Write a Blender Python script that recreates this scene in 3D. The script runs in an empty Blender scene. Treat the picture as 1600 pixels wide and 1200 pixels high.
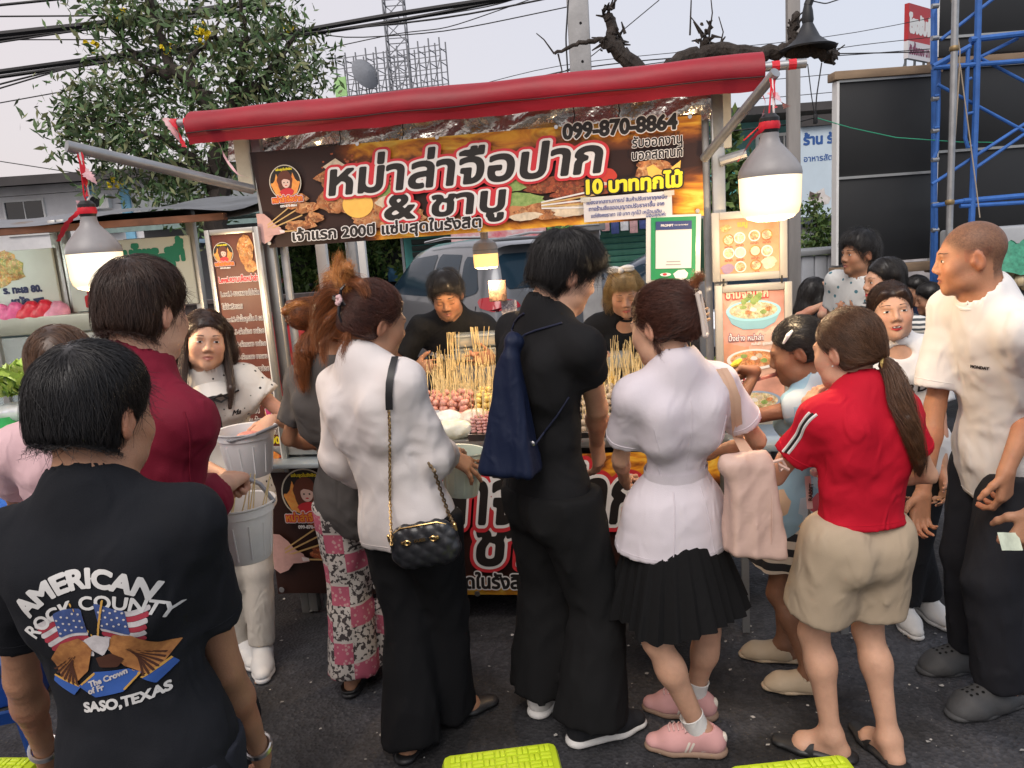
import bpy,bmesh,math,random
import numpy as np
from mathutils import Vector,Matrix
from mathutils.bvhtree import BVHTree
random.seed(7);rng=np.random.default_rng(7)
scene=bpy.context.scene
C=scene.collection
rad=math.radians
CAMH,PITCH,ROLL,FPX=1.72,rad(10.4),rad(4.1),1200.0
cam=bpy.data.objects.new('camera',bpy.data.cameras.new('camera'));C.objects.link(cam)
cam.data.sensor_width=36.0;cam.data.lens=36.0*FPX/1600.0
cam.data.clip_start=0.05;cam.data.clip_end=800
cam.matrix_world=Matrix.Translation((0,0,CAMH))@Matrix.Rotation(math.pi/2-PITCH,4,'X')@Matrix.Rotation(-ROLL,4,'Z')
scene.camera=cam
scene.view_settings.view_transform='Standard';scene.view_settings.look='None'
scene.view_settings.gamma=1.0;scene.view_settings.use_curve_mapping=False
scene.view_settings.exposure=0.32
SUN_EL,SUN_AZ=52,200
world=bpy.data.worlds.new('World');scene.world=world;world.use_nodes=True
wn,wl=world.node_tree.nodes,world.node_tree.links
bg=wn['Background'];bg.inputs['Strength'].default_value=0.15
sky=wn.new('ShaderNodeTexSky');sky.sky_type='NISHITA';sky.sun_disc=False
sky.sun_elevation=rad(SUN_EL);sky.sun_rotation=rad(SUN_AZ)
sky.air_density=1.0;sky.dust_density=6.0;sky.ozone_density=1.0;sky.altitude=0
hz=wn.new('ShaderNodeMixRGB');hz.inputs[0].default_value=0.80
hz.inputs[2].default_value=(4.55,4.5,4.75,1)
wl.new(sky.outputs[0],hz.inputs[1])
tc=wn.new('ShaderNodeTexCoord');sx=wn.new('ShaderNodeSeparateXYZ');wl.new(tc.outputs['Generated'],sx.inputs[0])
wr=wn.new('ShaderNodeValToRGB');wl.new(sx.outputs[0],wr.inputs[0])
mr=wn.new('ShaderNodeMapRange');mr.inputs[1].default_value=-0.8;mr.inputs[2].default_value=0.8
wl.new(sx.outputs[0],mr.inputs[0]);wl.new(mr.outputs[0],wr.inputs[0])
wr.color_ramp.elements[0].color=(1.13,1.0,0.92,1);wr.color_ramp.elements[1].color=(0.90,0.98,1.06,1)
mu=wn.new('ShaderNodeMixRGB');mu.blend_type='MULTIPLY';mu.inputs[0].default_value=1
wl.new(hz.outputs[0],mu.inputs[1]);wl.new(wr.outputs[0],mu.inputs[2]);wl.new(mu.outputs[0],bg.inputs[0])
sun=bpy.data.objects.new('sun',bpy.data.lights.new('sun','SUN'));C.objects.link(sun)
sun.data.energy=1.5;sun.data.angle=rad(40);sun.data.color=(1.0,0.95,0.90)
_sd=Vector((math.sin(rad(SUN_AZ))*math.cos(rad(SUN_EL)),math.cos(rad(SUN_AZ))*math.cos(rad(SUN_EL)),math.sin(rad(SUN_EL))))
sun.rotation_euler=_sd.to_track_quat('Z','Y').to_euler()
_M=np.array(cam.matrix_world.to_3x3())
CR,CU,CF=_M[:,0],_M[:,1],-_M[:,2]
CAMP=np.array([0,0,CAMH])
def ray(px,py):return CF+CR*((px-800)/FPX)+CU*((600-py)/FPX)
def P(px,py,Y):d=ray(px,py);return CAMP+d*(Y/d[1])
def G(px,py,z=0.0):d=ray(px,py);return CAMP+d*((z-CAMH)/d[2])
ST_O=np.array([-1.232,3.559]);ST_A=rad(10.3)
ST_U=np.array([math.cos(ST_A),-math.sin(ST_A)]);ST_V=np.array([math.sin(ST_A),math.cos(ST_A)])
def SW(u,v,z):q=ST_O+ST_U*u+ST_V*v;return np.array([q[0],q[1],z])
def S(px,py,off=0.0):
 d=ray(px,py);t=(ST_O@ST_V+off)/(d[:2]@ST_V);p=CAMP+d*t
 return(p[:2]-ST_O)@ST_U,p[2]
MATS={}
def mat(name,col,rough=.6,metal=0.,var=.12,vs=6.,bump=0.,bs=40.,spec=.4,emit=None,estr=0.,alpha=None,trans=0.,coat=0.,stretch=None,sss=0.,col2=None,v2=None):
 if name in MATS:return MATS[name]
 m=bpy.data.materials.new(name);m.use_nodes=True;MATS[name]=m
 n,l=m.node_tree.nodes,m.node_tree.links
 b=n['Principled BSDF']
 b.inputs['Roughness'].default_value=rough;b.inputs['Metallic'].default_value=metal
 b.inputs['Specular IOR Level'].default_value=spec
 b.inputs['Transmission Weight'].default_value=trans
 b.inputs['Coat Weight'].default_value=coat
 if sss:b.inputs['Subsurface Weight'].default_value=sss;b.inputs['Subsurface Radius'].default_value=(.012,.004,.002);b.inputs['Subsurface Scale'].default_value=1
 if alpha is not None:b.inputs['Alpha'].default_value=alpha
 c=tuple(col)+(1,)
 tx=n.new('ShaderNodeTexCoord');mp=n.new('ShaderNodeMapping');l.new(tx.outputs['Object'],mp.inputs[0])
 if stretch:mp.inputs['Scale'].default_value=stretch
 if var>0 or col2:
  nz=n.new('ShaderNodeTexNoise');nz.inputs['Scale'].default_value=vs;nz.inputs['Detail'].default_value=6;nz.inputs['Roughness'].default_value=.62
  l.new(mp.outputs[0],nz.inputs['Vector'])
  rp=n.new('ShaderNodeValToRGB');l.new(nz.outputs[0],rp.inputs[0])
  rp.color_ramp.elements[0].position=.3;rp.color_ramp.elements[1].position=.7
  c2=tuple(col2)if col2 else tuple(min(1,x*(1+var))for x in col)
  c1=tuple(col)if col2 else tuple(x*(1-var)for x in col)
  rp.color_ramp.elements[0].color=c1+(1,);rp.color_ramp.elements[1].color=c2+(1,)
  l.new(rp.outputs[0],b.inputs['Base Color'])
  if rough<.95 and metal==0 and trans==0:
   rr=n.new('ShaderNodeMapRange');l.new(nz.outputs[0],rr.inputs[0]);rr.inputs[3].default_value=max(.03,rough-.1);rr.inputs[4].default_value=min(1,rough+.1);l.new(rr.outputs[0],b.inputs['Roughness'])
 else:b.inputs['Base Color'].default_value=c
 if bump>0:
  nb=n.new('ShaderNodeTexNoise');nb.inputs['Scale'].default_value=bs;nb.inputs['Detail'].default_value=4;l.new(mp.outputs[0],nb.inputs['Vector'])
  bp=n.new('ShaderNodeBump');bp.inputs['Strength'].default_value=1.0;bp.inputs['Distance'].default_value=bump
  l.new(nb.outputs[0],bp.inputs['Height']);l.new(bp.outputs[0],b.inputs['Normal'])
 if emit:b.inputs['Emission Color'].default_value=tuple(emit)+(1,);b.inputs['Emission Strength'].default_value=estr
 return m
def cloth(name,col,rough=.85,var=.06,bump=.004,bs=14.,fine=.0006,stretch=(1,1,.55),sheen=.0,col2=None,vs=5.):
 if name in MATS:return MATS[name]
 m=mat(name,col,rough,var=var,vs=vs,spec=.2,col2=col2);n,l=m.node_tree.nodes,m.node_tree.links;b=n['Principled BSDF']
 b.inputs['Sheen Weight'].default_value=sheen;b.inputs['Sheen Roughness'].default_value=.5
 tx=n.new('ShaderNodeTexCoord');mp=n.new('ShaderNodeMapping');mp.inputs['Scale'].default_value=stretch;mp.inputs['Rotation'].default_value=(.3,.25,.5)
 l.new(tx.outputs['Object'],mp.inputs[0])
 a=n.new('ShaderNodeTexNoise');a.noise_type='RIDGED_MULTIFRACTAL';a.normalize=True;a.inputs['Scale'].default_value=bs*1.5;a.inputs['Detail'].default_value=2.5;a.inputs['Distortion'].default_value=1.2;l.new(mp.outputs[0],a.inputs['Vector'])
 f=n.new('ShaderNodeTexNoise');f.inputs['Scale'].default_value=420;f.inputs['Detail'].default_value=1;l.new(tx.outputs['Object'],f.inputs['Vector'])
 b1=n.new('ShaderNodeBump');b1.inputs['Distance'].default_value=fine;l.new(f.outputs[0],b1.inputs['Height'])
 b2=n.new('ShaderNodeBump');b2.inputs['Distance'].default_value=bump*1.3;l.new(a.outputs[0],b2.inputs['Height'])
 l.new(b1.outputs[0],b2.inputs['Normal']);l.new(b2.outputs[0],b.inputs['Normal'])
 return m
def emis(name,col,s):
 return mat(name,col,.5,var=0,emit=col,estr=s)
def put(o,parent=None):
 C.objects.link(o)
 if parent is not None:o.parent=parent
 return o
def tag(o,label=None,cat=None,group=None,kind=None):
 for k,v in(('label',label),('category',cat),('group',group),('kind',kind)):
  if v:o[k]=v
 return o
def thing(name,loc=(0,0,0),rz=0.,label=None,cat=None,group=None):
 o=bpy.data.objects.new(name,None);o.empty_display_size=.1;o.location=loc;o.rotation_euler=(0,0,rz)
 C.objects.link(o);return tag(o,label,cat,group)
def copy_tree(o,parent=None,label=None):
 c=o.copy();C.objects.link(c)
 if parent is not None:c.parent=parent
 if label:c['label']=label
 for ch in list(o.children):copy_tree(ch,c)
 return c
class MB:
 """collects shapes into one mesh"""
 def __init__(s):s.v=[];s.f=[];s.mi=[];s.cur=0
 def add(s,vs,fs):
  k=len(s.v);s.v+=[tuple(map(float,p))for p in vs];s.f+=[tuple(i+k for i in f)for f in fs];s.mi+=[s.cur]*len(fs);return s
 def box(s,c,d,R=None,bev=0.):
  hx,hy,hz=d[0]/2,d[1]/2,d[2]/2;b=min(bev,hx*.9,hy*.9,hz*.9)
  vs=[];fs=[]
  if b<=0:
   vs=[(x*hx,y*hy,z*hz)for x in(-1,1)for y in(-1,1)for z in(-1,1)]
   fs=[(0,1,3,2),(4,6,7,5),(0,4,5,1),(2,3,7,6),(0,2,6,4),(1,5,7,3)]
  else:
   bm=bmesh.new();bmesh.ops.create_cube(bm,size=1.0);bmesh.ops.scale(bm,vec=d,verts=bm.verts)
   bmesh.ops.bevel(bm,geom=bm.edges[:],offset=b,segments=2,affect='EDGES',profile=.5)
   bm.verts.ensure_lookup_table();vs=[tuple(v.co)for v in bm.verts];fs=[tuple(v.index for v in f.verts)for f in bm.faces];bm.free()
  if R is not None:vs=[tuple(R@Vector(p))for p in vs]
  return s.add([(p[0]+c[0],p[1]+c[1],p[2]+c[2])for p in vs],fs)
 def beam(s,a,b,w,h=None,bev=0.):
  a=Vector(a);b=Vector(b);d=b-a;h=h or w
  R=d.to_track_quat('X','Z').to_matrix()
  return s.box((a+b)/2,(d.length,w,h),R,bev)
 def tube(s,pts,r,n=8,cap=True):
  pts=[Vector(p)for p in pts];m=len(pts);rs=r if hasattr(r,'__len__')else[r]*m
  vs=[];fs=[];prev=None
  for i,p in enumerate(pts):
   t=(pts[min(i+1,m-1)]-pts[max(i-1,0)]).normalized()
   if prev is None:x=t.orthogonal().normalized()
   else:
    x=prev-t*prev.dot(t);x=x.normalized()if x.length>1e-6 else t.orthogonal().normalized()
   prev=x;y=t.cross(x)
   for k in range(n):a=2*math.pi*k/n;vs.append(p+(x*math.cos(a)+y*math.sin(a))*rs[i])
  for i in range(m-1):
   for k in range(n):q=(k+1)%n;fs.append((i*n+k,i*n+q,(i+1)*n+q,(i+1)*n+k))
  if cap:fs.append(tuple(range(n-1,-1,-1)));fs.append(tuple((m-1)*n+k for k in range(n)))
  return s.add(vs,fs)
 def lathe(s,c,prof,n=20,axis=None,sx=1.,sy=1.):
  vs=[];fs=[];m=len(prof)
  for r,z in prof:
   for k in range(n):a=2*math.pi*k/n;vs.append(Vector((r*math.cos(a)*sx,r*math.sin(a)*sy,z)))
  for i in range(m-1):
   for k in range(n):q=(k+1)%n;fs.append((i*n+k,i*n+q,(i+1)*n+q,(i+1)*n+k))
  if prof[0][0]>1e-5:fs.append(tuple(range(n-1,-1,-1)))
  if prof[-1][0]>1e-5:fs.append(tuple((m-1)*n+k for k in range(n)))
  R=Vector(axis).to_track_quat('Z','Y').to_matrix()if axis is not None else None
  vs=[(R@v if R else v)+Vector(c)for v in vs]
  return s.add(vs,fs)
 def ball(s,c,r,n=10,m=7,sc=(1,1,1),R=None):
  vs=[];fs=[]
  for i in range(1,m):
   t=math.pi*i/m
   for k in range(n):a=2*math.pi*k/n;vs.append(Vector((r*math.sin(t)*math.cos(a)*sc[0],r*math.sin(t)*math.sin(a)*sc[1],r*math.cos(t)*sc[2])))
  vs+=[Vector((0,0,r*sc[2])),Vector((0,0,-r*sc[2]))];T=len(vs)-2
  for i in range(m-2):
   for k in range(n):q=(k+1)%n;fs.append((i*n+k,(i+1)*n+k,(i+1)*n+q,i*n+q))
  for k in range(n):q=(k+1)%n;fs.append((T,k,q));fs.append((T+1,(m-2)*n+q,(m-2)*n+k))
  vs=[(R@v if R is not None else v)+Vector(c)for v in vs]
  return s.add(vs,fs)
 def quad(s,a,b,c,d):return s.add([a,b,c,d],[(0,1,2,3)])
 def grid(s,fn,nu,nv):
  vs=[fn(i/nu,j/nv)for j in range(nv+1)for i in range(nu+1)]
  return s.add(vs,[(j*(nu+1)+i,j*(nu+1)+i+1,(j+1)*(nu+1)+i+1,(j+1)*(nu+1)+i)for j in range(nv)for i in range(nu)])
 def build(s,name,m,parent=None,smooth=True,auto=35,loc=None):
  me=bpy.data.meshes.new(name);me.from_pydata(s.v,[],s.f);me.update()
  for x in(m if isinstance(m,(list,tuple))else[m]):me.materials.append(x)
  if any(s.mi):me.polygons.foreach_set('material_index',s.mi)
  if smooth:
   me.polygons.foreach_set('use_smooth',[True]*len(me.polygons))
   if auto:me.set_sharp_from_angle(angle=rad(auto))
  o=bpy.data.objects.new(name,me)
  if loc is not None:o.location=loc
  return put(o,parent)
def npmesh(name,V,Fq,m,parent=None,smooth=True):
 """mesh from numpy arrays (quads or tris)"""
 me=bpy.data.meshes.new(name);V=np.asarray(V,np.float32);Fq=np.asarray(Fq,np.int32);k=Fq.shape[1]
 me.vertices.add(len(V));me.vertices.foreach_set('co',V.ravel())
 me.loops.add(Fq.size);me.loops.foreach_set('vertex_index',Fq.ravel())
 me.polygons.add(len(Fq));me.polygons.foreach_set('loop_start',np.arange(len(Fq),dtype=np.int32)*k)
 if smooth:me.polygons.foreach_set('use_smooth',np.ones(len(Fq),bool))
 me.update(calc_edges=True);me.validate()
 for x in(m if isinstance(m,(list,tuple))else[m]):me.materials.append(x)
 return put(bpy.data.objects.new(name,me),parent)
def nrm(v):v=np.asarray(v,float);return v/(np.linalg.norm(v)+1e-12)
def A3(*v):return np.array(v,float)
class Cone:
 def __init__(s,a,b,ra,rb,k=.02,sq=None,flat=False,flata=False,sub=False):
  s.a=np.asarray(a,float);s.b=np.asarray(b,float);s.ra,s.rb,s.k,s.sq,s.flat,s.flata,s.sub=ra,rb,k,sq,flat,flata,sub
  m=max(ra,rb)*1.02+k+.02
  s.lo=np.minimum(s.a,s.b)-m;s.hi=np.maximum(s.a,s.b)+m
 def d(s,X,Y,Z):
  x,y,z=X-s.a[0],Y-s.a[1],Z-s.a[2];w=s.b-s.a;L=np.linalg.norm(w)+1e-9
  if s.sq is not None:
   n,f=s.sq;g=1/f-1;q=(x*n[0]+y*n[1]+z*n[2])*g;xs,ys,zs=x+n[0]*q,y+n[1]*q,z+n[2]*q
   ws=w+n*(n@w)*g
  else:xs,ys,zs,ws=x,y,z,w
  t=np.clip((xs*ws[0]+ys*ws[1]+zs*ws[2])/(ws@ws+1e-12),0,1)
  d=np.sqrt((xs-ws[0]*t)**2+(ys-ws[1]*t)**2+(zs-ws[2]*t)**2)-(s.ra+(s.rb-s.ra)*t)
  if s.sq is not None:d=d*(.5+.5*s.sq[1])
  if s.flat:d=np.maximum(d,(x*w[0]+y*w[1]+z*w[2])/L-L)
  if s.flata:d=np.maximum(d,-(x*w[0]+y*w[1]+z*w[2])/L)
  return d
class Ell:
 def __init__(s,c,r,R=None,k=.02,sub=False):
  s.c=np.asarray(c,float);s.r=np.asarray(r,float);s.R=np.eye(3)if R is None else np.asarray(R,float);s.k=k;s.sub=sub
  e=np.abs(s.R)@s.r+k+.012;s.lo=s.c-e;s.hi=s.c+e
 def d(s,X,Y,Z):
  x,y,z=X-s.c[0],Y-s.c[1],Z-s.c[2];R,r=s.R,s.r
  a=(x*R[0,0]+y*R[1,0]+z*R[2,0]);b=(x*R[0,1]+y*R[1,1]+z*R[2,1]);c=(x*R[0,2]+y*R[1,2]+z*R[2,2])
  k0=np.sqrt((a/r[0])**2+(b/r[1])**2+(c/r[2])**2);k1=np.sqrt((a/r[0]**2)**2+(b/r[1]**2)**2+(c/r[2]**2)**2)
  return k0*(k0-1)/np.maximum(k1,1e-6)
class RBox:
 """rounded box whose width and depth change from bottom (w0) to top (w1)"""
 def __init__(s,c,half,w0=1.,w1=1.,r=.02,k=.02):s.c=np.asarray(c,float);s.h=np.asarray(half,float);s.w0,s.w1,s.r,s.k,s.sub=w0,w1,r,k,False;m=s.h*max(w0,w1,1)+k+.03;s.lo=s.c-m;s.hi=s.c+m
 def d(s,X,Y,Z):
  x,y,z=X-s.c[0],Y-s.c[1],Z-s.c[2];t=np.clip((z/s.h[2]+1)/2,0,1);w=s.w0+(s.w1-s.w0)*t
  a=np.abs(x)-(s.h[0]*w-s.r);b=np.abs(y)-(s.h[1]*w-s.r);c=np.abs(z)-(s.h[2]-s.r)
  return np.sqrt(np.maximum(a,0)**2+np.maximum(b,0)**2+np.maximum(c,0)**2)+np.minimum(np.maximum(np.maximum(a,b),c),0)-s.r
class Cut:
 """keeps n.p < c (inside an optional box)"""
 def __init__(s,n,c,k=.004,lo=None,hi=None):s.n=np.asarray(n,float);s.c=c;s.k=k;s.lo=lo;s.hi=hi;s.cut=True;s.sub=False
 def d(s,X,Y,Z):return X*s.n[0]+Y*s.n[1]+Z*s.n[2]-s.c
def smin(a,b,k):
 h=np.maximum(k-np.abs(a-b),0)/k;return np.minimum(a,b)-h*h*k*.25
def smax(a,b,k):return-smin(-a,-b,k)
def field_at(prims,pts):
 X,Y,Z=pts[:,0],pts[:,1],pts[:,2];D=np.full(len(pts),.5)
 for p in prims:
  e=p.d(X,Y,Z)
  if getattr(p,'cut',False)or p.sub:D=smax(D,e if getattr(p,'cut',False)else-e,p.k)
  else:D=smin(D,e,p.k)
 return D
_lat=rng.random((32,32,32)).astype(np.float32)
def vnoise(x,y,z):
 xi,yi,zi=np.floor(x).astype(int),np.floor(y).astype(int),np.floor(z).astype(int)
 fx,fy,fz=x-xi,y-yi,z-zi;fx=fx*fx*(3-2*fx);fy=fy*fy*(3-2*fy);fz=fz*fz*(3-2*fz)
 L=lambda a,b,c:_lat[(xi+a)&31,(yi+b)&31,(zi+c)&31]
 x0=L(0,0,0)*(1-fx)+L(1,0,0)*fx;x1=L(0,1,0)*(1-fx)+L(1,1,0)*fx
 x2=L(0,0,1)*(1-fx)+L(1,0,1)*fx;x3=L(0,1,1)*(1-fx)+L(1,1,1)*fx
 return(x0*(1-fy)+x1*fy)*(1-fz)+(x2*(1-fy)+x3*fy)*fz
def folds(amp=.006,f=14.,dirv=(0,0,1),st=.3,seed=0.,up=None):
 """cloth folds: ridges that run along dirv"""
 n=nrm(dirv);a=nrm(np.cross(n,(.3,.9,.1)));b=np.cross(n,a)
 def fn(X,Y,Z):
  u=X*a[0]+Y*a[1]+Z*a[2];v=X*b[0]+Y*b[1]+Z*b[2];w=(X*n[0]+Y*n[1]+Z*n[2])*st
  wx=vnoise(X*4+seed,Y*4,Z*4)*.7
  h=vnoise(u*f+wx+seed,v*f+seed*2,w*f+wx);h2=vnoise(u*f*2.3+seed*3,v*f*2.3+wx,w*f*2.3)
  r=(1-np.abs(2*h-1))**2.6+.35*(1-np.abs(2*h2-1))**2
  return .62*amp*(r-.4)
 return fn
def axis(lo,hi,h,fine=()):
 """grid coordinates of spacing h, finer inside the given (lo,hi,step) spans"""
 out=[lo]
 while out[-1]<hi:
  x=out[-1];st=h
  for a,b,s in fine:
   if a-h<=x<=b:st=min(st,s if x>=a-s else max(s,min(h,a-x)))
  out.append(x+st)
 return np.array(out)
def polyskin(prims,h,fine=(),disp=None,zmin=None,lo=None,hi=None):
 """prims -> (verts, quads) by surface nets on a rectilinear grid"""
 L=np.min([p.lo for p in prims if not getattr(p,'cut',False)and not p.sub],axis=0)if lo is None else np.asarray(lo,float)
 U=np.max([p.hi for p in prims if not getattr(p,'cut',False)and not p.sub],axis=0)if hi is None else np.asarray(hi,float)
 ax=[axis(L[i],U[i],h,[(f[0][i],f[1][i],f[2])for f in fine])for i in range(3)]
 xs,ys,zs=ax;D=np.full((len(xs),len(ys),len(zs)),.08,np.float32)
 order=prims if disp is None else[p for p in prims if not(getattr(p,'cut',False)or p.sub)]+[None]+[p for p in prims if getattr(p,'cut',False)or p.sub]
 for p in order:
  if p is None:
   for fn in(disp if isinstance(disp,(list,tuple))else[disp]):
    i,j,k=np.nonzero(np.abs(D)<.035)
    D[i,j,k]-=fn(xs[i],ys[j],zs[k])
   continue
  sl=[]
  iscut=getattr(p,'cut',False)
  for i in range(3):
   if p.lo is None:sl.append((0,len(ax[i])))
   else:sl.append((max(0,np.searchsorted(ax[i],p.lo[i])-1),min(len(ax[i]),np.searchsorted(ax[i],p.hi[i])+1)))
  if any(b-a<1 for a,b in sl):continue
  s=tuple(slice(a,b)for a,b in sl)
  e=p.d(xs[s[0]][:,None,None],ys[s[1]][None,:,None],zs[s[2]][None,None,:])
  D[s]=smax(D[s],e if iscut else-e,p.k)if(iscut or p.sub)else smin(D[s],e,p.k)
 D[0]=D[-1]=.05;D[:,0]=D[:,-1]=.05;D[:,:,0]=D[:,:,-1]=.05
 D[np.abs(D)<1e-7]=1e-7
 s=D<0;a,b,c=s.shape
 cnt=np.zeros((a-1,b-1,c-1),np.uint8)
 for i in(0,1):
  for j in(0,1):
   for k in(0,1):cnt+=s[i:a-1+i,j:b-1+j,k:c-1+k]
 act=(cnt>0)&(cnt<8);I,J,K=np.nonzero(act);n=len(I)
 idx=np.full(act.shape,-1,np.int32);idx[I,J,K]=np.arange(n)
 cv={(i,j,k):D[I+i,J+j,K+k]for i in(0,1)for j in(0,1)for k in(0,1)}
 acc=np.zeros((n,3));w=np.zeros(n)
 for p0 in cv:
  for q in range(3):
   if p0[q]:continue
   p1=tuple(1 if t==q else p0[t]for t in range(3))
   m=(cv[p0]<0)!=(cv[p1]<0);t=cv[p0][m]/(cv[p0][m]-cv[p1][m])
   pos=np.tile(np.array(p0,float),(m.sum(),1));pos[:,q]=t
   acc[m]+=pos;w[m]+=1
 acc/=w[:,None]
 V=np.stack([xs[I]+acc[:,0]*(xs[I+1]-xs[I]),ys[J]+acc[:,1]*(ys[J+1]-ys[J]),zs[K]+acc[:,2]*(zs[K+1]-zs[K])],1)
 F=[]
 e=s[:-1]!=s[1:];i,j,k=np.nonzero(e[:,1:-1,1:-1]);j+=1;k+=1;fl=s[i,j,k]
 q=np.stack([idx[i,j-1,k-1],idx[i,j,k-1],idx[i,j,k],idx[i,j-1,k]],1);q[~fl]=q[~fl][:,::-1];F.append(q)
 e=s[:,:-1]!=s[:,1:];i,j,k=np.nonzero(e[1:-1,:,1:-1]);i+=1;k+=1;fl=s[i,j,k]
 q=np.stack([idx[i-1,j,k-1],idx[i-1,j,k],idx[i,j,k],idx[i,j,k-1]],1);q[~fl]=q[~fl][:,::-1];F.append(q)
 e=s[:,:,:-1]!=s[:,:,1:];i,j,k=np.nonzero(e[1:-1,1:-1,:]);i+=1;j+=1;fl=s[i,j,k]
 q=np.stack([idx[i-1,j-1,k],idx[i,j-1,k],idx[i,j,k],idx[i-1,j,k]],1);q[~fl]=q[~fl][:,::-1];F.append(q)
 return V,np.concatenate(F)
def relax(V,F,it=1,lam=.5):
 for _ in range(it):
  S_=np.zeros_like(V);W=np.zeros(len(V))
  for a in range(4):
   for b in(1,3):np.add.at(S_,F[:,a],V[F[:,(a+b)%4]]);np.add.at(W,F[:,a],1)
  V=V+(S_/np.maximum(W,1)[:,None]-V)*lam
 return V
def skin(name,prims,h,m,parent=None,fine=(),disp=None,it=1,**kw):
 V,F=polyskin(prims,h,fine,disp,**kw)
 if it:V=relax(V,F,it,.45)
 o=npmesh(name,V,F,m,parent);o['_n']=len(F);return o
def colorize(o,cols):
 a=o.data.color_attributes.new('Col','FLOAT_COLOR','POINT');c=np.ones((len(o.data.vertices),4),np.float32);c[:,:3]=cols;a.data.foreach_set('color',c.ravel())
def verts_of(o):v=np.empty(len(o.data.vertices)*3,np.float32);o.data.vertices.foreach_get('co',v);return v.reshape(-1,3).astype(float)
RES=36
_gl={}
_tcu=bpy.data.curves.new('type','FONT');_tob=bpy.data.objects.new('type',_tcu);C.objects.link(_tob)
def _loops(txt,fill='NONE'):
 _tcu.body=txt;_tcu.fill_mode=fill;_tcu.resolution_u=4
 dg=bpy.context.evaluated_depsgraph_get();dg.update()
 return bpy.data.meshes.new_from_object(_tob.evaluated_get(dg))
def _xmin(txt):
 me=_loops(txt);x=min((v.co.x for v in me.vertices),default=0);bpy.data.meshes.remove(me);return x
_x0=None
def glyph(ch):
 global _x0
 if ch in _gl:return _gl[ch]
 me=_loops(ch);V=np.array([v.co[:2]for v in me.vertices])if len(me.vertices)else np.zeros((0,2))
 E=np.array([e.vertices[:]for e in me.edges])if len(me.edges)else np.zeros((0,2),int);bpy.data.meshes.remove(me)
 def xm(t):
  m2=_loops(t);vs=np.array([v.co.x for v in m2.vertices]);n=len(vs);bpy.data.meshes.remove(m2);return vs
 if _x0 is None:_x0=xm('l').min();globals()['_ln']=len(xm('l'))
 adv=xm(ch+'l')[-_ln:].min()-_x0
 if len(V)==0:_gl[ch]=(None,None,adv);return _gl[ch]
 pad=.32;lo=V.min(0)-pad;hi=V.max(0)+pad
 lo=np.floor(lo*RES)/RES;n=np.ceil((hi-lo)*RES).astype(int)+1
 gx=lo[0]+np.arange(n[0])/RES;gy=lo[1]+np.arange(n[1])/RES
 X,Y=np.meshgrid(gx,gy,indexing='ij');p=np.stack([X.ravel(),Y.ravel()],1)
 a=V[E[:,0]];b=V[E[:,1]];ab=b-a
 D=np.full(len(p),9.);wind=np.zeros(len(p),int)
 for i in range(len(a)):
  q=p-a[i];t=np.clip(q@ab[i]/(ab[i]@ab[i]+1e-12),0,1);D=np.minimum(D,((q-t[:,None]*ab[i])**2).sum(1))
  up=(a[i,1]<=p[:,1])&(b[i,1]>p[:,1]);dn=(a[i,1]>p[:,1])&(b[i,1]<=p[:,1])
  cr=ab[i,0]*q[:,1]-ab[i,1]*q[:,0]
  wind+=(up&(cr>0)).astype(int)-(dn&(cr<0)).astype(int)
 D=np.sqrt(D)*np.where(wind!=0,-1,1)
 _gl[ch]=(lo,D.reshape(n),adv);return _gl[ch]
_UP=set('่้๊๋์็');_VOW=set('ิีึืั');_LOW=set('ุู')
def textfield(txt,track=0.):
 items=[];x=0;base=None
 prev=''
 for ch in txt:
  lo,D,adv=glyph(ch)
  comb=ch in _UP or ch in _VOW or ch in _LOW
  dy=.0
  if ch in _UP and prev in _VOW:dy=.20
  if D is not None:items.append((lo[0]+x,lo[1]+dy,D))
  x+=adv+(0 if comb else track);prev=ch
 x0=min(i[0]for i in items);y0=min(i[1]for i in items)
 x1=max(i[0]+i[2].shape[0]/RES for i in items);y1=max(i[1]+i[2].shape[1]/RES for i in items)
 W=np.full((int((x1-x0)*RES)+2,int((y1-y0)*RES)+2),.5)
 for a,b,D in items:
  i=int(round((a-x0)*RES));j=int(round((b-y0)*RES));s=W[i:i+D.shape[0],j:j+D.shape[1]];s[:]=np.minimum(s,D[:s.shape[0],:s.shape[1]])
 return x0,y0,W,x
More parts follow.
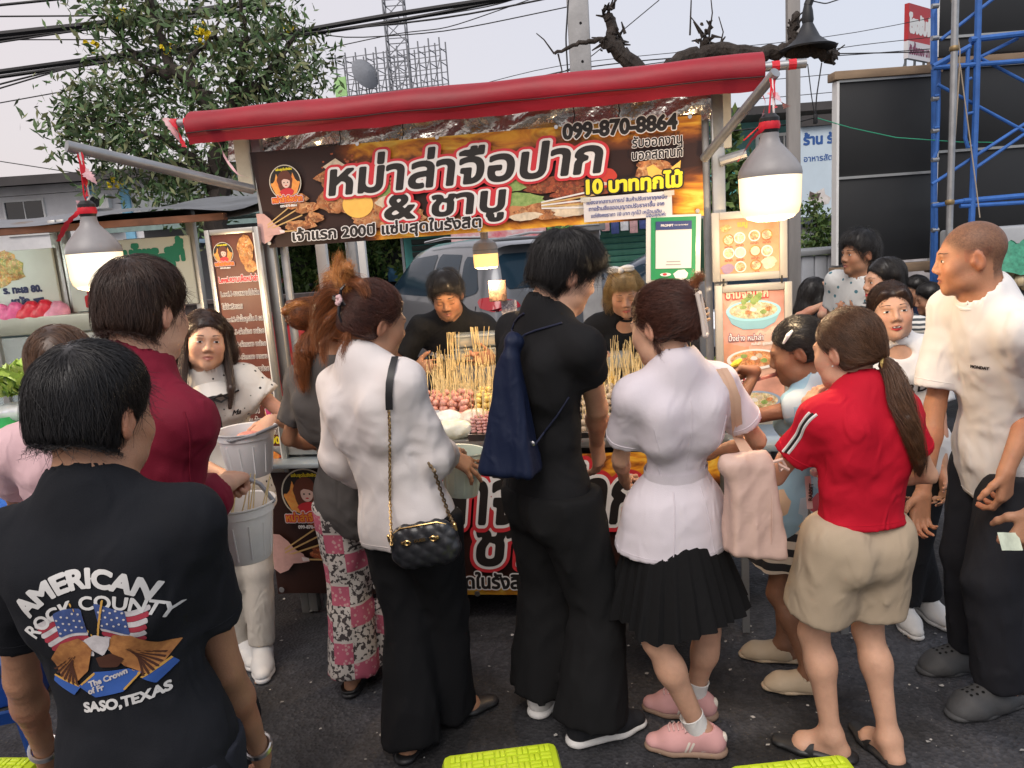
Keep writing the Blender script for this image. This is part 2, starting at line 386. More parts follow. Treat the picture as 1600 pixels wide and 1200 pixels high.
def iso2d(W,off,merge=True):
 """marching squares of W<off -> verts (grid units), faces"""
 D=W-off;D[np.abs(D)<1e-6]=1e-6;s=D<0;n,m=s.shape
 code=s[:-1,:-1]*1+s[1:,:-1]*2+s[1:,1:]*4+s[:-1,1:]*8
 vs=[];fs=[];key={}
 def vtx(k,p):
  if k not in key:key[k]=len(vs);vs.append(p)
  return key[k]
 def corner(i,j):return vtx((i,j,0),(i,j))
 def ex(i,j):t=D[i,j]/(D[i,j]-D[i+1,j]);return vtx((i,j,1),(i+t,j))
 def ey(i,j):t=D[i,j]/(D[i,j]-D[i,j+1]);return vtx((i,j,2),(i,j+t))
 for i,j in zip(*np.nonzero((code>0)&(code<15))):
  c=code[i,j];cs=[(i,j),(i+1,j),(i+1,j+1),(i,j+1)];ed=[lambda:ex(i,j),lambda:ey(i+1,j),lambda:ex(i,j+1),lambda:ey(i,j)]
  poly=[]
  for q in range(4):
   a=(c>>q)&1;b=(c>>((q+1)%4))&1
   if a:poly.append(corner(*cs[q]))
   if a!=b:poly.append(ed[q]())
  if len(poly)>=3:fs.append(tuple(poly))
 if merge:
  for j in range(m-1):
   row=code[:,j]==15;i=0
   while i<n-1:
    if row[i]:
     k=i
     while k<n-1 and row[k]:k+=1
     fs.append((corner(i,j),corner(k,j),corner(k,j+1),corner(i,j+1)));i=k
    else:i+=1
 else:
  for i,j in zip(*np.nonzero(code==15)):fs.append((corner(i,j),corner(i+1,j),corner(i+1,j+1),corner(i,j+1)))
 return vs,fs
def text2d(txt,size=None,width=None,bold=0.,track=0.,align='l',merge=True,slant=0.,sy=1.):
 """lettering in the xy plane: (verts, faces); bold in em"""
 x0,y0,W,adv=textfield(txt,track)
 vs,fs=iso2d(W,bold,merge)
 if not vs:return[],[]
 V=np.array(vs,float)/RES+np.array([x0,y0]);V[:,1]*=sy;V[:,0]+=V[:,1]*slant
 k=size if size is not None else width/max(adv,1e-3)
 V*=k;ox={'l':0,'c':-adv*k/2,'r':-adv*k}[align];V[:,0]+=ox
 return V,fs
def flat(name,V,fs,m,parent,o3,ux,uy,lift=0.,n3=None):
 """lays 2-D shapes on the plane at o3 with axes ux, uy"""
 o3=np.asarray(o3,float);ux=np.asarray(ux,float);uy=np.asarray(uy,float);nz=np.cross(ux,uy)
 pts=[tuple(o3+ux*p[0]+uy*p[1]+nz*lift)for p in V]
 mb=MB();mb.v=pts;mb.f=list(fs);mb.mi=[0]*len(fs);return mb.build(name,m,parent,smooth=False)
def wrap(name,V,fs,m,parent,target,o3,ux,uy,back=.3,lift=.0015):
 """lays 2-D shapes on the surface of target, seen along the plane's normal"""
 o3=np.asarray(o3,float);ux=nrm(ux);uy=nrm(uy);nz=np.cross(ux,uy)
 me=target.data
 if '_bvh' not in CACHE.get(target.name,{}):
  CACHE[target.name]={'_bvh':BVHTree.FromPolygons([v.co.copy()for v in me.vertices],[tuple(p.vertices)for p in me.polygons])}
 bv=CACHE[target.name]['_bvh'];pts=[];ok=[]
 for p in V:
  q=o3+ux*p[0]+uy*p[1]+nz*back
  h=bv.ray_cast(Vector(q),Vector(-nz),back*2)
  if h[0]is None:pts.append(tuple(q));ok.append(False)
  else:
   n=h[1];n=n if n.dot(Vector(nz))>0 else-n
   pts.append(tuple(h[0]+n*lift));ok.append(True)
 ff=[f for f in fs if all(ok[i]for i in f)]
 if not ff:return None
 mb=MB();mb.v=pts;mb.f=ff;mb.mi=[0]*len(ff);return mb.build(name,m,parent,smooth=True,auto=0)
CACHE={}
def disk(r,n=20,cx=0,cy=0,sx=1.,sy=1.):return[(cx+r*sx*math.cos(2*math.pi*i/n),cy+r*sy*math.sin(2*math.pi*i/n))for i in range(n)],[tuple(range(n))]
def poly(pts):return list(pts),[tuple(range(len(pts)))]
def gridfill(pts,step):
 """polygon -> small cells, so that it can lie on a curved surface"""
 a=np.array(pts,float);lo=a.min(0)-2*step;hi=a.max(0)+2*step;n=np.ceil((hi-lo)/step).astype(int)+1
 X,Y=np.meshgrid(lo[0]+np.arange(n[0])*step,lo[1]+np.arange(n[1])*step,indexing='ij');p=np.stack([X.ravel(),Y.ravel()],1)
 D=np.full(len(p),9.);ins=np.zeros(len(p),bool);m=len(a)
 for i in range(m):
  u,v=a[i],a[(i+1)%m];w=v-u;q=p-u;t=np.clip(q@w/(w@w+1e-12),0,1);D=np.minimum(D,((q-t[:,None]*w)**2).sum(1))
  c=((u[1]>p[:,1])!=(v[1]>p[:,1]))&(p[:,0]<w[0]*(p[:,1]-u[1])/(w[1]if abs(w[1])>1e-12 else 1e-12)+u[0]);ins^=c
 vs,fs=iso2d((np.sqrt(D)*np.where(ins,-1,1)).reshape(n)/step,0.,False)
 return np.array(vs)*step+lo if vs else np.zeros((0,2)),fs
WORLD={}
def wput(o,root):
 """keeps world coordinates for a mesh parented to root"""
 o.parent=root;o.matrix_parent_inverse=Matrix.Translation(-Vector(WORLD[root.name]));return o
def fd(a):return A3(math.sin(rad(a)),math.cos(rad(a)),0)
UPZ=A3(0,0,1)
def ik(a,b,l1,l2,hint):
 a=np.asarray(a,float);b=np.asarray(b,float);v=b-a;d=np.linalg.norm(v)
 if d>(l1+l2)*.995:k=d/(l1+l2)*1.005;l1*=k;l2*=k
 n=v/d;x=(l1*l1-l2*l2+d*d)/(2*d);h=math.sqrt(max(l1*l1-x*x,0));q=np.asarray(hint,float);q=q-n*(q@n)
 return a+n*x+nrm(q)*h
def skel(head,hface,pelvis,face,feet,H=1.68,male=True,hpitch=0.,htilt=0.,hs=1.,wl=None,wr=None,hl=None,hr=None,toes=(0,0),shw=None,g=1.,kn=None,wf=1.):
 s=H/1.7;k=dict(s=s,H=H,male=male,hs=hs,g=g,toes=toes,wf=wf)
 f0=fd(hface);r0=np.cross(f0,UPZ);p=rad(hpitch);f=f0*math.cos(p)-UPZ*math.sin(p);u=UPZ*math.cos(p)+f0*math.sin(p)
 t=rad(htilt);u2=u*math.cos(t)+r0*math.sin(t);r2=np.cross(f,u2);Rh=np.stack([r2,f,u2],1)
 k['Rh']=Rh;k['head']=np.asarray(head,float)
 pelvis=np.asarray(pelvis,float);k['pelvis']=pelvis
 sp=nrm(k['head']-UPZ*.2*s-fd(face)*.03-pelvis)
 nb=k['head']+Rh@A3(0,-.03,-.075)*hs-nrm(sp*.7+u2*.3)*.075*s;k['neck']=nb
 sp=nrm(nb-pelvis);ff=fd(face);ff=nrm(ff-sp*(ff@sp));rr=np.cross(ff,sp)
 k['sp'],k['f'],k['r']=sp,ff,rr;k['L']=np.linalg.norm(nb-pelvis)
 w=(shw or(.168 if male else .150))*s
 k['sl']=nb-sp*.068*s-rr*w;k['sr']=nb-sp*.068*s+rr*w
 hw=.092*s;k['hl']=pelvis-rr*hw-sp*.02;k['hr']=pelvis+rr*hw-sp*.02
 for i,c in enumerate('lr'):
  ft=np.asarray(feet[i],float);k['a'+c]=ft+UPZ*.085*s;k['t'+c]=fd(toes[i])
  kk=(kn or{}).get(c);k['k'+c]=ik(k['h'+c],k['a'+c],.233*H,.227*H,ff*.9+fd(toes[i])*.5)if kk is None else np.asarray(kk)
  sg=-1 if c=='l' else 1
  wt=(wl,wr)[i];hi=(hl,hr)[i];sh=k['s'+c]
  if wt is None:wt=sh-UPZ*.31*H+ff*.05+rr*sg*.05
  k['w'+c]=np.asarray(wt,float);k['e'+c]=ik(sh,k['w'+c],.172*H,.152*H,-ff*.7+rr*sg*.5-UPZ*.4 if hi is None else hi)
 return k
def torso(k,o=0.,zsplit=None):
 """trunk of a body, or of the garment over it at clearance o"""
 s,g,m=k['s'],k['g'],k['male'];sp,f,r=k['sp'],k['f'],k['r'];pv,nb,L=k['pelvis'],k['neck'],k['L']
 q=(f,.68);b=-f*.012
 wst=pv+sp*L*.36+b;chs=pv+sp*L*.70+b*1.6;top=nb-sp*.07*s-f*.005
 rw=(.117 if m else .088)*s*g*k['wf']+o;rc=(.132 if m else .110)*s*g+o;rp=(.126 if m else .126)*s*g+o
 P_=[Cone(pv-sp*.03*s,wst,rp,rw,.03,q),Cone(wst,chs,rw,rc,.03,q),Cone(chs,top,rc,.110*s+o*.6,.04,(f,.66)),Cone(k['sl'],k['sr'],.043*s+o*.8,.043*s+o*.8,.045)]
 for c,sg in(('l',-1),('r',1)):
  P_.append(Cone(nb+sp*.012*s-f*.012,k['s'+c]-sp*.004,.043*s+o*.4,.040*s+o*.7,.05))
  P_.append(Cone(pv-sp*.04*s-f*.03*s+r*sg*.065*s,pv-sp*.075*s-f*.035*s+r*sg*.07*s,(.078 if m else .083)*s*g+o*.8,.075*s*g+o*.8,.04))
  if not m:P_.append(Ell(chs+sp*.0*s+f*.075*s*g+r*sg*.075*s,A3(.052,.050,.052)*s*g+o*.7,k=.05))
  P_.append(Cone(chs-f*.045*s+r*sg*.085*s+sp*.05*s,chs-f*.04*s+r*sg*.08*s-sp*.05*s,.046*s+o*.8,.042*s+o*.8,.05))
 return P_
def arm(k,c,o=0.,u=1.,kk=.016):
 s,g=k['s'],(k['g']+1)/2;a,e,w=k['s'+c],k['e'+c],k['w'+c];m=1.0 if k['male']else .88
 return[Cone(a,e,.0425*s*g*m+o,.034*s*g*m+o,kk),Cone(e,e+(w-e)*.35,.0345*s*g*m+o,.0365*s*g*m+o,kk),Cone(e+(w-e)*.3,w,.0365*s*g*m+o,.0245*s*m+o,kk)]
def hand_prims(w,d,n,side,L=.18,curl=(.3,.3,.3,.3),th=.3,spread=.12,k=.006):
 d=nrm(d);n=np.asarray(n,float);n=nrm(n-d*(n@d));s_=np.cross(d,n)*(1 if side=='r' else-1);c=L/.18;R_=[]
 w=np.asarray(w,float)
 kx=[w+(d*.088+s_*.028)*c,w+(d*.092+s_*.009)*c,w+(d*.087-s_*.010)*c,w+(d*.079-s_*.027)*c]
 for i,q in enumerate(kx):R_.append(Cone(w+d*.012*c+s_*(.013-.009*i)*c,q,.017*c,.0125*c,.016))
 Ls=[(.043,.025,.02),(.048,.029,.021),(.045,.027,.02),(.035,.021,.018)]
 for i,q in enumerate(kx):
  p=q;a=0;base=nrm(d+s_*spread*(1.2-.85*i))
  for j,(l,am)in enumerate(zip(Ls[i],(70,95,60))):
   a+=rad(am)*curl[i];v=base*math.cos(a)+n*math.sin(a);e=p+v*l*c
   R_.append(Cone(p,e,(.0098-.0008*j)*c,(.0092-.001*j)*c,k));p=e
 p=w+(d*.022+s_*.022)*c;v=nrm(s_*.75+d*.55+n*.25)
 for j,(l,r1)in enumerate(((.042,.014),(.032,.0115),(.026,.0098))):
  e=p+v*l*c;R_.append(Cone(p,e,r1*c,(r1-.0015)*c,.008 if j else .014));p=e;v=nrm(v*(1-th*.4)+d*.25+n*th*.6-s_*th*.35)
 return R_
def foot_prims(k,c,toesep=True):
 s=k['s'];A=k['a'+c];t=k['t'+c];gz=A[2]-.085*s;side=np.cross(t,UPZ)*(1 if c=='r' else-1)
 B=lambda f_,sd,z:A3(*(A[:2]+t[:2]*f_*s+side[:2]*sd*s),gz+z*s)
 R_=[Cone(A,B(-.035,0,.03),.034*s,.028*s,.03),Cone(A+UPZ*.0,B(.10,-.008,.034),.034*s,.026*s,.03),Cone(B(-.03,0,.026),B(.11,.006,.022),.027*s,.024*s,.03),Cone(B(.10,-.022,.024),B(.095,.026,.022),.022*s,.02*s,.03)]
 for i,(x,l,r_)in enumerate(((-.026,.062,.0125),(-.008,.062,.0095),(.007,.055,.009),(.02,.046,.0085),(.032,.036,.008))):
  R_.append(Cone(B(.115,x,.018),B(.115+l,x,.012),r_*1.1*s,r_*s,.006))
 return R_
def head_prims(k,ears=True,jaw=1.,chin=1.,nose=1.):
 Rh,h,hs=k['Rh'],k['head'],k['hs'];T=lambda*p:h+Rh@(A3(*p)*hs)
 E=lambda c,r,kk=.02,sub=False:Ell(T(*c),A3(*r)*hs,Rh,kk,sub)
 Q=lambda a,b,r1,r2,kk=.012:Cone(T(*a),T(*b),r1*hs,r2*hs,kk)
 R_=[E((0,-.015,.03),(.074,.092,.083)),E((0,.028,-.022),(.062,.063,.085),.03),E((0,.034,-.066),(.05*jaw,.05,.041),.03),E((0,.074,-.096),(.019,.016*chin,.017),.03)]
 for sx in(-1,1):
  R_+=[E((sx*.041,.057,-.028),(.022,.022,.024),.03),E((sx*.045,.02,-.075),(.018*jaw,.03,.018),.03)]
 R_+=[Q((-.032,.080,.020),(.032,.080,.020),.010,.010,.02),Q((0,.086,.014),(0,.103*nose,-.026),.0065,.0105,.014)]
 for sx in(-1,1):
  R_+=[E((sx*.0125,.094,-.033),(.0085,.011,.0085),.008),E((sx*.031,.099,.002),(.017,.0135,.0100),.012,True),E((sx*.031,.0745,.0),(.0155,.0135,.0125),.004)]
  R_.append(E((sx*.006,.103,-.040),(.0035,.005,.003),.004,True))
 for sx in(-1,1):R_+=[Q((0,.0925,-.0565),(sx*.021,.083,-.0605),.0055,.003,.008),Q((0,.0915,-.0675),(sx*.018,.083,-.063),.0065,.003,.008)]
 R_.append(Cone(T(-.018,.096,-.0622),T(.018,.096,-.0622),.0028*hs,.0028*hs,.006,sub=True))
 if ears:
  for sx in(-1,1):
   Re=Rh@np.array(Matrix.Rotation(sx*rad(22),3,'Z'))@np.array(Matrix.Rotation(rad(-12),3,'X'))
   R_.append(Ell(T(sx*.077,-.010,-.008),A3(.0085,.018,.031)*hs,Re,.008));R_.append(Ell(T(sx*.086,-.006,-.004),A3(.007,.010,.019)*hs,Re,.006,True));R_.append(E((sx*.073,.004,-.012),(.006,.006,.009),.008))
 m=k['male'];nr=(.058 if m else .048)*k['s']
 R_.append(Cone(T(0,-.022,-.05),k['neck']+k['sp']*.0,nr,nr*1.06,.035))
 R_.append(Cone(k['neck'],k['neck']-k['sp']*.1*k['s']+k['f']*.02,nr*1.1,nr*1.2,.05))
 return R_
SKIN={}
def skinmat(name,col):
 if name in SKIN:return SKIN[name]
 m=mat(name,col,.54,var=.13,vs=16,bump=.0009,bs=230,spec=.38,sss=.12);n,l=m.node_tree.nodes,m.node_tree.links;b=n['Principled BSDF']
 at=n.new('ShaderNodeAttribute');at.attribute_name='Col';mx=n.new('ShaderNodeMixRGB');mx.blend_type='MULTIPLY';mx.inputs[0].default_value=1
 src=b.inputs['Base Color'].links[0].from_socket;l.new(src,mx.inputs[1]);l.new(at.outputs['Color'],mx.inputs[2]);l.new(mx.outputs[0],b.inputs['Base Color'])
 SKIN[name]=m;return m
def sstep(x,a,b):t=np.clip((x-a)/(b-a),0,1);return t*t*(3-2*t)
def body(root,k,m,h=.021,hf=.0035,hands=None,fine_hands=(),fine_head=True,bare_feet=False,ears=True,legs=True,stubble=None,must=0.,jaw=1.,chin=1.,nose=1.,lips=1.,thin=1.):
 """one continuous skin: head, trunk, arms, hands, legs"""
 hands=hands or{};Pm=torso(k);fine=[]
 for c in 'lr':
  Pm+=arm(k,c)
  w,e=k['w'+c],k['e'+c];hd=hands.get(c,{});d=hd.get('d',nrm(w-e));n=hd.get('n',-k['r']*(1 if c=='r' else-1))
  Pm+=hand_prims(w,d,n,c,.178*k['s'],hd.get('curl',(.32,.36,.4,.45)),hd.get('th',.3),hd.get('spread',.08))
  if c in fine_hands:q=w+nrm(d)*.08;fine.append((q-.10,q+.10,hd.get('h',.0048)))
  elif c in hands or True:q=w+nrm(d)*.08;fine.append((q-.075,q+.075,.0135))
  if legs:
   a,kn,hp=k['a'+c],k['k'+c],k['h'+c];s=k['s'];g=k['g'];bk=-k['f']
   q_=thin;Pm+=[Cone(hp,kn,.076*s*g*q_,.048*s*g*q_,.035),Cone(kn,kn+(a-kn)*.3+bk*.012,.046*s*g*q_,.050*s*g*q_,.035),Cone(kn+(a-kn)*.27+bk*.012,a,.050*s*g*q_,.031*s,.035)]
   Pm+=foot_prims(k,c)
   if bare_feet:q=a+k['t'+c]*.07-UPZ*.05;fine.append((q-A3(.15,.15,.06),q+A3(.15,.15,.06),.0075))
 Pm+=head_prims(k,ears,jaw,chin,nose)
 if fine_head:fine.append((k['head']-.125,k['head']+.13,hf*1.12))
 V,F=polyskin(Pm,h,fine);V=relax(V,F,1,.35)
 o=npmesh('body',V,F,m);wput(o,root);o['label']=''
 del o['label']
 p=(V-k['head'])@k['Rh']/k['hs'];x,y,z=np.abs(p[:,0]),p[:,1],p[:,2]
 col=np.ones((len(V),3));ish=(np.linalg.norm(p,axis=1)<.19)
 lip=np.exp(-((z+.0625)/.0085)**2-(x/.022)**4)*(y>.078)*ish*lips
 col*=1-lip[:,None]*A3(.18,.45,.42)
 ck=np.exp(-((z+.03)/.028)**2-((x-.042)/.022)**2)*(y>.03)*ish;col*=1-ck[:,None]*A3(0,.13,.14)
 er=(x>.068)*(np.abs(z+.01)<.04)*ish*(y<.03);col*=1-er[:,None]*A3(.03,.16,.16)
 if stubble is not None:
  st=sstep(z+y*-.55-.0,-.012,.03)*sstep(-y+z*.25,-.075,-.045)*ish*((z>-.075)|(y<-.06));st=np.maximum(st,(y<-.05)*sstep(z,-.09,-.055)*ish)
  er2=(x>.0755)&(z<.025);st=np.where(er2,0,st);n=.8+.4*rng.random(len(V));col*=1-np.clip(st*stubble*n,0,.92)[:,None]*A3(1,.97,.93)
 if must:
  mu_=np.exp(-((z+.048)/.006)**2-(x/.024)**4)*(y>.078)+.6*np.exp(-((z+.094)/.012)**2-(x/.016)**2)*(y>.06);col*=1-np.clip(mu_*must*ish,0,.85)[:,None]
 for c in 'lr':
  d=np.linalg.norm(V-k['w'+c],axis=1);t=sstep(d,.10,.17)*(d<.24)*(np.linalg.norm(V-k['head'],axis=1)>.2);col*=1-t[:,None]*A3(0,.10,.10)
 colorize(o,col);return o
def face(root,bd,k,eyes='open',brow=(.045,.028,.02),lip=(.35,.10,.09),look=0.,mouth=None,lash=True,browth=1.,iris=(.012,.008,.006)):
 """eyes, brows and lips as thin pieces laid on the face"""
 Rh,h,hs=k['Rh'],k['head'],k['hs'];ux,uy=-Rh[:,0],Rh[:,2]
 o3=h
 dk=mat('face_dark_%d'%int(brow[0]*1000),brow,.7,var=.1);wh=mat('eye_white',(.62,.60,.57),.25,var=0,spec=.5);ir=mat('eye_iris',iris,.12,var=0,spec=.6)
 def lay(name,pts,m,lift):V,F=gridfill(pts,.0022);o=wrap(name,V*hs,F,m,bd,bd,o3,ux,uy,.25,lift*hs);return o
 for sx in(-1,1):
  ex,ez=sx*.0315,.0005
  def arc(a,b,up,n=9):return[(a+(b-a)*i/n,up*math.sin(math.pi*i/n))for i in range(n+1)]
  b=[(sx*(.0155+.033*t),.0245+.0035*math.sin(t*2.6)-.002*t+.0026*browth*(1-t*.75))for t in np.linspace(0,1,9)]+[(sx*(.0155+.033*t),.0235+.0035*math.sin(t*2.6)-.002*t)for t in np.linspace(1,0,9)]
  lay('eyebrow',b,dk,.0012)
  if eyes=='open':
   lay('eye',[(ex+x,ez+y)for x,y in arc(-.0145,.0145,.0046)]+[(ex+x,ez+y)for x,y in arc(.0145,-.0145,-.0032)],wh,.0008)
   V,F=gridfill([(ex+look+.0056*math.cos(t),ez+.0003+max(-.0030,min(.0054*math.sin(t),.0038)))for t in np.linspace(0,2*math.pi,16,endpoint=False)],.0016);wrap('iris',V*hs,F,ir,bd,bd,o3,ux,uy,.25,.0013*hs)
   lay('eyelash',[(ex+x,ez+y)for x,y in arc(-.0158,.0158,.0044)]+[(ex+x,ez+y)for x,y in arc(.0165,-.0155,.0066)],dk,.0016)
  else:
   lay('eyelash',[(ex+x,ez-.004-y)for x,y in arc(-.015,.015,.003)]+[(ex+x,ez-.0055-y)for x,y in arc(.0155,-.0155,.0046)],dk,.0014)
 if mouth=='open':
  V,F=gridfill([(.017*math.cos(t),-.0632+.0062*math.sin(t))for t in np.linspace(0,2*math.pi,20,endpoint=False)],.002);wrap('mouth',V*hs,F,mat('mouth_dark',(.06,.012,.012),.5,var=0),bd,bd,o3,ux,uy,.25,.0012)
  V,F=gridfill([(-.013,-.0595),(.013,-.0595),(.011,-.0628),(0,-.0635),(-.011,-.0628)],.0009);wrap('teeth',V*hs,F,mat('teeth',(.7,.68,.62),.3,var=0),bd,bd,o3,ux,uy,.25,.0018)
 if lip is not None:
  lm=mat('lip_%d'%int(lip[0]*1000),lip,.4,var=.1)
  q=[(x,-.0612+.0058*(1-abs(x/.021)**1.6)-.0018*math.exp(-(x/.004)**2))for x in np.linspace(-.022,.022,13)]
  lo_=[(x,-.0636-.0078*(1-abs(x/.02)**2))for x in np.linspace(.021,-.021,13)]
  if mouth=='open':
   lay('lips',q+[(x*.85,-.0612+.003*(1-abs(x/.021)**2))for x in np.linspace(.022,-.022,9)],lm,.002)
   lay('lips',[(x*.85,-.0655-.003*(1-abs(x/.021)**2))for x in np.linspace(-.022,.022,9)]+[(x,y-.004)for x,y in lo_],lm,.002)
  else:lay('lips',q+lo_,lm,.0009)
def hairmat(name,col,col2=None,rough=.34):
 if name in MATS:return MATS[name]
 m=bpy.data.materials.new(name);m.use_nodes=True;MATS[name]=m;n,l=m.node_tree.nodes,m.node_tree.links;b=n['Principled BSDF']
 b.inputs['Roughness'].default_value=rough;b.inputs['Specular IOR Level'].default_value=.45
 hi=n.new('ShaderNodeHairInfo');nz=n.new('ShaderNodeTexNoise');tx=n.new('ShaderNodeTexCoord');nz.inputs['Scale'].default_value=30;l.new(tx.outputs['Object'],nz.inputs[0])
 ad=n.new('ShaderNodeMath');ad.operation='MULTIPLY_ADD';ad.inputs[1].default_value=.6;l.new(hi.outputs['Random'],ad.inputs[0]);l.new(nz.outputs[0],ad.inputs[2])
 rp=n.new('ShaderNodeValToRGB');l.new(ad.outputs[0],rp.inputs[0]);rp.color_ramp.elements[0].position=.3;rp.color_ramp.elements[1].position=1.0
 rp.color_ramp.elements[0].color=tuple(x*.75 for x in col)+(1,);rp.color_ramp.elements[1].color=tuple(col2 or[x*1.5 for x in col])+(1,)
 l.new(rp.outputs[0],b.inputs['Base Color']);return m
def strands(name,pts,m,parent,r=.0006,root=None):
 N,K,_=pts.shape;hc=bpy.data.hair_curves.new(name);hc.add_curves([K]*N)
 hc.attributes['position'].data.foreach_set('vector',pts.astype(np.float32).ravel())
 ra=hc.attributes.get('radius')or hc.attributes.new('radius','FLOAT','POINT')
 t=np.linspace(1,.25,K)*r;ra.data.foreach_set('value',np.tile(t,N).astype(np.float32))
 hc.materials.append(m);o=bpy.data.objects.new(name,hc);C.objects.link(o);o.parent=parent;return o
def grow(prims,roots,flow,n=8,step=.01,lift=.0015,rnd=.25,grav=0.):
 """strands that follow a flow over the surface of prims"""
 p=roots.copy();out=[];off=rng.random(len(p))*lift;jit=rng.normal(0,rnd,p.shape)
 e=2e-3
 for i in range(n):
  d0=field_at(prims,p);gr=np.stack([field_at(prims,p+np.eye(3)[a]*e)-d0 for a in range(3)],1)/e;gr/=np.linalg.norm(gr,axis=1)[:,None]+1e-9
  tgt=off*(1+i*.25)
  p=p-gr*np.clip(d0-tgt,-.01,.004 if grav==0 else .002)[:,None];out.append(p.copy())
  v=flow(p)+jit;v=v-gr*(np.sum(v*gr,1)*.85)[:,None];v/=np.linalg.norm(v,axis=1)[:,None]+1e-9
  p=p+v*step
  if grav:p[:,2]-=grav*step*i/n
 return np.stack(out,1)
def sample_surf(V,F,n):
 a=V[F[:,0]];b=V[F[:,1]];c=V[F[:,2]];d=V[F[:,3]];ar=np.linalg.norm(np.cross(c-a,d-b),axis=1);i=rng.choice(len(F),n,p=ar/ar.sum());u=rng.random((n,1));v=rng.random((n,1))
 return(a[i]*(1-u)+b[i]*u)*(1-v)+(d[i]*(1-u)+c[i]*u)*v
def tail_pts(path,w,n,K=12,taper=(1,1.2,.5),curl=0.,frizz=.004,flatv=None):
 """strands along a lock of hair: path points, half width w"""
 path=np.array(path,float);m=len(path);ts=np.linspace(0,m-1,K);base=np.stack([np.interp(ts,np.arange(m),path[:,i])for i in range(3)],1)
 for _ in range(2):base[1:-1]=(base[:-2]+2*base[1:-1]+base[2:])/4
 tan=np.gradient(base,axis=0);tan/=np.linalg.norm(tan,axis=1)[:,None];ref=A3(.3,.2,1)if abs(tan[0,2])<.8 else A3(1,.3,0)
 x=np.cross(tan,ref);x/=np.linalg.norm(x,axis=1)[:,None];y=np.cross(tan,x)
 wt=np.interp(np.linspace(0,1,K),[0,.4,1],taper)*w
 rr=np.sqrt(rng.random(n));th=rng.random(n)*2*math.pi;px=rr*np.cos(th);py=rr*np.sin(th)*(.55 if flatv else .9);ln=.75+.25*rng.random(n)
 out=np.zeros((n,K,3))
 for j in range(n):
  tt=np.linspace(0,(K-1)*ln[j],K);B=np.stack([np.interp(tt,np.arange(K),base[:,i])for i in range(3)],1);ph=rng.random()*6
  wob=np.cumsum(rng.normal(0,frizz*.35,(K,3)),0)
  a=px[j]+curl*np.sin(tt/K*7+ph)*.4;bb=py[j]+curl*np.cos(tt/K*7+ph)*.4
  out[j]=B+x*(wt*a)[:,None]+y*(wt*bb)[:,None]+wob
 return out
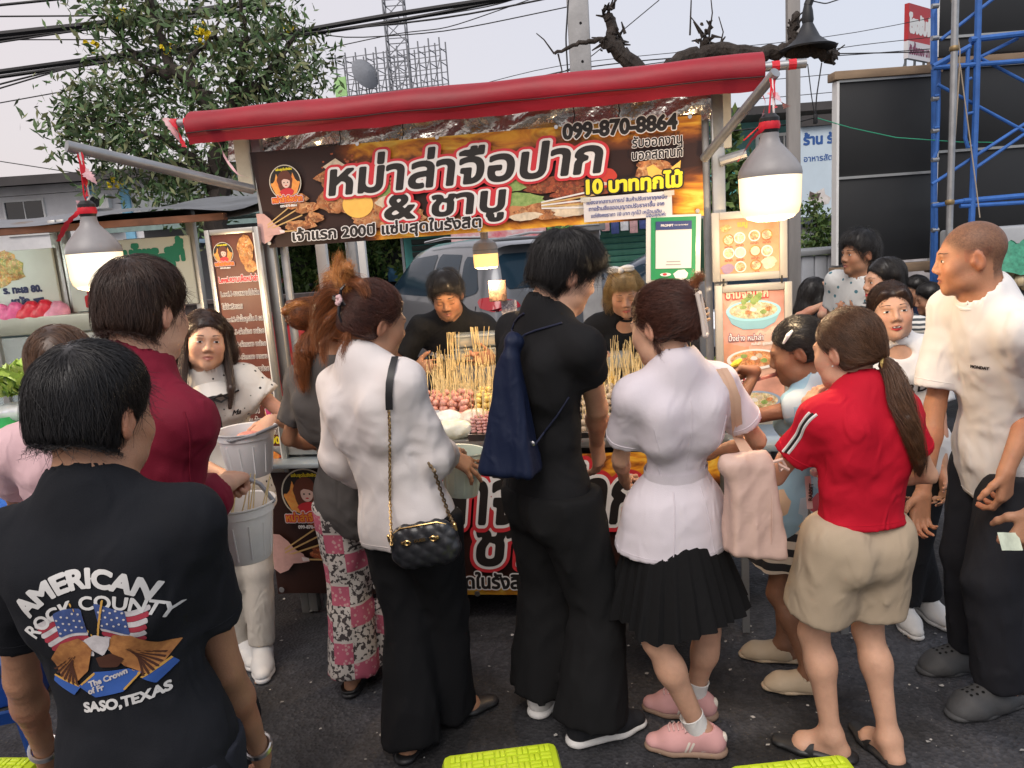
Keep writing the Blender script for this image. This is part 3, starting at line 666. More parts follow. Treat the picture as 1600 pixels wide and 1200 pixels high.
def hair(root,k,style,m,n=2600,h=.006,length=None,r=.00055,extra=None,fade=False,part=None,vol=1.,fringe=False,tail=None,bun=None,flowto=None,curtains=None,step=.011,ns=8,lift=.003,low=-.058):
 Rh,h0,hs=k['Rh'],k['head'],k['hs'];T=lambda*p:h0+Rh@(A3(*p)*hs);Dv=lambda*p:Rh@A3(*p)
 E=lambda c,r_,kk=.02,sub=False,R=None:Ell(T(*c),A3(*r_)*hs,Rh,kk,sub)
 def cut(nv,c,kk=.01):nn=Rh@nrm(nv);return Cut(nn,c*hs+nn@h0,kk)
 v=vol;Pm=[E((0,-.016,.036+.006*v),(.079+.004*v,.095+.005*v,.082+.009*v))]
 if style in('short','crop'):Pm.append(E((0,.0,.068),(.072,.078,.05+.012*v),.03))
 if fringe:Pm.append(E((.0,.062,.062),(.062,.034,.038),.03))
 back=E((0,-.045,-.02),(.070,.066,.07),.03);Pm.append(back)
 Pm+=[cut((0,.80,-.60),.024 if not fringe else .032,.012),cut((0,-.28,-1),max(abs(low),.045)if abs(low)>=.045 else .12,.01)]
 for sx in(-1,1):Pm.append(E((sx*.085,.0,-.018),(.024,.03,.036),.008,True))
 if style=='short' and fade:
  for sx in(-1,1):Pm.append(E((sx*.115,.0,-.06),(.045,.11,.075),.02,True))
 if curtains:
  for cpts,w0,w1,w2 in curtains:
   q=[T(*c)for c in cpts]
   for i in range(len(q)-1):Pm.append(Cone(q[i],q[i+1],(w0,w1,w2,w2,w2)[i]*hs,(w1,w2,w2,w2,w2)[i]*hs,.03,(Rh[:,1],.6)))
 if bun:Pm.append(E(bun[0],(bun[1],)*3,.012))
 if extra:Pm+=extra(T,Rh)
 fl=240 if h<.0065 else 150
 dsp=lambda X,Y,Z:.0035*(vnoise(X*60,Y*60,Z*22)-.5)
 V,F=polyskin(Pm,h,(),dsp);V=relax(V,F,1,.4)
 o=npmesh('hair',V,F,m);wput(o,root)
 if style in('short','crop'):
  W0=T(0.012,-.058,.13)
  def flow(p):q=p-W0;q=q/(np.linalg.norm(q,axis=1)[:,None]+1e-6);return q+Dv(0,.25 if style=='crop' else .1,-.35)
 elif flowto is not None:
  tg=T(*flowto)
  def flow(p):q=tg-p;return q/(np.linalg.norm(q,axis=1)[:,None]+1e-6)
 else:
  pr_=part or(0,.03,.12)
  def flow(p):
   loc=(p-h0)@Rh;q=np.stack([np.sign(loc[:,0]-pr_[0])*np.clip(1.2*(loc[:,2]-.02)/.1,0,1),-.35*np.clip((loc[:,2]-.02)/.1,0,1),-np.ones(len(p))*(.35+np.clip(1-(loc[:,2])/.1,0,1))],1)
   return q@Rh.T
 roots=sample_surf(V,F,n)
 pts=grow(Pm,roots,flow,ns,step*hs,lift)
 s_=strands('hair_strands',pts,m,o,r)
 if tail:
  for i,t in enumerate(tail):
   q=[T(*c)for c in t['path']]if not t.get('world')else t['path']
   tp=tail_pts(q,t['w']*hs,int(t.get('n',500)*1.5),t.get('K',12),t.get('taper',(1,1.2,.4)),t.get('curl',.3),t.get('frizz',.004),t.get('flat'))
   strands('lock',tp,t.get('m',m),o,t.get('r',r))
   if t.get('core',True):
    Pc=[Cone(q[j],q[j+1],t['w']*hs*.58*np.interp(j/(len(q)-1),[0,.4,1],t.get('taper',(1,1.2,.4))),t['w']*hs*.58*np.interp((j+1)/(len(q)-1),[0,.4,1],t.get('taper',(1,1.2,.4))),.02)for j in range(len(q)-1)]
    Vc,Fc=polyskin(Pc,.008);npmesh('lock_core',Vc,Fc,t.get('m',m),o)
 return o
def shirt(root,k,m,name='shirt',o=.016,sleeve=.52,so=.02,hem=-.05,h=.009,fold=.006,collar=.066,back=0.,long=False,disp=None,cuff=None,neckdrop=.0,flare=0.,zclip=None,hemshape=None,fine=()):
 """a top: hem is measured from the pelvis point along the spine"""
 s=k['s'];Pm=torso(k,o);pv,sp,f,r,nb=k['pelvis'],k['sp'],k['f'],k['r'],k['neck']
 if hem<-.02:Pm.append(Cone(pv,pv+sp*(hem-.05),.140*s*k['g']+o+flare*.5,.140*s*k['g']+o+flare,.04,(f,.74)))
 hp=pv+sp*hem;Pm.append(Cut(-sp,-(sp@hp),.004))
 subs=[]
 for c,sg in(('l',-1),('r',1)):
  a,e,w=k['s'+c],k['e'+c],k['w'+c];ra=.0435*s*(k['g']+1)/2*(1 if k['male']else .88)
  if long:
   q=e+(w-e)*long
   Pm+=[Cone(a,e,ra+so,.040*s+so,.035),Cone(e,q,.040*s+so,.034*s+so,.03,flat=True)]
   subs.append(Cone(q-(w-e)*.12,w,.030*s,.03*s,.004,sub=True))
   if cuff:Pm.append(Cone(q-nrm(w-e)*.05,q,.036*s+so+.005,.034*s+so+.006,.004,flat=True,flata=True))
  else:
   q=a+(e-a)*sleeve;Pm.append(Cone(a,q,ra+so,ra*.96+so*1.25,.035,flat=True))
   subs.append(Cone(a+(e-a)*(sleeve-.12),a+(e-a)*1.1,ra*.96,ra*.96,.004,sub=True))
 Pm+=subs
 Pm.append(Cone(nb-sp*.10*s-f*.006,nb+sp*.030*s+f*.002,.088*s+o*.4,.074*s+o*.3,.03));Pm[-1],na=Pm[-1],nrm(sp+f*.32);nt=nb+sp*.022*s+f*.006;Pm.append(Cone(nt,nt+na*.18,collar*s,collar*s*1.1,.005,sub=True,flata=True))
 if neckdrop:Pm.append(Ell(nb-sp*.03*s+f*.08,A3(.06,.06,.02+neckdrop)*s,k=.01,sub=True))
 dd=[folds(fold*1.5,9,sp+f*.2+r*.25,.16,seed=rng.random()*9),folds(fold*1.1,15,nrm(r+sp*.8),.14,seed=rng.random()*9),folds(fold*.8,22,nrm(r-sp*.5),.16,seed=rng.random()*9)];dd=[(lambda X,Y,Z,g_=g_:g_(X,Y,Z)*np.clip((np.sqrt((X-nb[0])**2+(Y-nb[1])**2+(Z-nb[2])**2)-.10*s)/.10,.08,1))for g_ in dd]if disp is None else disp
 Pm=[p for p in Pm if not(getattr(p,'cut',False)or p.sub)]+[p for p in Pm if getattr(p,'cut',False)or p.sub]
 V,F=polyskin(Pm,h,fine,dd);V=relax(V,F,2,.45)
 ob=npmesh(name,V,F,m);wput(ob,root);ob_k=k
 return ob
def ribcollar(root,k,m,rr=.062,tubr=.008,drop=.012,name='collar'):
 s=k['s'];nb,sp,f,r=k['neck'],k['sp'],k['f'],k['r'];pts=[]
 for i in range(25):
  a=2*math.pi*i/24;ca,sa=math.cos(a),math.sin(a);pts.append(nb+r*ca*(rr+.007)*s+f*(sa*(rr+.007)*s+.006)+sp*(.024*s-.32*sa*rr*s))
 o=MB().tube(pts,tubr,8,cap=False).build(name,m);return wput(o,root)
def trousers(root,k,m,name='trousers',o=.012,wk=.07,wh=.075,length=.97,top=-.03,h=.011,fold=.006,bag=0.,zcut=None,disp=None,drape=0.):
 s,g=k['s'],k['g'];pv,sp,f,r=k['pelvis'],k['sp'],k['f'],k['r'];rp=(.130 if k['male']else .131)*s*g+o
 Pm=[Cone(pv-sp*.05,pv+sp*top,rp,(.122 if k['male']else .104)*s*g+o,.04,(f,.74))]
 for c,sg in(('l',-1),('r',1)):
  hp,kn,a=k['h'+c],k['k'+c],k['a'+c];e=kn+(a-kn)*length
  Pm+=[Cone(pv-sp*.05*s-f*.035*s+r*sg*.068*s,pv-sp*.08*s-f*.035*s+r*sg*.07*s,.081*s*g+o*.8,.078*s*g+o*.8,.04),Cone(hp,kn,.080*s*g+o+bag*.35,wk*s*.86+bag*.4,.018)]
  if length>0:Pm.append(Cone(kn,e-UPZ*drape,wk*s*.86+bag*.4,wh*s,.018,flat=True))
 if length<=0:
  for c in 'lr':Pm.append(Cut(nrm(k['k'+c]-k['h'+c]),nrm(k['k'+c]-k['h'+c])@(k['h'+c]+(k['k'+c]-k['h'+c])*(1+length)),.004))
 Pm.append(Cut(UPZ,(pv+sp*top)@UPZ,.004))
 if zcut is not None:Pm.append(Cut(-UPZ,-zcut,.004))
 dd=[folds(fold*1.6,9,(0,0,1),.12,seed=rng.random()*9),folds(fold*1.0,16,nrm(A3(.5,.2,1)),.3,seed=rng.random()*9)]if disp is None else disp
 V,F=polyskin(Pm,h,(),dd);V=relax(V,F,2,.45)
 return wput(npmesh(name,V,F,m),root)
def skirt(root,k,m,top=.03,length=.36,r0=.17,r1=.30,pleats=22,amp=.014,name='skirt',n=220,hemw=.03,ctr=None):
 pv,sp,f,r=k['pelvis'],k['sp'],k['f'],k['r'];s=k['s'];mb=MB()
 def fn(u,v):
  a=2*math.pi*u;w=(u*pleats)%1;sv=abs(w*2-1)if w<.75 else(w-.75)*2;sv=w/.8 if w<.8 else(1-w)/.2
  R_=(r0+(r1-r0)*v**.85)*s+amp*(.05+v)*(sv-.5)*2;R_+=.02*v*math.sin(a*3+1)+.012*v*math.sin(a*7)
  z=top-length*v-hemw*v*v*(.4*math.sin(a*2+.6)+.4*math.sin(a*5));q=pv+r*math.cos(a)*R_+f*math.sin(a)*R_*.9
  return tuple(A3(q[0],q[1],pv[2]+z))
 mb.grid(fn,n,22);return wput(mb.build(name,m,smooth=True,auto=50),root)
def person(label,loc):
 o=thing('person',(float(loc[0]),float(loc[1]),0),0,label,'person');WORLD[o.name]=(float(loc[0]),float(loc[1]),0);return o
def sub(o,root):return wput(o,root)
def sneaker(root,k,c,mu_,ms,name='shoe',hi=0.):
 s=k['s'];A=k['a'+c];t=k['t'+c];sd=np.cross(t,UPZ);gz=A[2]-.085*s
 B=lambda f_,x,z:A3(*(A[:2]+t[:2]*f_*s+sd[:2]*x*s),gz+z*s)
 Pm=[Cone(B(-.045,0,.045),B(.10,0,.045),.042*s,.044*s,.02,(UPZ,.9)),Cone(B(.1,0,.038),B(.165,0,.034),.044*s,.036*s,.03,(UPZ,.75)),Cone(B(-.04,0,.07),B(.0,0,.088+hi),.037*s,.042*s,.03),Cone(B(.0,0,.085),B(.10,0,.055),.040*s,.038*s,.03),Cut(-UPZ,-(gz+.022*s),.003),Cone(B(-.005,0,.085+hi),B(-.01,0,.14),.034*s,.04*s,.004,sub=True)]
 V,F=polyskin(Pm,.006);up=wput(npmesh(name,relax(V,F),F,mu_),root)
 Pm=[Cone(B(-.05,0,.016),B(.10,0,.013),.045*s,.048*s,.02,(UPZ,.55)),Cone(B(.10,0,.013),B(.17,0,.016),.048*s,.037*s,.02,(UPZ,.5)),Cut(-UPZ,-(gz+.003),.003),Cut(UPZ,gz+.034*s,.004)]
 V,F=polyskin(Pm,.006);npmesh('sole',relax(V,F),F,ms,up);up['_B']=0
 return up,B
def slipper(root,k,c,m,name='sandal',strap=(.05,.12),sole=None,thick=.022,bulk=.0,holes=False,heel=True,over=True):
 """clog or slide: sole and an upper over the front of the foot"""
 s=k['s'];A=k['a'+c];t=k['t'+c];sd=np.cross(t,UPZ);gz=A[2]-.085*s
 B=lambda f_,x,z:A3(*(A[:2]+t[:2]*f_*s+sd[:2]*x*s),gz+z*s)
 Pm=[Cone(B(-.055,0,.012),B(.10,0,.012),.042*s+bulk*.5,.05*s+bulk*.5,.02,(UPZ,.4)),Cone(B(.10,0,.012),B(.175,0,.014),.05*s+bulk*.5,.042*s+bulk*.5,.02,(UPZ,.4)),Cut(-UPZ,-(gz+.002),.002)]
 V,F=polyskin(Pm,.0065);so=wput(npmesh(name,relax(V,F),F,sole or m),root)
 if over:
  x0,x1=strap
  Pm=[Cone(B(x0-.02,0,.036),B(x1,0,.034),.05*s+bulk,.052*s+bulk*.8,.02,(UPZ,.95)),Cone(B(x1,0,.03),B(max(x1,min(x1+.03,.165)),0,.024),.05*s+bulk,.045*s+bulk*.6,.02,(UPZ,.7)),Cone(B(x0-.03,0,.075),B(x0+.02,0,.06),.03*s,.034*s+bulk*.4,.03)]
  if heel:Pm+=[Cone(B(-.05,0,.035),B(.02,0,.035),.044*s+bulk*.6,.048*s+bulk,.02,(UPZ,.7))]
  Pm+=[Cut(-UPZ,-(gz+.012),.002),Cone(B(x0-.08,0,.09),B(x0+.01,0,.052),.04*s,.036*s,.004,sub=True),Cone(B(-.06,0,.058),B(x0,0,.058),.036*s,.04*s,.006,sub=True)]
  V,F=polyskin(Pm,.006);up=npmesh('upper',relax(V,F),F,m,so)
  if holes:
   hb=MB()
   for i in range(4):
    for j in range(3):
     q=B(x0+.028+.022*i,(j-1)*.026*(1-.1*i),.12);bv=BVHTree.FromPolygons([Vector(v)for v in V],[tuple(map(int,f))for f in F]);h_=bv.ray_cast(Vector(q),Vector((0,0,-1)),.3)
     if h_[0]is not None:hb.lathe(h_[0]+h_[1]*.0008,[(0,0),(.0052,0)],8,h_[1])
   if hb.v:hb.build('vent_holes',mat('hole_dark',(.008,.008,.008),.9,var=0),up,smooth=False)
 return so,B
def asphalt():
 m=mat('asphalt',(.036,.037,.041),.8,var=.3,vs=2.2,spec=.35);n,l=m.node_tree.nodes,m.node_tree.links;b=n['Principled BSDF']
 tx=n.new('ShaderNodeTexCoord');v=n.new('ShaderNodeTexVoronoi');v.inputs['Scale'].default_value=70;l.new(tx.outputs['Object'],v.inputs[0])
 nz=n.new('ShaderNodeTexNoise');nz.inputs['Scale'].default_value=1.1;nz.inputs['Detail'].default_value=8;nz.inputs['Distortion'].default_value=.8;l.new(tx.outputs['Object'],nz.inputs[0])
 rp=n.new('ShaderNodeValToRGB');l.new(nz.outputs[0],rp.inputs[0]);rp.color_ramp.elements[0].position=.42;rp.color_ramp.elements[0].color=(.45,.42,.40,1);rp.color_ramp.elements[1].position=.62;rp.color_ramp.elements[1].color=(1.55,1.55,1.6,1)
 r2=n.new('ShaderNodeValToRGB');l.new(v.outputs['Color'],r2.inputs[0]);r2.color_ramp.elements[0].color=(.75,.75,.75,1);r2.color_ramp.elements[1].color=(1.35,1.33,1.3,1);r2.color_ramp.elements[0].position=.3;r2.color_ramp.elements[1].position=.9
 m1=n.new('ShaderNodeMixRGB');m1.blend_type='MULTIPLY';m1.inputs[0].default_value=1;l.new(b.inputs['Base Color'].links[0].from_socket,m1.inputs[1]);l.new(rp.outputs[0],m1.inputs[2])
 m2=n.new('ShaderNodeMixRGB');m2.blend_type='MULTIPLY';m2.inputs[0].default_value=1;l.new(m1.outputs[0],m2.inputs[1]);l.new(r2.outputs[0],m2.inputs[2]);l.new(m2.outputs[0],b.inputs['Base Color'])
 bp=n.new('ShaderNodeBump');bp.inputs['Distance'].default_value=.004;l.new(v.outputs['Distance'],bp.inputs['Height'])
 b2=n.new('ShaderNodeBump');b2.inputs['Distance'].default_value=.02;l.new(nz.outputs[0],b2.inputs['Height']);l.new(bp.outputs[0],b2.inputs['Normal']);l.new(b2.outputs[0],b.inputs['Normal'])
 rr=n.new('ShaderNodeMapRange');l.new(nz.outputs[0],rr.inputs[0]);rr.inputs[1].default_value=.35;rr.inputs[2].default_value=.65;rr.inputs[3].default_value=.95;rr.inputs[4].default_value=.5;l.new(rr.outputs[0],b.inputs['Roughness'])
 return m
ASPH=asphalt()
def gfn(u,v):
 x=(u-.5)*9;y=-1+v*9;z=.012*(vnoise(np.array([x*1.3+50]),np.array([y*1.3+50]),np.array([.5]))[0]-.5)+.005*(vnoise(np.array([x*5+50]),np.array([y*5+50]),np.array([3.5]))[0]-.5)
 e=min(1,6*min(u,1-u,v,1-v));return(x,y,z*e)
g=MB().grid(gfn,90,90);g.add([(-400,-60,-.01),(400,-60,-.01),(400,700,-.01),(-400,700,-.01)],[(0,1,2,3)])
tag(g.build('ground',ASPH,auto=0),kind='structure')
lt=MB()
for i in range(900):
 y=1.5+2.2*random.random()**1.2;x=-1.8+4.2*random.random();x=x if random.random()<.45 else .2+2.0*random.random();a=random.random()*6;s_=random.choice((.002,.003,.003,.004,.006,.010));k_=random.randint(4,6)
 lt.add([(x+s_*random.uniform(.5,1.2)*math.cos(a+6.28*j/k_),y+s_*random.uniform(.4,1)*math.sin(a+6.28*j/k_),.009+random.random()*.004)for j in range(k_)],[tuple(range(k_))])
tag(lt.build('litter',mat('litter',(.36,.35,.33),.9,var=.5,vs=3)),'pale crumbs and flattened scraps trodden into the dark asphalt','litter',kind='stuff')
WALLW=mat('old_white_wall',(.72,.71,.71),.9,var=.18,vs=.8,bump=.004,bs=9);DARK=mat('dark_void',(.012,.012,.014),.7,var=.2)
ROOFD=mat('roof_dark',(.06,.055,.055),.8,var=.25,vs=1);BLUEP=mat('pilaster_blue',(.22,.48,.66),.8,var=.15)
GLASSD=mat('window_glass_dark',(.02,.025,.03),.08,var=0,spec=.7);ALU=mat('aluminium',(.42,.42,.40),.38,metal=.85,var=.1,vs=9,bump=.0004,bs=60)
STEEL=mat('stainless',(.52,.52,.52),.28,metal=1.,var=.08,vs=12);CONC=mat('concrete',(.36,.36,.36),.9,var=.2,vs=4,bump=.002,bs=30)
GREYM=mat('grey_metal',(.20,.21,.22),.6,var=.15);WHITE=mat('white_paint',(.72,.72,.70),.5,var=.06);GALV=mat('galvanised',(.34,.35,.36),.45,metal=.7,var=.15,vs=14)
BLACKP=mat('black_plastic',(.015,.015,.016),.45,var=.1);RUBBER=mat('rubber',(.018,.018,.02),.85,var=.1)
t=thing('shophouse',(-13.5,31,0),rad(2),'long white two-storey shophouse with blue pilasters and dark roof','building')
MB().box((0,5,2.6),(24,10,5.2)).build('wall',WALLW,t,smooth=False)
MB().box((0,4.6,5.36),(25,11.6,.16)).beam((-12.5,-1.2,5.2),(12.5,-1.2,5.22),.12,.2).build('roof',ROOFD,t,smooth=False)
for x in(-7.6,-2.3,-1.0,3.4,8.0):MB().box((x,-.06,2.7),(.35,.12,5.1)).build('pilaster',BLUEP,t,smooth=False)
def win(par,x,z,w,h,y=0.,bars=3,fm=None,gm=None):
 f=MB()
 for sx in(-1,1):f.box((x+sx*w/2,y-.03,z),(.07,.1,h+.07))
 for sz in(-1,1):f.box((x,y-.03,z+sz*h/2),(w-.07,.1,.07))
 for i in range(1,bars):f.box((x-w/2+w*i/bars,y-.02,z),(.035,.05,h-.07))
 o=f.build('window',fm or WHITE,par,smooth=False)
 MB().box((x,y-.012,z),(w-.07,.02,h-.07)).build('pane',gm or GLASSD,o,smooth=False);return o
for x,w,b in((-4.9,1.5,2),(.2,1.0,5),(2.0,.9,3),(5.6,1.4,3),(9.5,1.4,3),(-10,1.5,3)):win(t,x,4.0,w,1.3,0,b)
for x,z in((-1.9,4.4),(-1.7,3.5),(3.0,4.4)):
 a=MB().box((x,-.2,z),(.75,.34,.55),bev=.03).build('air_conditioner',WHITE,t);MB().lathe((x-.12,-.375,z),[(0,0),(.2,.0),(.21,.01)],16,(0,-1,0)).build('fan_grille',DARK,a)
for x in(-9,-5.2,-.1,2.0,5.6,9.6):
 pts=[(-.9,0),(.9,0),(.9,1.4)]+[(.9*math.cos(a),1.4+.55*math.sin(a))for a in np.linspace(0.2,math.pi-.2,9)]+[(-.9,1.4)]
 V,F=poly(pts);flat('arch',V,F,DARK,t,A3(x,-.02,.3),A3(1,0,0),A3(0,0,1),.01)
a=MB().box((4,-1.6,2.75),(8,3.0,.12)).build('awning',mat('awning_dark',(.07,.07,.075),.8,var=.3),t,smooth=False)
def shop(name,x,y,w,h,d,wallm,label,rz=0.):
 t=thing(name,(x,y,0),rad(rz),label,'building');MB().box((0,d/2,h/2),(w,d,h)).build('wall',wallm,t,smooth=False);return t
def shutter(par,x,z0,w,h,y,m,nm='shutter_slat',step=.12):
 n=int(h/step);me=None
 for i in range(n):
  if me is None:o=MB().box((0,0,0),(w,.03,step*.86),bev=.012).build(nm,m,par);me=o.data
  else:o=put(bpy.data.objects.new(nm,me),par)
  o.location=(x,y,z0+step*(i+.5))
TEAL=mat('teal_paint',(.10,.36,.33),.75,var=.15,vs=2);GREYW=mat('grey_wall',(.24,.25,.26),.9,var=.2,vs=1.2)
CREAMW=mat('cream_wall',(.5,.47,.42),.9,var=.15);GRNP=mat('green_sheet',(.06,.20,.14),.6,var=.25)
t=shop('shop_building',1.7,15.2,7.2,3.0,7,TEAL,'single-storey teal shop with white strip sign and dark green shutters',0)
MB().box((0,-.35,2.35),(7.4,.7,.62)).build('fascia',TEAL,t,smooth=False)
fb=MB().box((-.8,-.74,2.33),(2.4,.06,.34)).build('shop_sign',mat('sign_white',(.6,.62,.66),.5,var=.04),t,smooth=False)
V,F=text2d('ร้านค้า',.22,bold=.03);flat('lettering',V,F,mat('print_blue',(.05,.12,.35),.6,var=0),fb,A3(-1.7,-.775,2.25),A3(1,0,0),A3(0,0,1),.002)
shutter(t,.9,0,3.0,2.0,-.03,GRNP);shutter(t,-2.1,0,2.7,2.0,-.03,mat('shutter_dark',(.03,.045,.04),.5,var=.2))
fb=MB().box((-1.75,-.80,1.78),(1.75,.04,.5)).build('vinyl_sign',mat('sign_pinkred',(.62,.12,.16),.5,var=.35,vs=5,col2=(.7,.62,.6)),t,smooth=False)
MB().box((-1.75,-.825,1.62),(1.7,.01,.16)).build('print',mat('sign_greenwhite',(.25,.5,.2),.5,col2=(.75,.75,.75),vs=7),fb,smooth=False)
t=shop('shop_building',-3.6,19,10,3.6,6,GREYW,'low grey market shop behind the silver car with lit tubes and yellow sign')
MB().beam((-5.2,-2.6,2.55),(5.2,-2.6,2.55),.1,.1).box((0,-1.3,2.75),(10.4,2.7,.1)).build('awning',mat('tin_green',(.20,.28,.26),.6,var=.2),t,smooth=False)
ys=MB().box((2.6,-2.72,2.55),(3.4,.06,.72)).build('shop_sign',mat('sign_yellow',(.72,.50,.06),.5,var=.08),t,smooth=False)
MB().box((2.2,-2.76,2.62),(2.0,.02,.28)).build('print',mat('print_red',(.55,.03,.04),.5,var=.1),ys,smooth=False)
V,F=text2d('อาหารตามสั่ง',width=2.6,bold=.06);flat('lettering',V,F,mat('print_red2',(.5,.02,.03),.5,var=0),ys,A3(1.1,-2.755,2.26),A3(1,0,0),A3(0,0,1),.003)
TUBE=emis('tube_white',(1,.97,.9),6.)
for x in(-1.6,.3,1.2,3.4):MB().tube([(x,-2.0,2.2),(x+1.2,-2.0,2.2)],.03,6).build('tube_lamp',TUBE,t)
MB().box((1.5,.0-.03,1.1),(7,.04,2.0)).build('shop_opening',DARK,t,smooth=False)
for i in range(14):
 x=random.uniform(-3,4.6);c=random.choice([(.5,.1,.1),(.1,.25,.5),(.55,.55,.5),(.5,.35,.1),(.1,.35,.15)])
 MB().box((x,-.5,.9+random.random()*.9),(.25+.3*random.random(),.2,.18+.25*random.random()),bev=.03).build('goods_box',mat('goods%d'%int(c[0]*100+c[1]*10),c,.6),t)
o=tag(MB().lathe((1.02,12.6,1.86),[(0,.12),(.33,.08),(.36,.0),(.34,-.01),(.3,.06),(0,.1)],24,(-.75,-.6,.1)).build('basin',mat('lime_plastic',(.16,.55,.10),.4,var=.05)),'bright green round plastic basin hung on the shop front','basin')
o=tag(MB().lathe((1.22,12.7,1.86),[(0,.1),(.33,.08),(.36,.0),(.34,-.01),(.3,.06),(0,.08)],24,(-.75,-.6,.1)).build('basin',mat('grey_plastic',(.42,.45,.5),.4,var=.05)),'pale grey round plastic basin hung behind the green one','basin')
t=thing('hanging_display',(1.62,11.6,1.6),0,'clear bags and dark blue packets hanging before the market shop','shop display')
for i in range(7):MB().box((-.35+.14*i,.02*random.random(),.28+.1*random.random()),(.12,.03,.26+.1*random.random()),bev=.012).build('packet',mat('packet%d'%(i%3),[(.05,.07,.2),(.6,.6,.62),(.5,.3,.3)][i%3],.35,var=.3,vs=20),t)
MB().beam((-.5,0,.55),(.6,0,.55),.02).build('rail',GREYM,t)
t=shop('shop_building',6.6,19.5,5.2,4.2,6,mat('teal_dull',(.12,.26,.25),.8,var=.25,vs=1.5),'teal and grey two-storey building with corrugated eaves',0)
MB().box((0,-.5,4.28),(6,1.6,.18)).build('roof',ROOFD,t,smooth=False)
for x in(-1.6,.3):win(t,x,3.45,1.0,.8)
for i in range(5):MB().box((-1.2+.8*i,-.6,1.2+.06*i),(.7,.3,.9),bev=.02).build('goods_box',mat('goods_warm',(.45,.22,.10),.7,var=.5,vs=3),t)
MB().box((0,-.55,2.9),(5.0,1.1,.1)).build('awning',mat('awn_brown',(.22,.13,.09),.8,var=.3),t,smooth=False)
t=thing('shop_banner',P(1250,270,14),rad(-3),'large pale blue pet food shop banner with blue lettering and cat picture','banner')
MB().box((.62,0,0),(1.25,.05,1.55)).build('sheet',mat('banner_paleblue',(.55,.66,.74),.6,var=.07,vs=1.5),t,smooth=False)
MB().beam((0,.04,.86),(1.3,.04,.86),.3,.18).build('eaves',ROOFD,t,smooth=False)
PB=mat('print_navy',(.03,.10,.32),.6,var=0)
for tx_,w,z,b in(('ร้าน รังสิ',.78,.47,.05),('อาหารสัตว์ แ',.70,.18,.02)):
 V,F=text2d(tx_,width=w,bold=b);flat('lettering',V,F,PB,t,A3(.05,-.026,z),A3(1,0,0),A3(0,0,1),.003)
V,F=text2d('Ro',width=.34,bold=.07,slant=.2);flat('lettering',V,F,PB,t,A3(.68,-.026,-.33),A3(1,0,0),A3(0,0,1),.003)
V,F=poly([(-.2,-.02),(-.17,.12),(-.08,.08),(.02,.13),(.08,.16),(.1,.05),(.2,-.02),(.16,-.12),(-.02,-.15),(-.14,-.1)]);flat('cat_picture',V,F,mat('cat_fur',(.5,.45,.42),.8,col2=(.75,.72,.7),vs=9),t,A3(.33,-.026,-.45),A3(1,0,0),A3(0,0,1),.003)
V,F=poly([(-.17,.12),(-.19,-.03),(-.02,-.02),(.03,.08),(-.08,.07)]);flat('cat_patch',V,F,mat('cat_dark',(.12,.09,.08),.8),t,A3(.33,-.026,-.45),A3(1,0,0),A3(0,0,1),.006)
t=shop('shop_building',6.6,15.2,3.6,2.35,3,mat('shop_mixed',(.34,.32,.32),.8,var=.5,vs=2.2),'grey cluttered shopfront below the pale blue banner')
for i,(z,c)in enumerate(((2.1,(.55,.57,.6)),(1.75,(.12,.13,.15)),(1.35,(.5,.5,.5)))):MB().box((-.4,-.05,z),(2.6,.08,.26)).build('sign_panel',mat('sgn%d'%i,c,.6,var=.3,vs=6),t,smooth=False)
V,F=text2d('วัดค้า ทั้ง',width=.8,bold=.03);flat('lettering',V,F,DARK,t,A3(-1.3,-.095,2.05),A3(1,0,0),A3(0,0,1),.003)
t=thing('roadside_sign',P(1416,52,22),rad(38),'red and white shop sign on a frame above the black panels','sign')
MB().box((.75,0,.28),(1.5,.12,.95)).build('sign_board',mat('sign_red',(.42,.025,.03),.5,var=.08),t,smooth=False)
MB().box((.75,0,-.42),(1.5,.12,.45)).build('sign_board',mat('sign_offwhite',(.62,.6,.62),.5,var=.05),t,smooth=False)
V,F=text2d('โรงรับจำ',width=1.45,bold=.09,sy=1.25);flat('lettering',V,F,WHITE,t,A3(.04,-.061,.05),A3(1,0,0),A3(0,0,1),.004)
V,F=text2d('รับซื้อทอง นาก',width=1.35,bold=.06,sy=1.3);flat('lettering',V,F,mat('print_maroon',(.2,.03,.08),.5,var=0),t,A3(.06,-.061,-.52),A3(1,0,0),A3(0,0,1),.004)
for x in(.2,.75,1.3):MB().beam((x,.1,-.6),(x,.1,-2.6),.05).beam((x,.1,-.7),(x+.3,.6,-1.6),.04).build('strut',GREYM,t)
t=thing('shop_sign',P(1392,118,18),rad(10),'small red sign with a white bird shape just above the black panel','sign')
MB().box((.55,0,-.05),(1.25,.1,.42),bev=.05).build('sign_board',mat('sign_rose',(.45,.07,.09),.5,var=.08),t)
V,F=poly([(.1,.05),(.35,.07),(.5,.0),(.85,.08),(.62,-.02),(.58,-.12),(.45,-.04),(.3,.0)]);flat('bird_emblem',V,F,WHITE,t,A3(.05,-.055,-.03),A3(1,0,0),A3(0,0,1),.004)
HAZEM=mat('mast_steel',(.20,.21,.23),.8,var=.1)
t=thing('lattice_mast',P(628,145,62),0,'tall thin lattice steel mast against the pale sky','mast');m_=MB()
for i in range(9):
 z=i*1.35-3;w=.75
 for a in range(4):
  p=[(-w,-w),(w,-w),(w,w),(-w,w)];c0,c1=p[a],p[(a+1)%4]
  m_.beam((*c0,z),(*c0,z+1.35),.1);m_.beam((*c0,z),(*c1,z+1.35),.06);m_.beam((*c0,z),(*c1,z),.06)
m_.build('lattice',HAZEM,t,smooth=False);MB().beam((0,0,-22),(0,0,-3),1.2).build('mast_base',HAZEM,t,smooth=False)
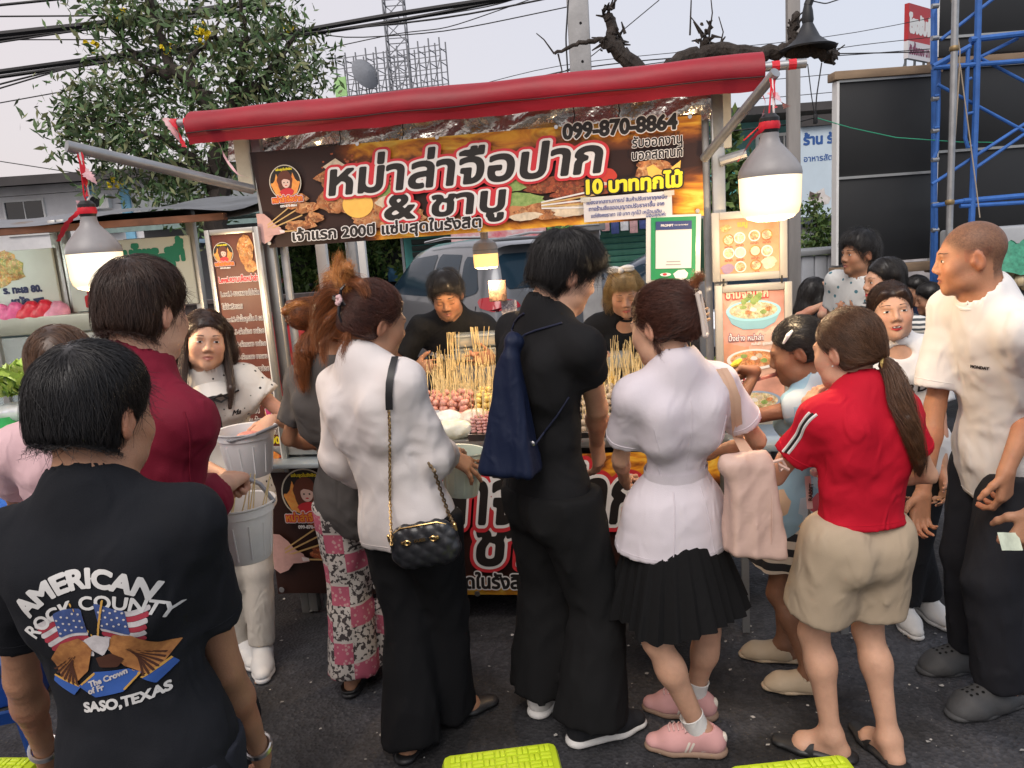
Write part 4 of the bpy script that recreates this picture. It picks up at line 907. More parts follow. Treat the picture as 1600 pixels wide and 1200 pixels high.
t=thing('billboard_frame',P(530,150,58),rad(-14),'bare rusted billboard framework without its sheet','billboard frame');m_=MB()
for i in range(11):
 x=i*.78;hgt=2.6+.5*random.random()
 for y in(0,1.4):m_.beam((x,y,-6),(x,y,hgt),.08)
 for z in(-.6,.4,1.4,2.3):m_.beam((x,0,z),(x,1.4,z),.05)
 if i<10:
  for z in(-.6,.2,1.0,1.8,2.5):m_.beam((x,0,z),(x+.78,0,z),.05);m_.beam((x,1.4,z),(x+.78,1.4,z),.05)
  m_.beam((x,0,-.5),(x+.78,0,1.8),.05)
m_.build('framework',HAZEM,t,smooth=False)
d_=MB().lathe((2.4,-.4,1.2),[(0,.3),(.6,.2),(1.1,-.1),(1.08,-.12),(.58,.16),(0,.26)],20,(.8,-.5,.3)).build('dish_antenna',HAZEM,t)
MB().box((.2,0,.6),(.9,.1,1.3)).build('green_sheet',mat('pale_green',(.35,.6,.25),.7),t,smooth=False)
t=thing('utility_pole',(*P(905,60,8)[:2],0),rad(-6),'pale concrete utility pole with bolt holes behind the red awning','pole')
MB().box((0,0,3.1),(.21,.2,6.2),bev=.02).build('shaft',CONC,t)
h_=MB()
for z in(2.0,2.35,2.7,3.05,3.4,3.75):h_.lathe((.02,-.101,z),[(0,0),(.014,0)],8,(0,-1,0))
h_.build('bolt_holes',DARK,t,smooth=False)
mb_=MB().box((.0,-.19,1.95),(.32,.16,.34),bev=.01).build('meter_box',GREYM,t);MB().box((-.02,-.275,1.96),(.24,.01,.25)).build('pane',mat('meter_glass',(.35,.38,.4),.2,var=.1),mb_,smooth=False)
t=thing('utility_pole',(*P(1240,330,5.8)[:2],0),rad(-8),'slim weathered square post right of the stall, beside the hanging bulb','pole')
MB().box((0,0,2.2),(.085,.085,4.4),bev=.006).build('shaft',mat('old_post',(.26,.25,.24),.85,var=.25,vs=7,stretch=(1,1,.15)),t)
for px,Y,w,m_,lb in((506,5.2,.068,WHITE,'white square steel post nearest the level menu board'),(567,5.4,.066,WHITE,'white square steel post above the hair clip'),(547,4.9,.03,STEEL,'thin shiny round steel pole between the white posts')):
 q=P(px,420,Y);t=thing('steel_post',(q[0],q[1],0),0,lb,'post',None)
 (MB().box((0,0,1.3),(w,w,2.6),bev=.004)if m_ is WHITE else MB().tube([(0,0,0),(0,0,2.6)],w/2,10)).build('shaft',m_,t);MB().box((0,0,.01),(w*2,w*2,.02)).build('base_plate',GREYM,t)
CAB=mat('cable',(.012,.012,.014),.6,var=0)
def cable(pts,r,Y,label,sag=None,grp='overhead cables'):
 q=[P(x,y,Y if not hasattr(Y,'__len__')else Y[i])for i,(x,y)in enumerate(pts)];q=np.array(q);n=24;ts=np.linspace(0,len(q)-1,n)
 path=np.stack([np.interp(ts,np.arange(len(q)),q[:,i])for i in range(3)],1)
 for _ in range(3):path[1:-1]=(path[:-2]+2*path[1:-1]+path[2:])/4
 o=MB().tube(path,r,5).build('cable',CAB);tag(o,label,'cable',grp);return o
cb='one of the black overhead cables crossing the sky at upper left'
for pts,r,Y in(([(-40,12),(200,-12)],.02,12),([(-40,26),(230,24),(430,-2)],.012,12),([(-40,58),(150,38),(420,2)],.045,12),([(-40,66),(160,42),(440,10)],.03,12.2),([(-40,72),(120,48),(460,-4)],.014,11.8),([(-40,118),(200,85),(420,58),(620,22),(820,-8)],.04,12.4),([(-40,126),(200,92),(430,62),(640,30),(860,-14)],.028,12.6),([(-40,142),(130,98),(300,82),(480,50),(700,30),(940,-20)],.014,12.2),([(-40,150),(110,105),(330,74)],.012,12),([(-40,168),(160,132),(320,104)],.008,11),([(-40,62),(300,62),(500,52),(760,12),(820,-6)],.01,13),([(60,-10),(420,20),(520,62),(700,50),(900,8)],.009,13),([(400,100),(620,52),(700,44),(860,-12)],.008,13)):
 cable(pts,r,Y,cb,grp='overhead cables at upper left')
for pts,r,Y in(([(560,205),(700,145),(880,98),(1300,60),(1620,-6)],.006,14),([(500,235),(900,108),(1030,0)],.006,10),([(600,190),(870,110),(1060,88),(1420,82),(1640,76)],.009,12),([(850,128),(1060,92),(1300,88),(1460,76)],.007,12),([(1130,135),(1300,75),(1620,40)],.006,13),([(1200,125),(1420,105),(1640,80)],.006,13),([(1180,155),(1480,128),(1640,118)],.006,13)):
 cable(pts,r,Y,'one of the thin cables crossing the sky behind the red awning',grp='overhead cables behind the awning')
for pts,r,Y,lb in(([(0,252),(130,272),(290,285)],.012,20,'sagging cable in front of the white shophouse, upper one'),([(0,308),(160,296),(420,285)],.012,20,'sagging cable in front of the white shophouse, lower one'),([(888,0),(884,60),(888,128)],.008,7.6,'black drop cable hanging beside the concrete pole'),([(1140,205),(1230,195),(1275,183)],.006,6,'black cable from the stall to the hanging joint'),([(1284,98),(1276,150),(1274,184)],.005,6,'thin cable hanging down from the cut branch'),([(1262,100),(1268,150),(1274,186)],.004,6,'second thin cable hanging from the cut branch'),([(1262,0),(1290,6),(1320,-4)],.006,8,'loop of cable at the top edge above the lamp shade')):cable(pts,r,Y,lb)
o=tag(MB().tube([P(x,y,6.0+.3*i)for i,(x,y)in enumerate(((1275,184),(1330,200),(1400,215),(1500,222),(1600,223)))],.004,5).build('rope',mat('green_rope',(.05,.4,.22),.6)),'thin green rope slung across the black panels','rope')
MB().box(P(1274,186,6),(.03,.03,.07),bev=.008).build('cable_joint',CAB,o).matrix_parent_inverse=Matrix()
BARK=mat('bark_dark',(.045,.036,.030),.9,var=.35,vs=14,bump=.012,bs=22,stretch=(1,1,.35))
def limb(mb,pts,r0,r1,jit=.02,n=9):
 q=np.array(pts,float);m=len(q);ts=np.linspace(0,m-1,max(4,(m-1)*5));path=np.stack([np.interp(ts,np.arange(m),q[:,i])for i in range(3)],1)
 for _ in range(2):path[1:-1]=(path[:-2]+2*path[1:-1]+path[2:])/4
 path[1:-1]+=rng.normal(0,jit,path[1:-1].shape);mb.tube(path,list(np.linspace(r0,r1,len(ts))*(1+rng.normal(0,.06,len(ts)))),n)
 return path
def tree(loc,label,limbs,blobs,leaf,nleaf,lsize,lm,flowers=None,name='tree',bark=BARK,elong=3.2,twigs=True):
 t=thing(name,loc,0,label,'tree');L=Vector(loc);mb=MB();tips=[]
 for pts,r0,r1 in limbs:p=limb(mb,[tuple(Vector(q)-L)for q in pts],r0,r1);tips+=list(p[len(p)//3:])
 tips=np.array(tips)if tips else np.zeros((1,3));cl=[];tw=MB()
 for c,r,n in blobs:
  c=np.array(c)-np.array(loc)
  for i in range(n):
   d=rng.normal(0,1,3);d/=np.linalg.norm(d);q=c+d*np.array(r)*(rng.random()**.45);cl.append(q)
   if twigs and rng.random()<.5:
    j=np.argmin(((tips-q)**2).sum(1));a=tips[j];mid=(a+q)/2+rng.normal(0,.06,3);tw.tube([a,mid,q],[.010,.007,.003],4,cap=False)
 mb.v+=[];tr=mb.build('trunk',bark,t);
 if tw.v:tag(tw.build('twigs',bark,t),kind='stuff')
 cl=np.array(cl);k=rng.integers(0,len(cl),nleaf);V=[];F=[]
 ctr=cl[k]+rng.normal(0,leaf,(nleaf,3));ax_=rng.normal(0,1,(nleaf,3));ax_[:,2]-=.5;ax_/=np.linalg.norm(ax_,axis=1)[:,None]
 sd=np.cross(ax_,rng.normal(0,1,(nleaf,3)));sd/=np.linalg.norm(sd,axis=1)[:,None];nn=np.cross(ax_,sd);l=lsize*(.6+.8*rng.random((nleaf,1)));w=l/elong
 V=np.stack([ctr-ax_*l*.5,ctr+sd*w*.5-nn*w*.15,ctr+ax_*l*.5-nn*l*.12,ctr-sd*w*.5-nn*w*.15],1).reshape(-1,3);idx=np.arange(nleaf)[:,None]*4
 T3=np.concatenate([idx+[0,1,2],idx+[0,2,3]]);o=npmesh('crown',V,T3,lm,t,smooth=False);o.data.polygons.foreach_set('material_index',np.tile(rng.integers(0,len(lm),nleaf),2).astype(np.int32))if isinstance(lm,list)else None
 tag(o,kind='stuff')
 for q in flowers or[]:
  f=MB();q=np.array(q)-np.array(loc)
  for i in range(9):
   c=q+rng.normal(0,.035,3);d=Vector(rng.normal(0,1,3)).normalized();f.lathe(c,[(.004,0),(.012,.02),(.030,.032),(.028,.027),(.01,.015)],6,d)
  f.build('flower_cluster',mat('tabebuia_yellow',(.85,.66,.02),.6,var=.1),t)
 return t
def leafm(nm,c):return mat(nm,c,.55,var=.3,vs=2.5,spec=.3)
LEA=[leafm('leaf_deep',(.075,.14,.052)),leafm('leaf_mid',(.11,.185,.07)),leafm('leaf_grey',(.145,.19,.105)),leafm('leaf_olive',(.165,.18,.08))]
Yt=9.5;TP=lambda x,y,d=0:P(x,y,Yt+d);g0=TP(345,420);base=np.array([g0[0],g0[1],0])
tree(tuple(base),'leafy trumpet tree with yellow flower clusters behind the red awning',[([base,TP(342,340),TP(336,280),TP(345,215)],.17,.12),([TP(345,215),TP(328,165),TP(292,125),TP(255,90),TP(238,20),TP(230,-40)],.10,.035),([TP(335,172),TP(280,118),TP(225,108),TP(190,62)],.075,.02),([TP(345,215),TP(372,150),TP(410,128),TP(440,90),TP(470,50)],.09,.02),([TP(292,125),TP(305,80),TP(330,70),TP(345,30)],.04,.012),([TP(338,290),TP(300,270),TP(250,250),TP(180,225),TP(90,190)],.07,.015),([TP(338,270),TP(270,225),TP(200,200),TP(140,195)],.05,.012),([TP(370,150),TP(380,90),TP(385,30),TP(360,-30)],.05,.015)],[(TP(200,40),(.65,.65,.5),40),(TP(300,20,.3),(.8,.7,.6),44),(TP(170,0),(.3,.6,.3),10),(TP(400,60),(.65,.7,.6),46),(TP(460,100),(.45,.6,.5),36),(TP(250,130,.5),(.9,.7,.45),50),(TP(360,150),(.6,.8,.5),40),(TP(160,165),(.5,.5,.4),34),(TP(105,190),(.25,.35,.25),14),(TP(220,215),(.7,.7,.4),50),(TP(320,240),(.6,.6,.5),40),(TP(470,145,.4),(.5,.5,.3),26),(TP(140,225),(.4,.35,.25),12),(TP(270,290),(.6,.5,.3),34),(TP(180,285),(.25,.3,.15),7),(TP(310,330),(.3,.4,.25),16),(TP(400,200),(.5,.6,.4),30)],.13,9600,.118,LEA,[TP(*q)for q in((322,58),(316,48),(262,75),(142,70),(185,18),(450,40),(182,285))])
Yc=5.0;TQ=lambda x,y,d=0:P(x,y,Yc+d);b0=TQ(1085,560);b0=np.array([b0[0]+.05,b0[1],0])
CUTB=mat('bark_cut',(.040,.033,.029),.95,var=.4,vs=20,bump=.03,bs=35,stretch=(1,1,.5))
t=thing('pollarded_tree',tuple(b0),0,'dark tree with lopped bare limbs rising behind the stall','tree');L=Vector(b0)
mb=MB();V_=lambda pts:[tuple(Vector(q)-L)for q in pts]
limb(mb,V_([b0,TQ(1080,480),TQ(1072,380),TQ(1062,260),TQ(1040,170)]),.11,.08,.010,12);mb.build('trunk',CUTB,t)
for pts,r0,r1 in(([TQ(1040,175),TQ(1012,130),TQ(985,98),TQ(960,72),TQ(948,62)],.085,.06),([TQ(955,70),TQ(958,45),TQ(950,24)],.05,.04),([TQ(945,62),TQ(925,62),TQ(890,72),TQ(866,84)],.022,.012),([TQ(1035,160),TQ(1045,105),TQ(1085,85),TQ(1120,78),TQ(1180,85),TQ(1225,78),TQ(1270,80),TQ(1302,88)],.075,.05),([TQ(1240,76),TQ(1238,50),TQ(1246,22)],.045,.03),([TQ(1100,78),TQ(1103,62)],.035,.028)):
 mb=MB();limb(mb,V_(pts),r0*.76,r1*.76,.007,10);mb.build('limb',CUTB,t)
mb=MB()
for q,n,sp_ in((TQ(950,20),16,.035),(TQ(972,62),12,.03),(TQ(1102,60),14,.035),(TQ(1300,88),16,.04),(TQ(1125,76),8,.03),(TQ(945,70),10,.03),(TQ(1240,48),8,.03),(TQ(1100,50),6,.05)):
 for i in range(n):a=Vector(q)-L+Vector(rng.normal(0,sp_*.5,3));mb.tube([a,a+Vector(rng.normal(0,.03,3))+Vector((0,0,.02))],[.011,.004],5)
tag(mb.build('stub_twigs',CUTB,t),kind='stuff')
for pts in([TQ(1103,58),TQ(1090,40),TQ(1078,25)],[TQ(1108,58),TQ(1113,20),TQ(1110,-10)],[TQ(1078,55),TQ(1080,0)],[TQ(866,84),TQ(850,62),TQ(838,52)],[TQ(1125,72),TQ(1130,50),TQ(1123,26)],[TQ(872,84),TQ(878,110),TQ(872,120)],[TQ(1300,85),TQ(1320,70)]):
 MB().tube(V_(pts),[.006,.004,.003][:len(pts)],5).build('shoot',CUTB,t)
q=TQ(1262,45,-.1);t=thing('lamp_shade',tuple(q),0,'black bell-shaped lamp shade hanging on the lopped limb','lamp')
MB().lathe((0,0,0),[(.02,.14),(.03,.1),(.035,.05),(.03,.03),(.045,0),(.07,-.05),(.12,-.09),(.165,-.11),(.16,-.12),(.1,-.1),(.02,-.02)],24).build('shade',mat('shade_black',(.02,.022,.026),.5,var=.2),t);MB().tube([(0,0,.13),(.03,0,.2)],.025,8).build('bracket',BLACKP,t)
LEG=[leafm('leafg1',(.05,.10,.025)),leafm('leafg2',(.08,.14,.035)),leafm('leafg3',(.12,.17,.05))]
Ys=9.5
q=P(1275,470,Ys);tree((q[0],q[1],0),'bushy light green shrub beside the black panel',[([(q[0],q[1],0),P(1276,420,Ys),P(1272,340,Ys)],.05,.02),([P(1275,440,Ys),P(1290,380,Ys)],.03,.01)],[(P(1275,400,Ys),(.28,.3,.35),40),(P(1285,360,Ys),(.18,.3,.25),16),(P(1262,440,Ys),(.25,.3,.25),24),(P(1270,335,Ys),(.12,.2,.15),6)],.06,2600,.075,LEG,name='shrub',elong=2.4)
for px,py,Y,rr,lb in((480,395,17,(.7,.6,.9),'green tree beyond the grey awning, left of the white posts'),(530,400,18,(.7,.6,1.0),'green tree between the two white posts'),(650,372,16,(1.2,.6,.35),'low mass of creeper over the shop roof'),(1122,320,12,(.5,.5,1.3),'dark green tree behind the menu boards at the right')):
 q=P(px,py,Y);tree((q[0],q[1],0),lb,[([(q[0],q[1],0),tuple(q)],.09,.04)],[(tuple(q),rr,60),(tuple(q+A3(.3,0,-.5)),rr,30)],.1,2600,.16,LEG,elong=2.2)
SCR=mat('screen_black',(.018,.019,.020),.42,var=.12,vs=1.2,spec=.35);WOOD=mat('raw_wood',(.24,.17,.11),.8,var=.3,vs=10,stretch=(.2,1,1));BLUEM=mat('scaffold_blue',(.035,.13,.42),.5,var=.18,vs=11,bump=.0008,bs=80)
Yp=7.0
def panel_group(x0,x1,ytop,ybot,seams,label,Y=Yp,wood=True):
 a=P(x0,ytop,Y);b=P(x1,ybot,Y);w=b[0]-a[0];zt,zb=a[2]-.0,P(x0,ybot,Y)[2]
 t=thing('led_panel',(a[0],Y,0),0,label,'panel');zs=[zb]+[P((x0+x1)/2,s_,Y)[2]for s_ in seams]+[zt]
 for z0,z1 in zip(zs[:-1],zs[1:]):
  o=MB().box((w/2,.04,(z0+z1)/2),(w-.03,.08,abs(z1-z0)-.012),bev=.004).build('panel',SCR,t)
  MB().box((w/2,-.004,max(z0,z1)),(w-.03,.03,.022)).build('seam_strip',ALU,o,smooth=False)
 MB().box((.008,.02,(zt+zb)/2),(.022,.1,zt-zb)).build('edge_strip',WHITE,t,smooth=False)
 if wood:MB().box((w/2,.03,zt+.045),(w+.06,.16,.07),bev=.006).build('plank',WOOD,t)
 MB().box((w/2,.02,zb-.06),(w+.04,.14,.08),bev=.006).build('bottom_rail',WOOD,t)
 return t
panel_group(1306,1455,128,415,[274],'large black screen panel with wooden top plank, left of the scaffold')
t=panel_group(1464,1680,108,408,[230],'black screen panel seen through the blue scaffold',Yp+.05)
panel_group(1464,1680,-60,90,[52],'upper black screen panel at the top corner behind the scaffold',Yp+.12,False)
Ysf=6.55;t=thing('scaffold',(*P(1490,400,Ysf)[:2],0),0,'blue tubular steel scaffold in front of the black panels','scaffold');L=Vector(t.location)
SP=lambda x,y,d=0:tuple(Vector(P(x,y,Ysf+d))-L)
def stick(name,pts,r,m=BLUEM):MB().tube([SP(*p)for p in pts],r,8).build(name,m,t)
for x0,x1,d in((1530,1516,0),(1459,1457,.25)):stick('standard',[(x0,-40,d),((x0+x1)/2+2,160,d),(x1+2,345,d),(x1-2,620,d),(x1-6,800,d)],.026)
stick('standard',[(1468,-20,.2),(1464,5,.2),(1458,22,.2),(1457,100,.2)],.018);stick('standard',[(1467,105,.1),(1466,180,.1),(1464,235,.1),(1458,250,.1)],.016)
stick('standard',[(1513,72,0),(1510,150,0),(1508,215,0),(1512,230,0),(1520,228,0)],.016);stick('standard',[(1462,325,.1),(1463,600,.1)],.018)
for a,b,r in(((1516,62),(1640,48),.024),((1516,72),(1458,104),.02),((1458,106),(1640,92),.02),((1456,322),(1505,314),.018),((1505,314),(1640,302),.022),((1500,322),(1640,314),.018),((1510,125),(1518,122),.012),((1510,178),(1520,176),.012),((1460,150),(1467,149),.01),((1460,200),(1467,199),.01)):
 stick('ledger',[(*a,0),(*b,0)],r)
for a,b in(((1470,62),(1560,-8)),((1530,90),(1640,148)),((1465,132),(1640,226)),((1456,288),(1640,168)),((1525,262),(1640,182)),((1500,105),(1590,60)),((1547,356),(1640,412)),((1464,108),(1530,60))):stick('brace',[(*a,.05),(*b,.05)],.014)
for y in(10,60,105,155,205,250,320,360):stick('coupler',[(1456,y,.1),(1466,y-1,.1)],.02,GALV)
stick('guy_rope',[(1487,0,-.05),(1500,80,-.05),(1492,220,-.05),(1500,100,-.06),(1525,290,-.05),(1531,340,-.05)],.005,mat('rope_tan',(.4,.33,.25),.9))
t=thing('steel_pole',(*P(1488,400,6.3)[:2],0),0,'grey round steel pole lashed to the blue scaffold','pole');L=Vector(t.location)
MB().tube([tuple(Vector(P(x,y,6.3))-L)for x,y in((1494,-40),(1489,160),(1484,330),(1478,620))],.026,10).build('shaft',GALV,t)
for y in(76,316):MB().lathe(tuple(Vector(P(1491 if y<100 else 1484,y,6.3))-L),[(.03,-.02),(.036,-.01),(.036,.01),(.03,.02)],10).build('clamp',mat('brass_clamp',(.25,.18,.09),.5,metal=.6),t)
t=thing('grey_booth',(*P(1310,480,7.3)[:2],0),rad(8),'grey panelled counter below the black screen','booth')
for i in range(6):MB().box((-.32+.13*i,0,.75),(.12,.04,1.3),bev=.008).build('panel',mat('booth_grey',(.33,.35,.38),.6,var=.1),t)
MB().box((0,.3,1.43),(.9,.7,.05),bev=.01).build('counter_top',GREYM,t)
t=thing('market_stand',(*P(1575,440,6.0)[:2],0),0,'pale stand with steel legs behind the man in white','stand')
MB().box((.25,.2,1.42),(1.1,.5,.3),bev=.02).build('stand_box',mat('stand_white',(.36,.38,.40),.6,var=.1),t)
for x in(-.2,.12,.55):MB().box((x,-.08,.75),(.045,.045,1.5)).build('leg',GREYM,t,smooth=False)
MB().box((.2,-.05,1.20),(1.0,.04,.04)).build('rail',GREYM,t,smooth=False)
t=thing('produce_bag',P(1582,430,5.2),0,'green net bag of produce behind the white shirt','bag');mb=MB()
for i in range(30):q=rng.normal(0,.07,3)*A3(1.2,.7,1);mb.ball(q,.04,8,5)
mb.build('produce',mat('produce_pale',(.5,.38,.2),.6,var=.4,vs=9,col2=(.6,.55,.42)),t);MB().grid(lambda u,v:(.22*math.cos(u*6.28)*(1-.6*v),.14*math.sin(u*6.28)*(1-.6*v)+.02,.02+.2*v+.015*math.sin(u*40)),30,6).build('net',mat('net_green',(.05,.25,.16),.7,var=.4,vs=30),t)
MB().box((.05,.1,-.66),(.5,.3,1.16)).build('crate_stack',mat('crate_dark',(.05,.055,.06),.7),t,smooth=False)
CARP=mat('car_silver',(.145,.155,.17),.28,metal=.35,var=.03,coat=.6);CARG=mat('car_glass',(.012,.028,.045),.1,var=0,spec=.15);CHROME=mat('chrome',(.6,.6,.6),.15,metal=1,var=0);REDL=mat('tail_red',(.35,.01,.02),.15,var=0,coat=.5);TYRE=mat('tyre',(.02,.02,.021),.9,var=.1);ALLOY=mat('alloy',(.45,.46,.48),.3,metal=.9,var=.05)
def car(name,loc,rz,prof,roofp,W,m,label,suv=True):
 """side profile (y forward) lofted across the width with tumblehome"""
 t=thing(name,loc,rz,label,'car');n=9;mb=MB()
 ys=np.array([p[0]for p in prof]);bot=np.array([p[1]for p in prof]);top=np.array([p[2]for p in prof]);N=len(prof)
 def sec(i,u):
  a=math.pi*u;z=bot[i]+(top[i]-bot[i])*min(1,(math.sin(a)**.32 if 0<u<1 else 0));hw=W/2*(1-.20*max(0,(z-.95)/.8)**1.1)*(.90+.10*min(1,(ys[i]-ys[0])/.35+.3,(ys[-1]-ys[i])/.5+.2));c=math.cos(a);x=-hw*math.copysign(abs(c)**.30,c);return(x,ys[i],z)
 K=28;vs=[sec(i,j/K)for i in range(N)for j in range(K+1)];fs=[(i*(K+1)+j,i*(K+1)+j+1,(i+1)*(K+1)+j+1,(i+1)*(K+1)+j)for i in range(N-1)for j in range(K)]
 mb.add(vs,fs);mb.add([sec(0,j/K)for j in range(K+1)],[tuple(range(K,-1,-1))]);mb.add([sec(N-1,j/K)for j in range(K+1)],[tuple(range(K+1))])
 b=mb.build('body',m,t,auto=32)
 bv=BVHTree.FromPolygons([Vector(v)for v in mb.v],mb.f)
 def onside(sx,y,z,off=.004):
  h=bv.ray_cast(Vector((sx*3,y,z)),Vector((-sx,0,0)),3);return(h[0]+Vector((sx*off,0,0)))if h[0]else Vector((sx*W/2,y,z))
 def side_patch(nm,sx,pts,mm,off=.006,st=.06):
  V,F=gridfill(pts,st);o=MB();o.v=[tuple(onside(sx,p[0],p[1],off))for p in V];o.f=list(F);o.mi=[0]*len(F);return o.build(nm,mm,t,auto=0)
 for sx in(-1,1):
  for pts in roofp:side_patch('side_window',sx,pts,CARG)
  for yc in(ys[0]+.85,ys[-1]-.9):
   MB().tube([(sx*(W/2-.02),yc,.34),(sx*(W/2-.22),yc,.34)],.345,24).build('tyre',TYRE,t);w_=MB().lathe((sx*(W/2-.015),yc,.34),[(0,.012),(.05,.016),(.22,.0),(.235,.012)],20,(sx,0,0)).build('wheel_rim',ALLOY,t)
   V,F=disk(.43,24,yc,.34);o=MB();o.v=[tuple(onside(sx,p[0],max(.3,p[1]),.003))for p in V];o.f=F;o.mi=[0];o.build('wheel_arch',RUBBER,t)
  for y in(roofp[0][0][0],roofp[-1][0][0]):pass
  for y0 in[p[0][0]for p in roofp[1:]]:o=MB();o.tube([tuple(onside(sx,y0+.03,z,.001))for z in np.linspace(.45,1.05,6)],.006,4).build('door_seam',RUBBER,t);MB().beam(tuple(onside(sx,y0+.25,.98,.015)),tuple(onside(sx,y0+.08,.98,.015)),.03,.03).build('door_handle',CHROME,t)
  MB().box(tuple(onside(sx,ys[-1]-1.55,1.08,.1)),(.2,.1,.15),bev=.04).build('mirror',m,t)
 return t,bv,onside
prof=[(-2.35,.45,.75),(-2.33,.35,1.05),(-2.28,.32,1.2),(-2.12,.3,1.48),(-1.95,.3,1.70),(-1.6,.3,1.775),(-.8,.3,1.80),(.0,.3,1.78),(.4,.3,1.72),(.95,.3,1.40),(1.3,.3,1.17),(1.8,.3,1.08),(2.2,.33,.95),(2.38,.4,.7),(2.4,.5,.6)]
sw=[[(-.55,1.12),(.55,1.12),(1.02,1.16),(.55,1.48),(.25,1.60),(-.55,1.64)],[(-1.45,1.12),(-.62,1.12),(-.62,1.64),(-1.3,1.62)],[(-2.0,1.2),(-1.55,1.12),(-1.42,1.60),(-1.75,1.58)]]
rz_=rad(27);rear=np.array([P(768,470,8.3)[0],8.3]);hd=A3(-math.sin(rz_),math.cos(rz_),0);sd_=A3(hd[1],-hd[0],0)
loc=np.array([rear[0],rear[1],0])+hd*2.3+sd_*.86
t,bv,ons=car('parked_car',tuple(loc),rz_,prof,sw,1.85,CARP,'silver family car parked askew behind the vendor in black')
V,F=gridfill([(-.68,1.22),(.68,1.22),(.60,1.60),(-.60,1.60)],.07);o=MB()
for x,z in V:h_=bv.ray_cast(Vector((x,-4,z)),Vector((0,1,0)),6);o.v.append(tuple(h_[0]+Vector((0,-.006,.004)))if h_[0]else(x,-2.1,z))
o.f=list(F);o.mi=[0]*len(F);rw=o.build('rear_window',CARG,t,auto=0);MB().beam((-.1,-2.32,1.22),(.45,-2.2,1.38),.02).build('wiper',BLACKP,rw)
MB().box((0,-2.02,1.76),(1.3,.32,.035),bev=.012).build('spoiler',CARP,t)
for sx in(-1,1):
 o=MB();V,F=gridfill([(-2.36,.98),(-2.25,1.16),(-1.98,1.13),(-2.08,1.04)],.04);o.v=[tuple(ons(sx,p[0],p[1],.008))for p in V];o.f=list(F);o.mi=[0]*len(F);o.build('tail_lamp',REDL,t,auto=0)
 V,F=gridfill([(sx*.52,1.02),(sx*.86,1.0),(sx*.86,1.16),(sx*.56,1.10)],.04);o=MB()
 for x,z in V:h_=bv.ray_cast(Vector((x,-4,z)),Vector((0,1,0)),6);o.v.append(tuple(h_[0]+Vector((0,-.01,0)))if h_[0]else(x,-2.3,z))
 o.f=list(F);o.mi=[0]*len(F);o.build('tail_lamp',REDL,t,auto=0)
for x in(-.62,.62):MB().tube([(x,-1.7,1.80),(x,-.6,1.835),(x,.1,1.80)],.018,6).build('roof_rail',CHROME,t)
MB().box((0,-2.37,.62),(1.6,.08,.2),bev=.03).build('rear_bumper',mat('bumper_grey',(.1,.1,.11),.5),t)
prof2=[(-2.1,.45,.8),(-2.05,.3,1.0),(-1.6,.28,1.12),(-1.1,.28,1.40),(-.5,.28,1.50),(.1,.28,1.47),(.7,.28,1.18),(1.0,.28,1.02),(1.6,.28,.94),(2.05,.32,.80),(2.15,.42,.62)]
sw2=[[(-.25,1.02),(.72,1.04),(.2,1.37),(-.25,1.41)],[(-1.3,1.04),(-.32,1.02),(-.32,1.41),(-.9,1.36)]]
q=P(985,470,9.2);t,bv,ons=car('parked_car',(q[0]+.4,9.6,0),rad(80),prof2,sw2,1.72,mat('car_navy',(.035,.05,.085),.3,metal=.3,var=.03,coat=.5),'dark blue hatchback behind the vendor with the white hair bow')
q=P(1120,470,8.6);t,bv,ons=car('parked_car',(q[0]+.35,10.6,0),rad(165),prof2,sw2,1.72,mat('car_pearl',(.34,.37,.42),.3,metal=.25,var=.03,coat=.5),'pale car showing between the payment board and the menu boards')
def bike(loc,rz,col,label):
 t=thing('scooter',loc,rz,label,'scooter','scooters parked beyond the stall');m=mat('scooter_%d'%int(sum(col)*100),col,.35,var=.05,coat=.3)
 for y in(-.6,.62):MB().lathe((0,y,.27),[(.12,-.04),(.26,-.05),(.28,0),(.26,.05),(.12,.04)],18,(1,0,0)).build('wheel',TYRE,t)
 Pm=[Cone(A3(0,-.6,.6),A3(0,-.05,.55),.13,.14,.05),Cone(A3(0,-.05,.4),A3(0,.3,.32),.09,.08,.08),Cone(A3(0,.3,.35),A3(0,.5,.85),.09,.10,.08),Cone(A3(0,.5,.5),A3(0,.66,.5),.08,.06,.05)]
 V,F=polyskin(Pm,.03);npmesh('body',relax(V,F,2),F,m,t)
 MB().box((0,-.35,.76),(.24,.72,.1),bev=.04).build('seat',BLACKP,t);MB().tube([(-.32,.42,1.02),(0,.47,.98),(.32,.42,1.02)],.022,8).build('handlebar',BLACKP,t);MB().ball((0,.56,.92),.085).build('headlight',mat('lamp_glass',(.6,.6,.58),.1,var=0),t)
 for x in(-.25,.25):MB().ball((x,.44,1.16),.06,sc=(1,.3,.7)).build('mirror',BLACKP,t)
 return t
for px,Y,c,rz,lb in((440,15,(.06,.06,.07),60,'black scooter parked far off, left of the blue rider'),(468,14.5,(.05,.12,.4),75,'blue scooter parked far off left of the white posts'),(492,15.5,(.4,.03,.04),50,'red scooter parked far off near the white posts'),(452,17,(.3,.3,.3),80,'grey scooter in the far row')):
 q=P(px,455,Y);bike((q[0],q[1],0),rad(rz),c,lb)
t=thing('market_tent',P(468,440,16)*A3(1,1,0),0,'low dark blue-grey tarpaulin shelter over the scooters','tent');MB().grid(lambda u,v:(-2.4+4.8*u,-1+2*v,2.12+.14*math.sin(math.pi*v)+.03*math.sin(u*14+v*5)),30,6).build('canopy',mat('tarp_blue',(.08,.13,.18),.6,var=.4,vs=3),t)
for x in(-2.3,2.3):MB().beam((x,-.95,0),(x,-.95,2.1),.05).build('pole',GREYM,t)
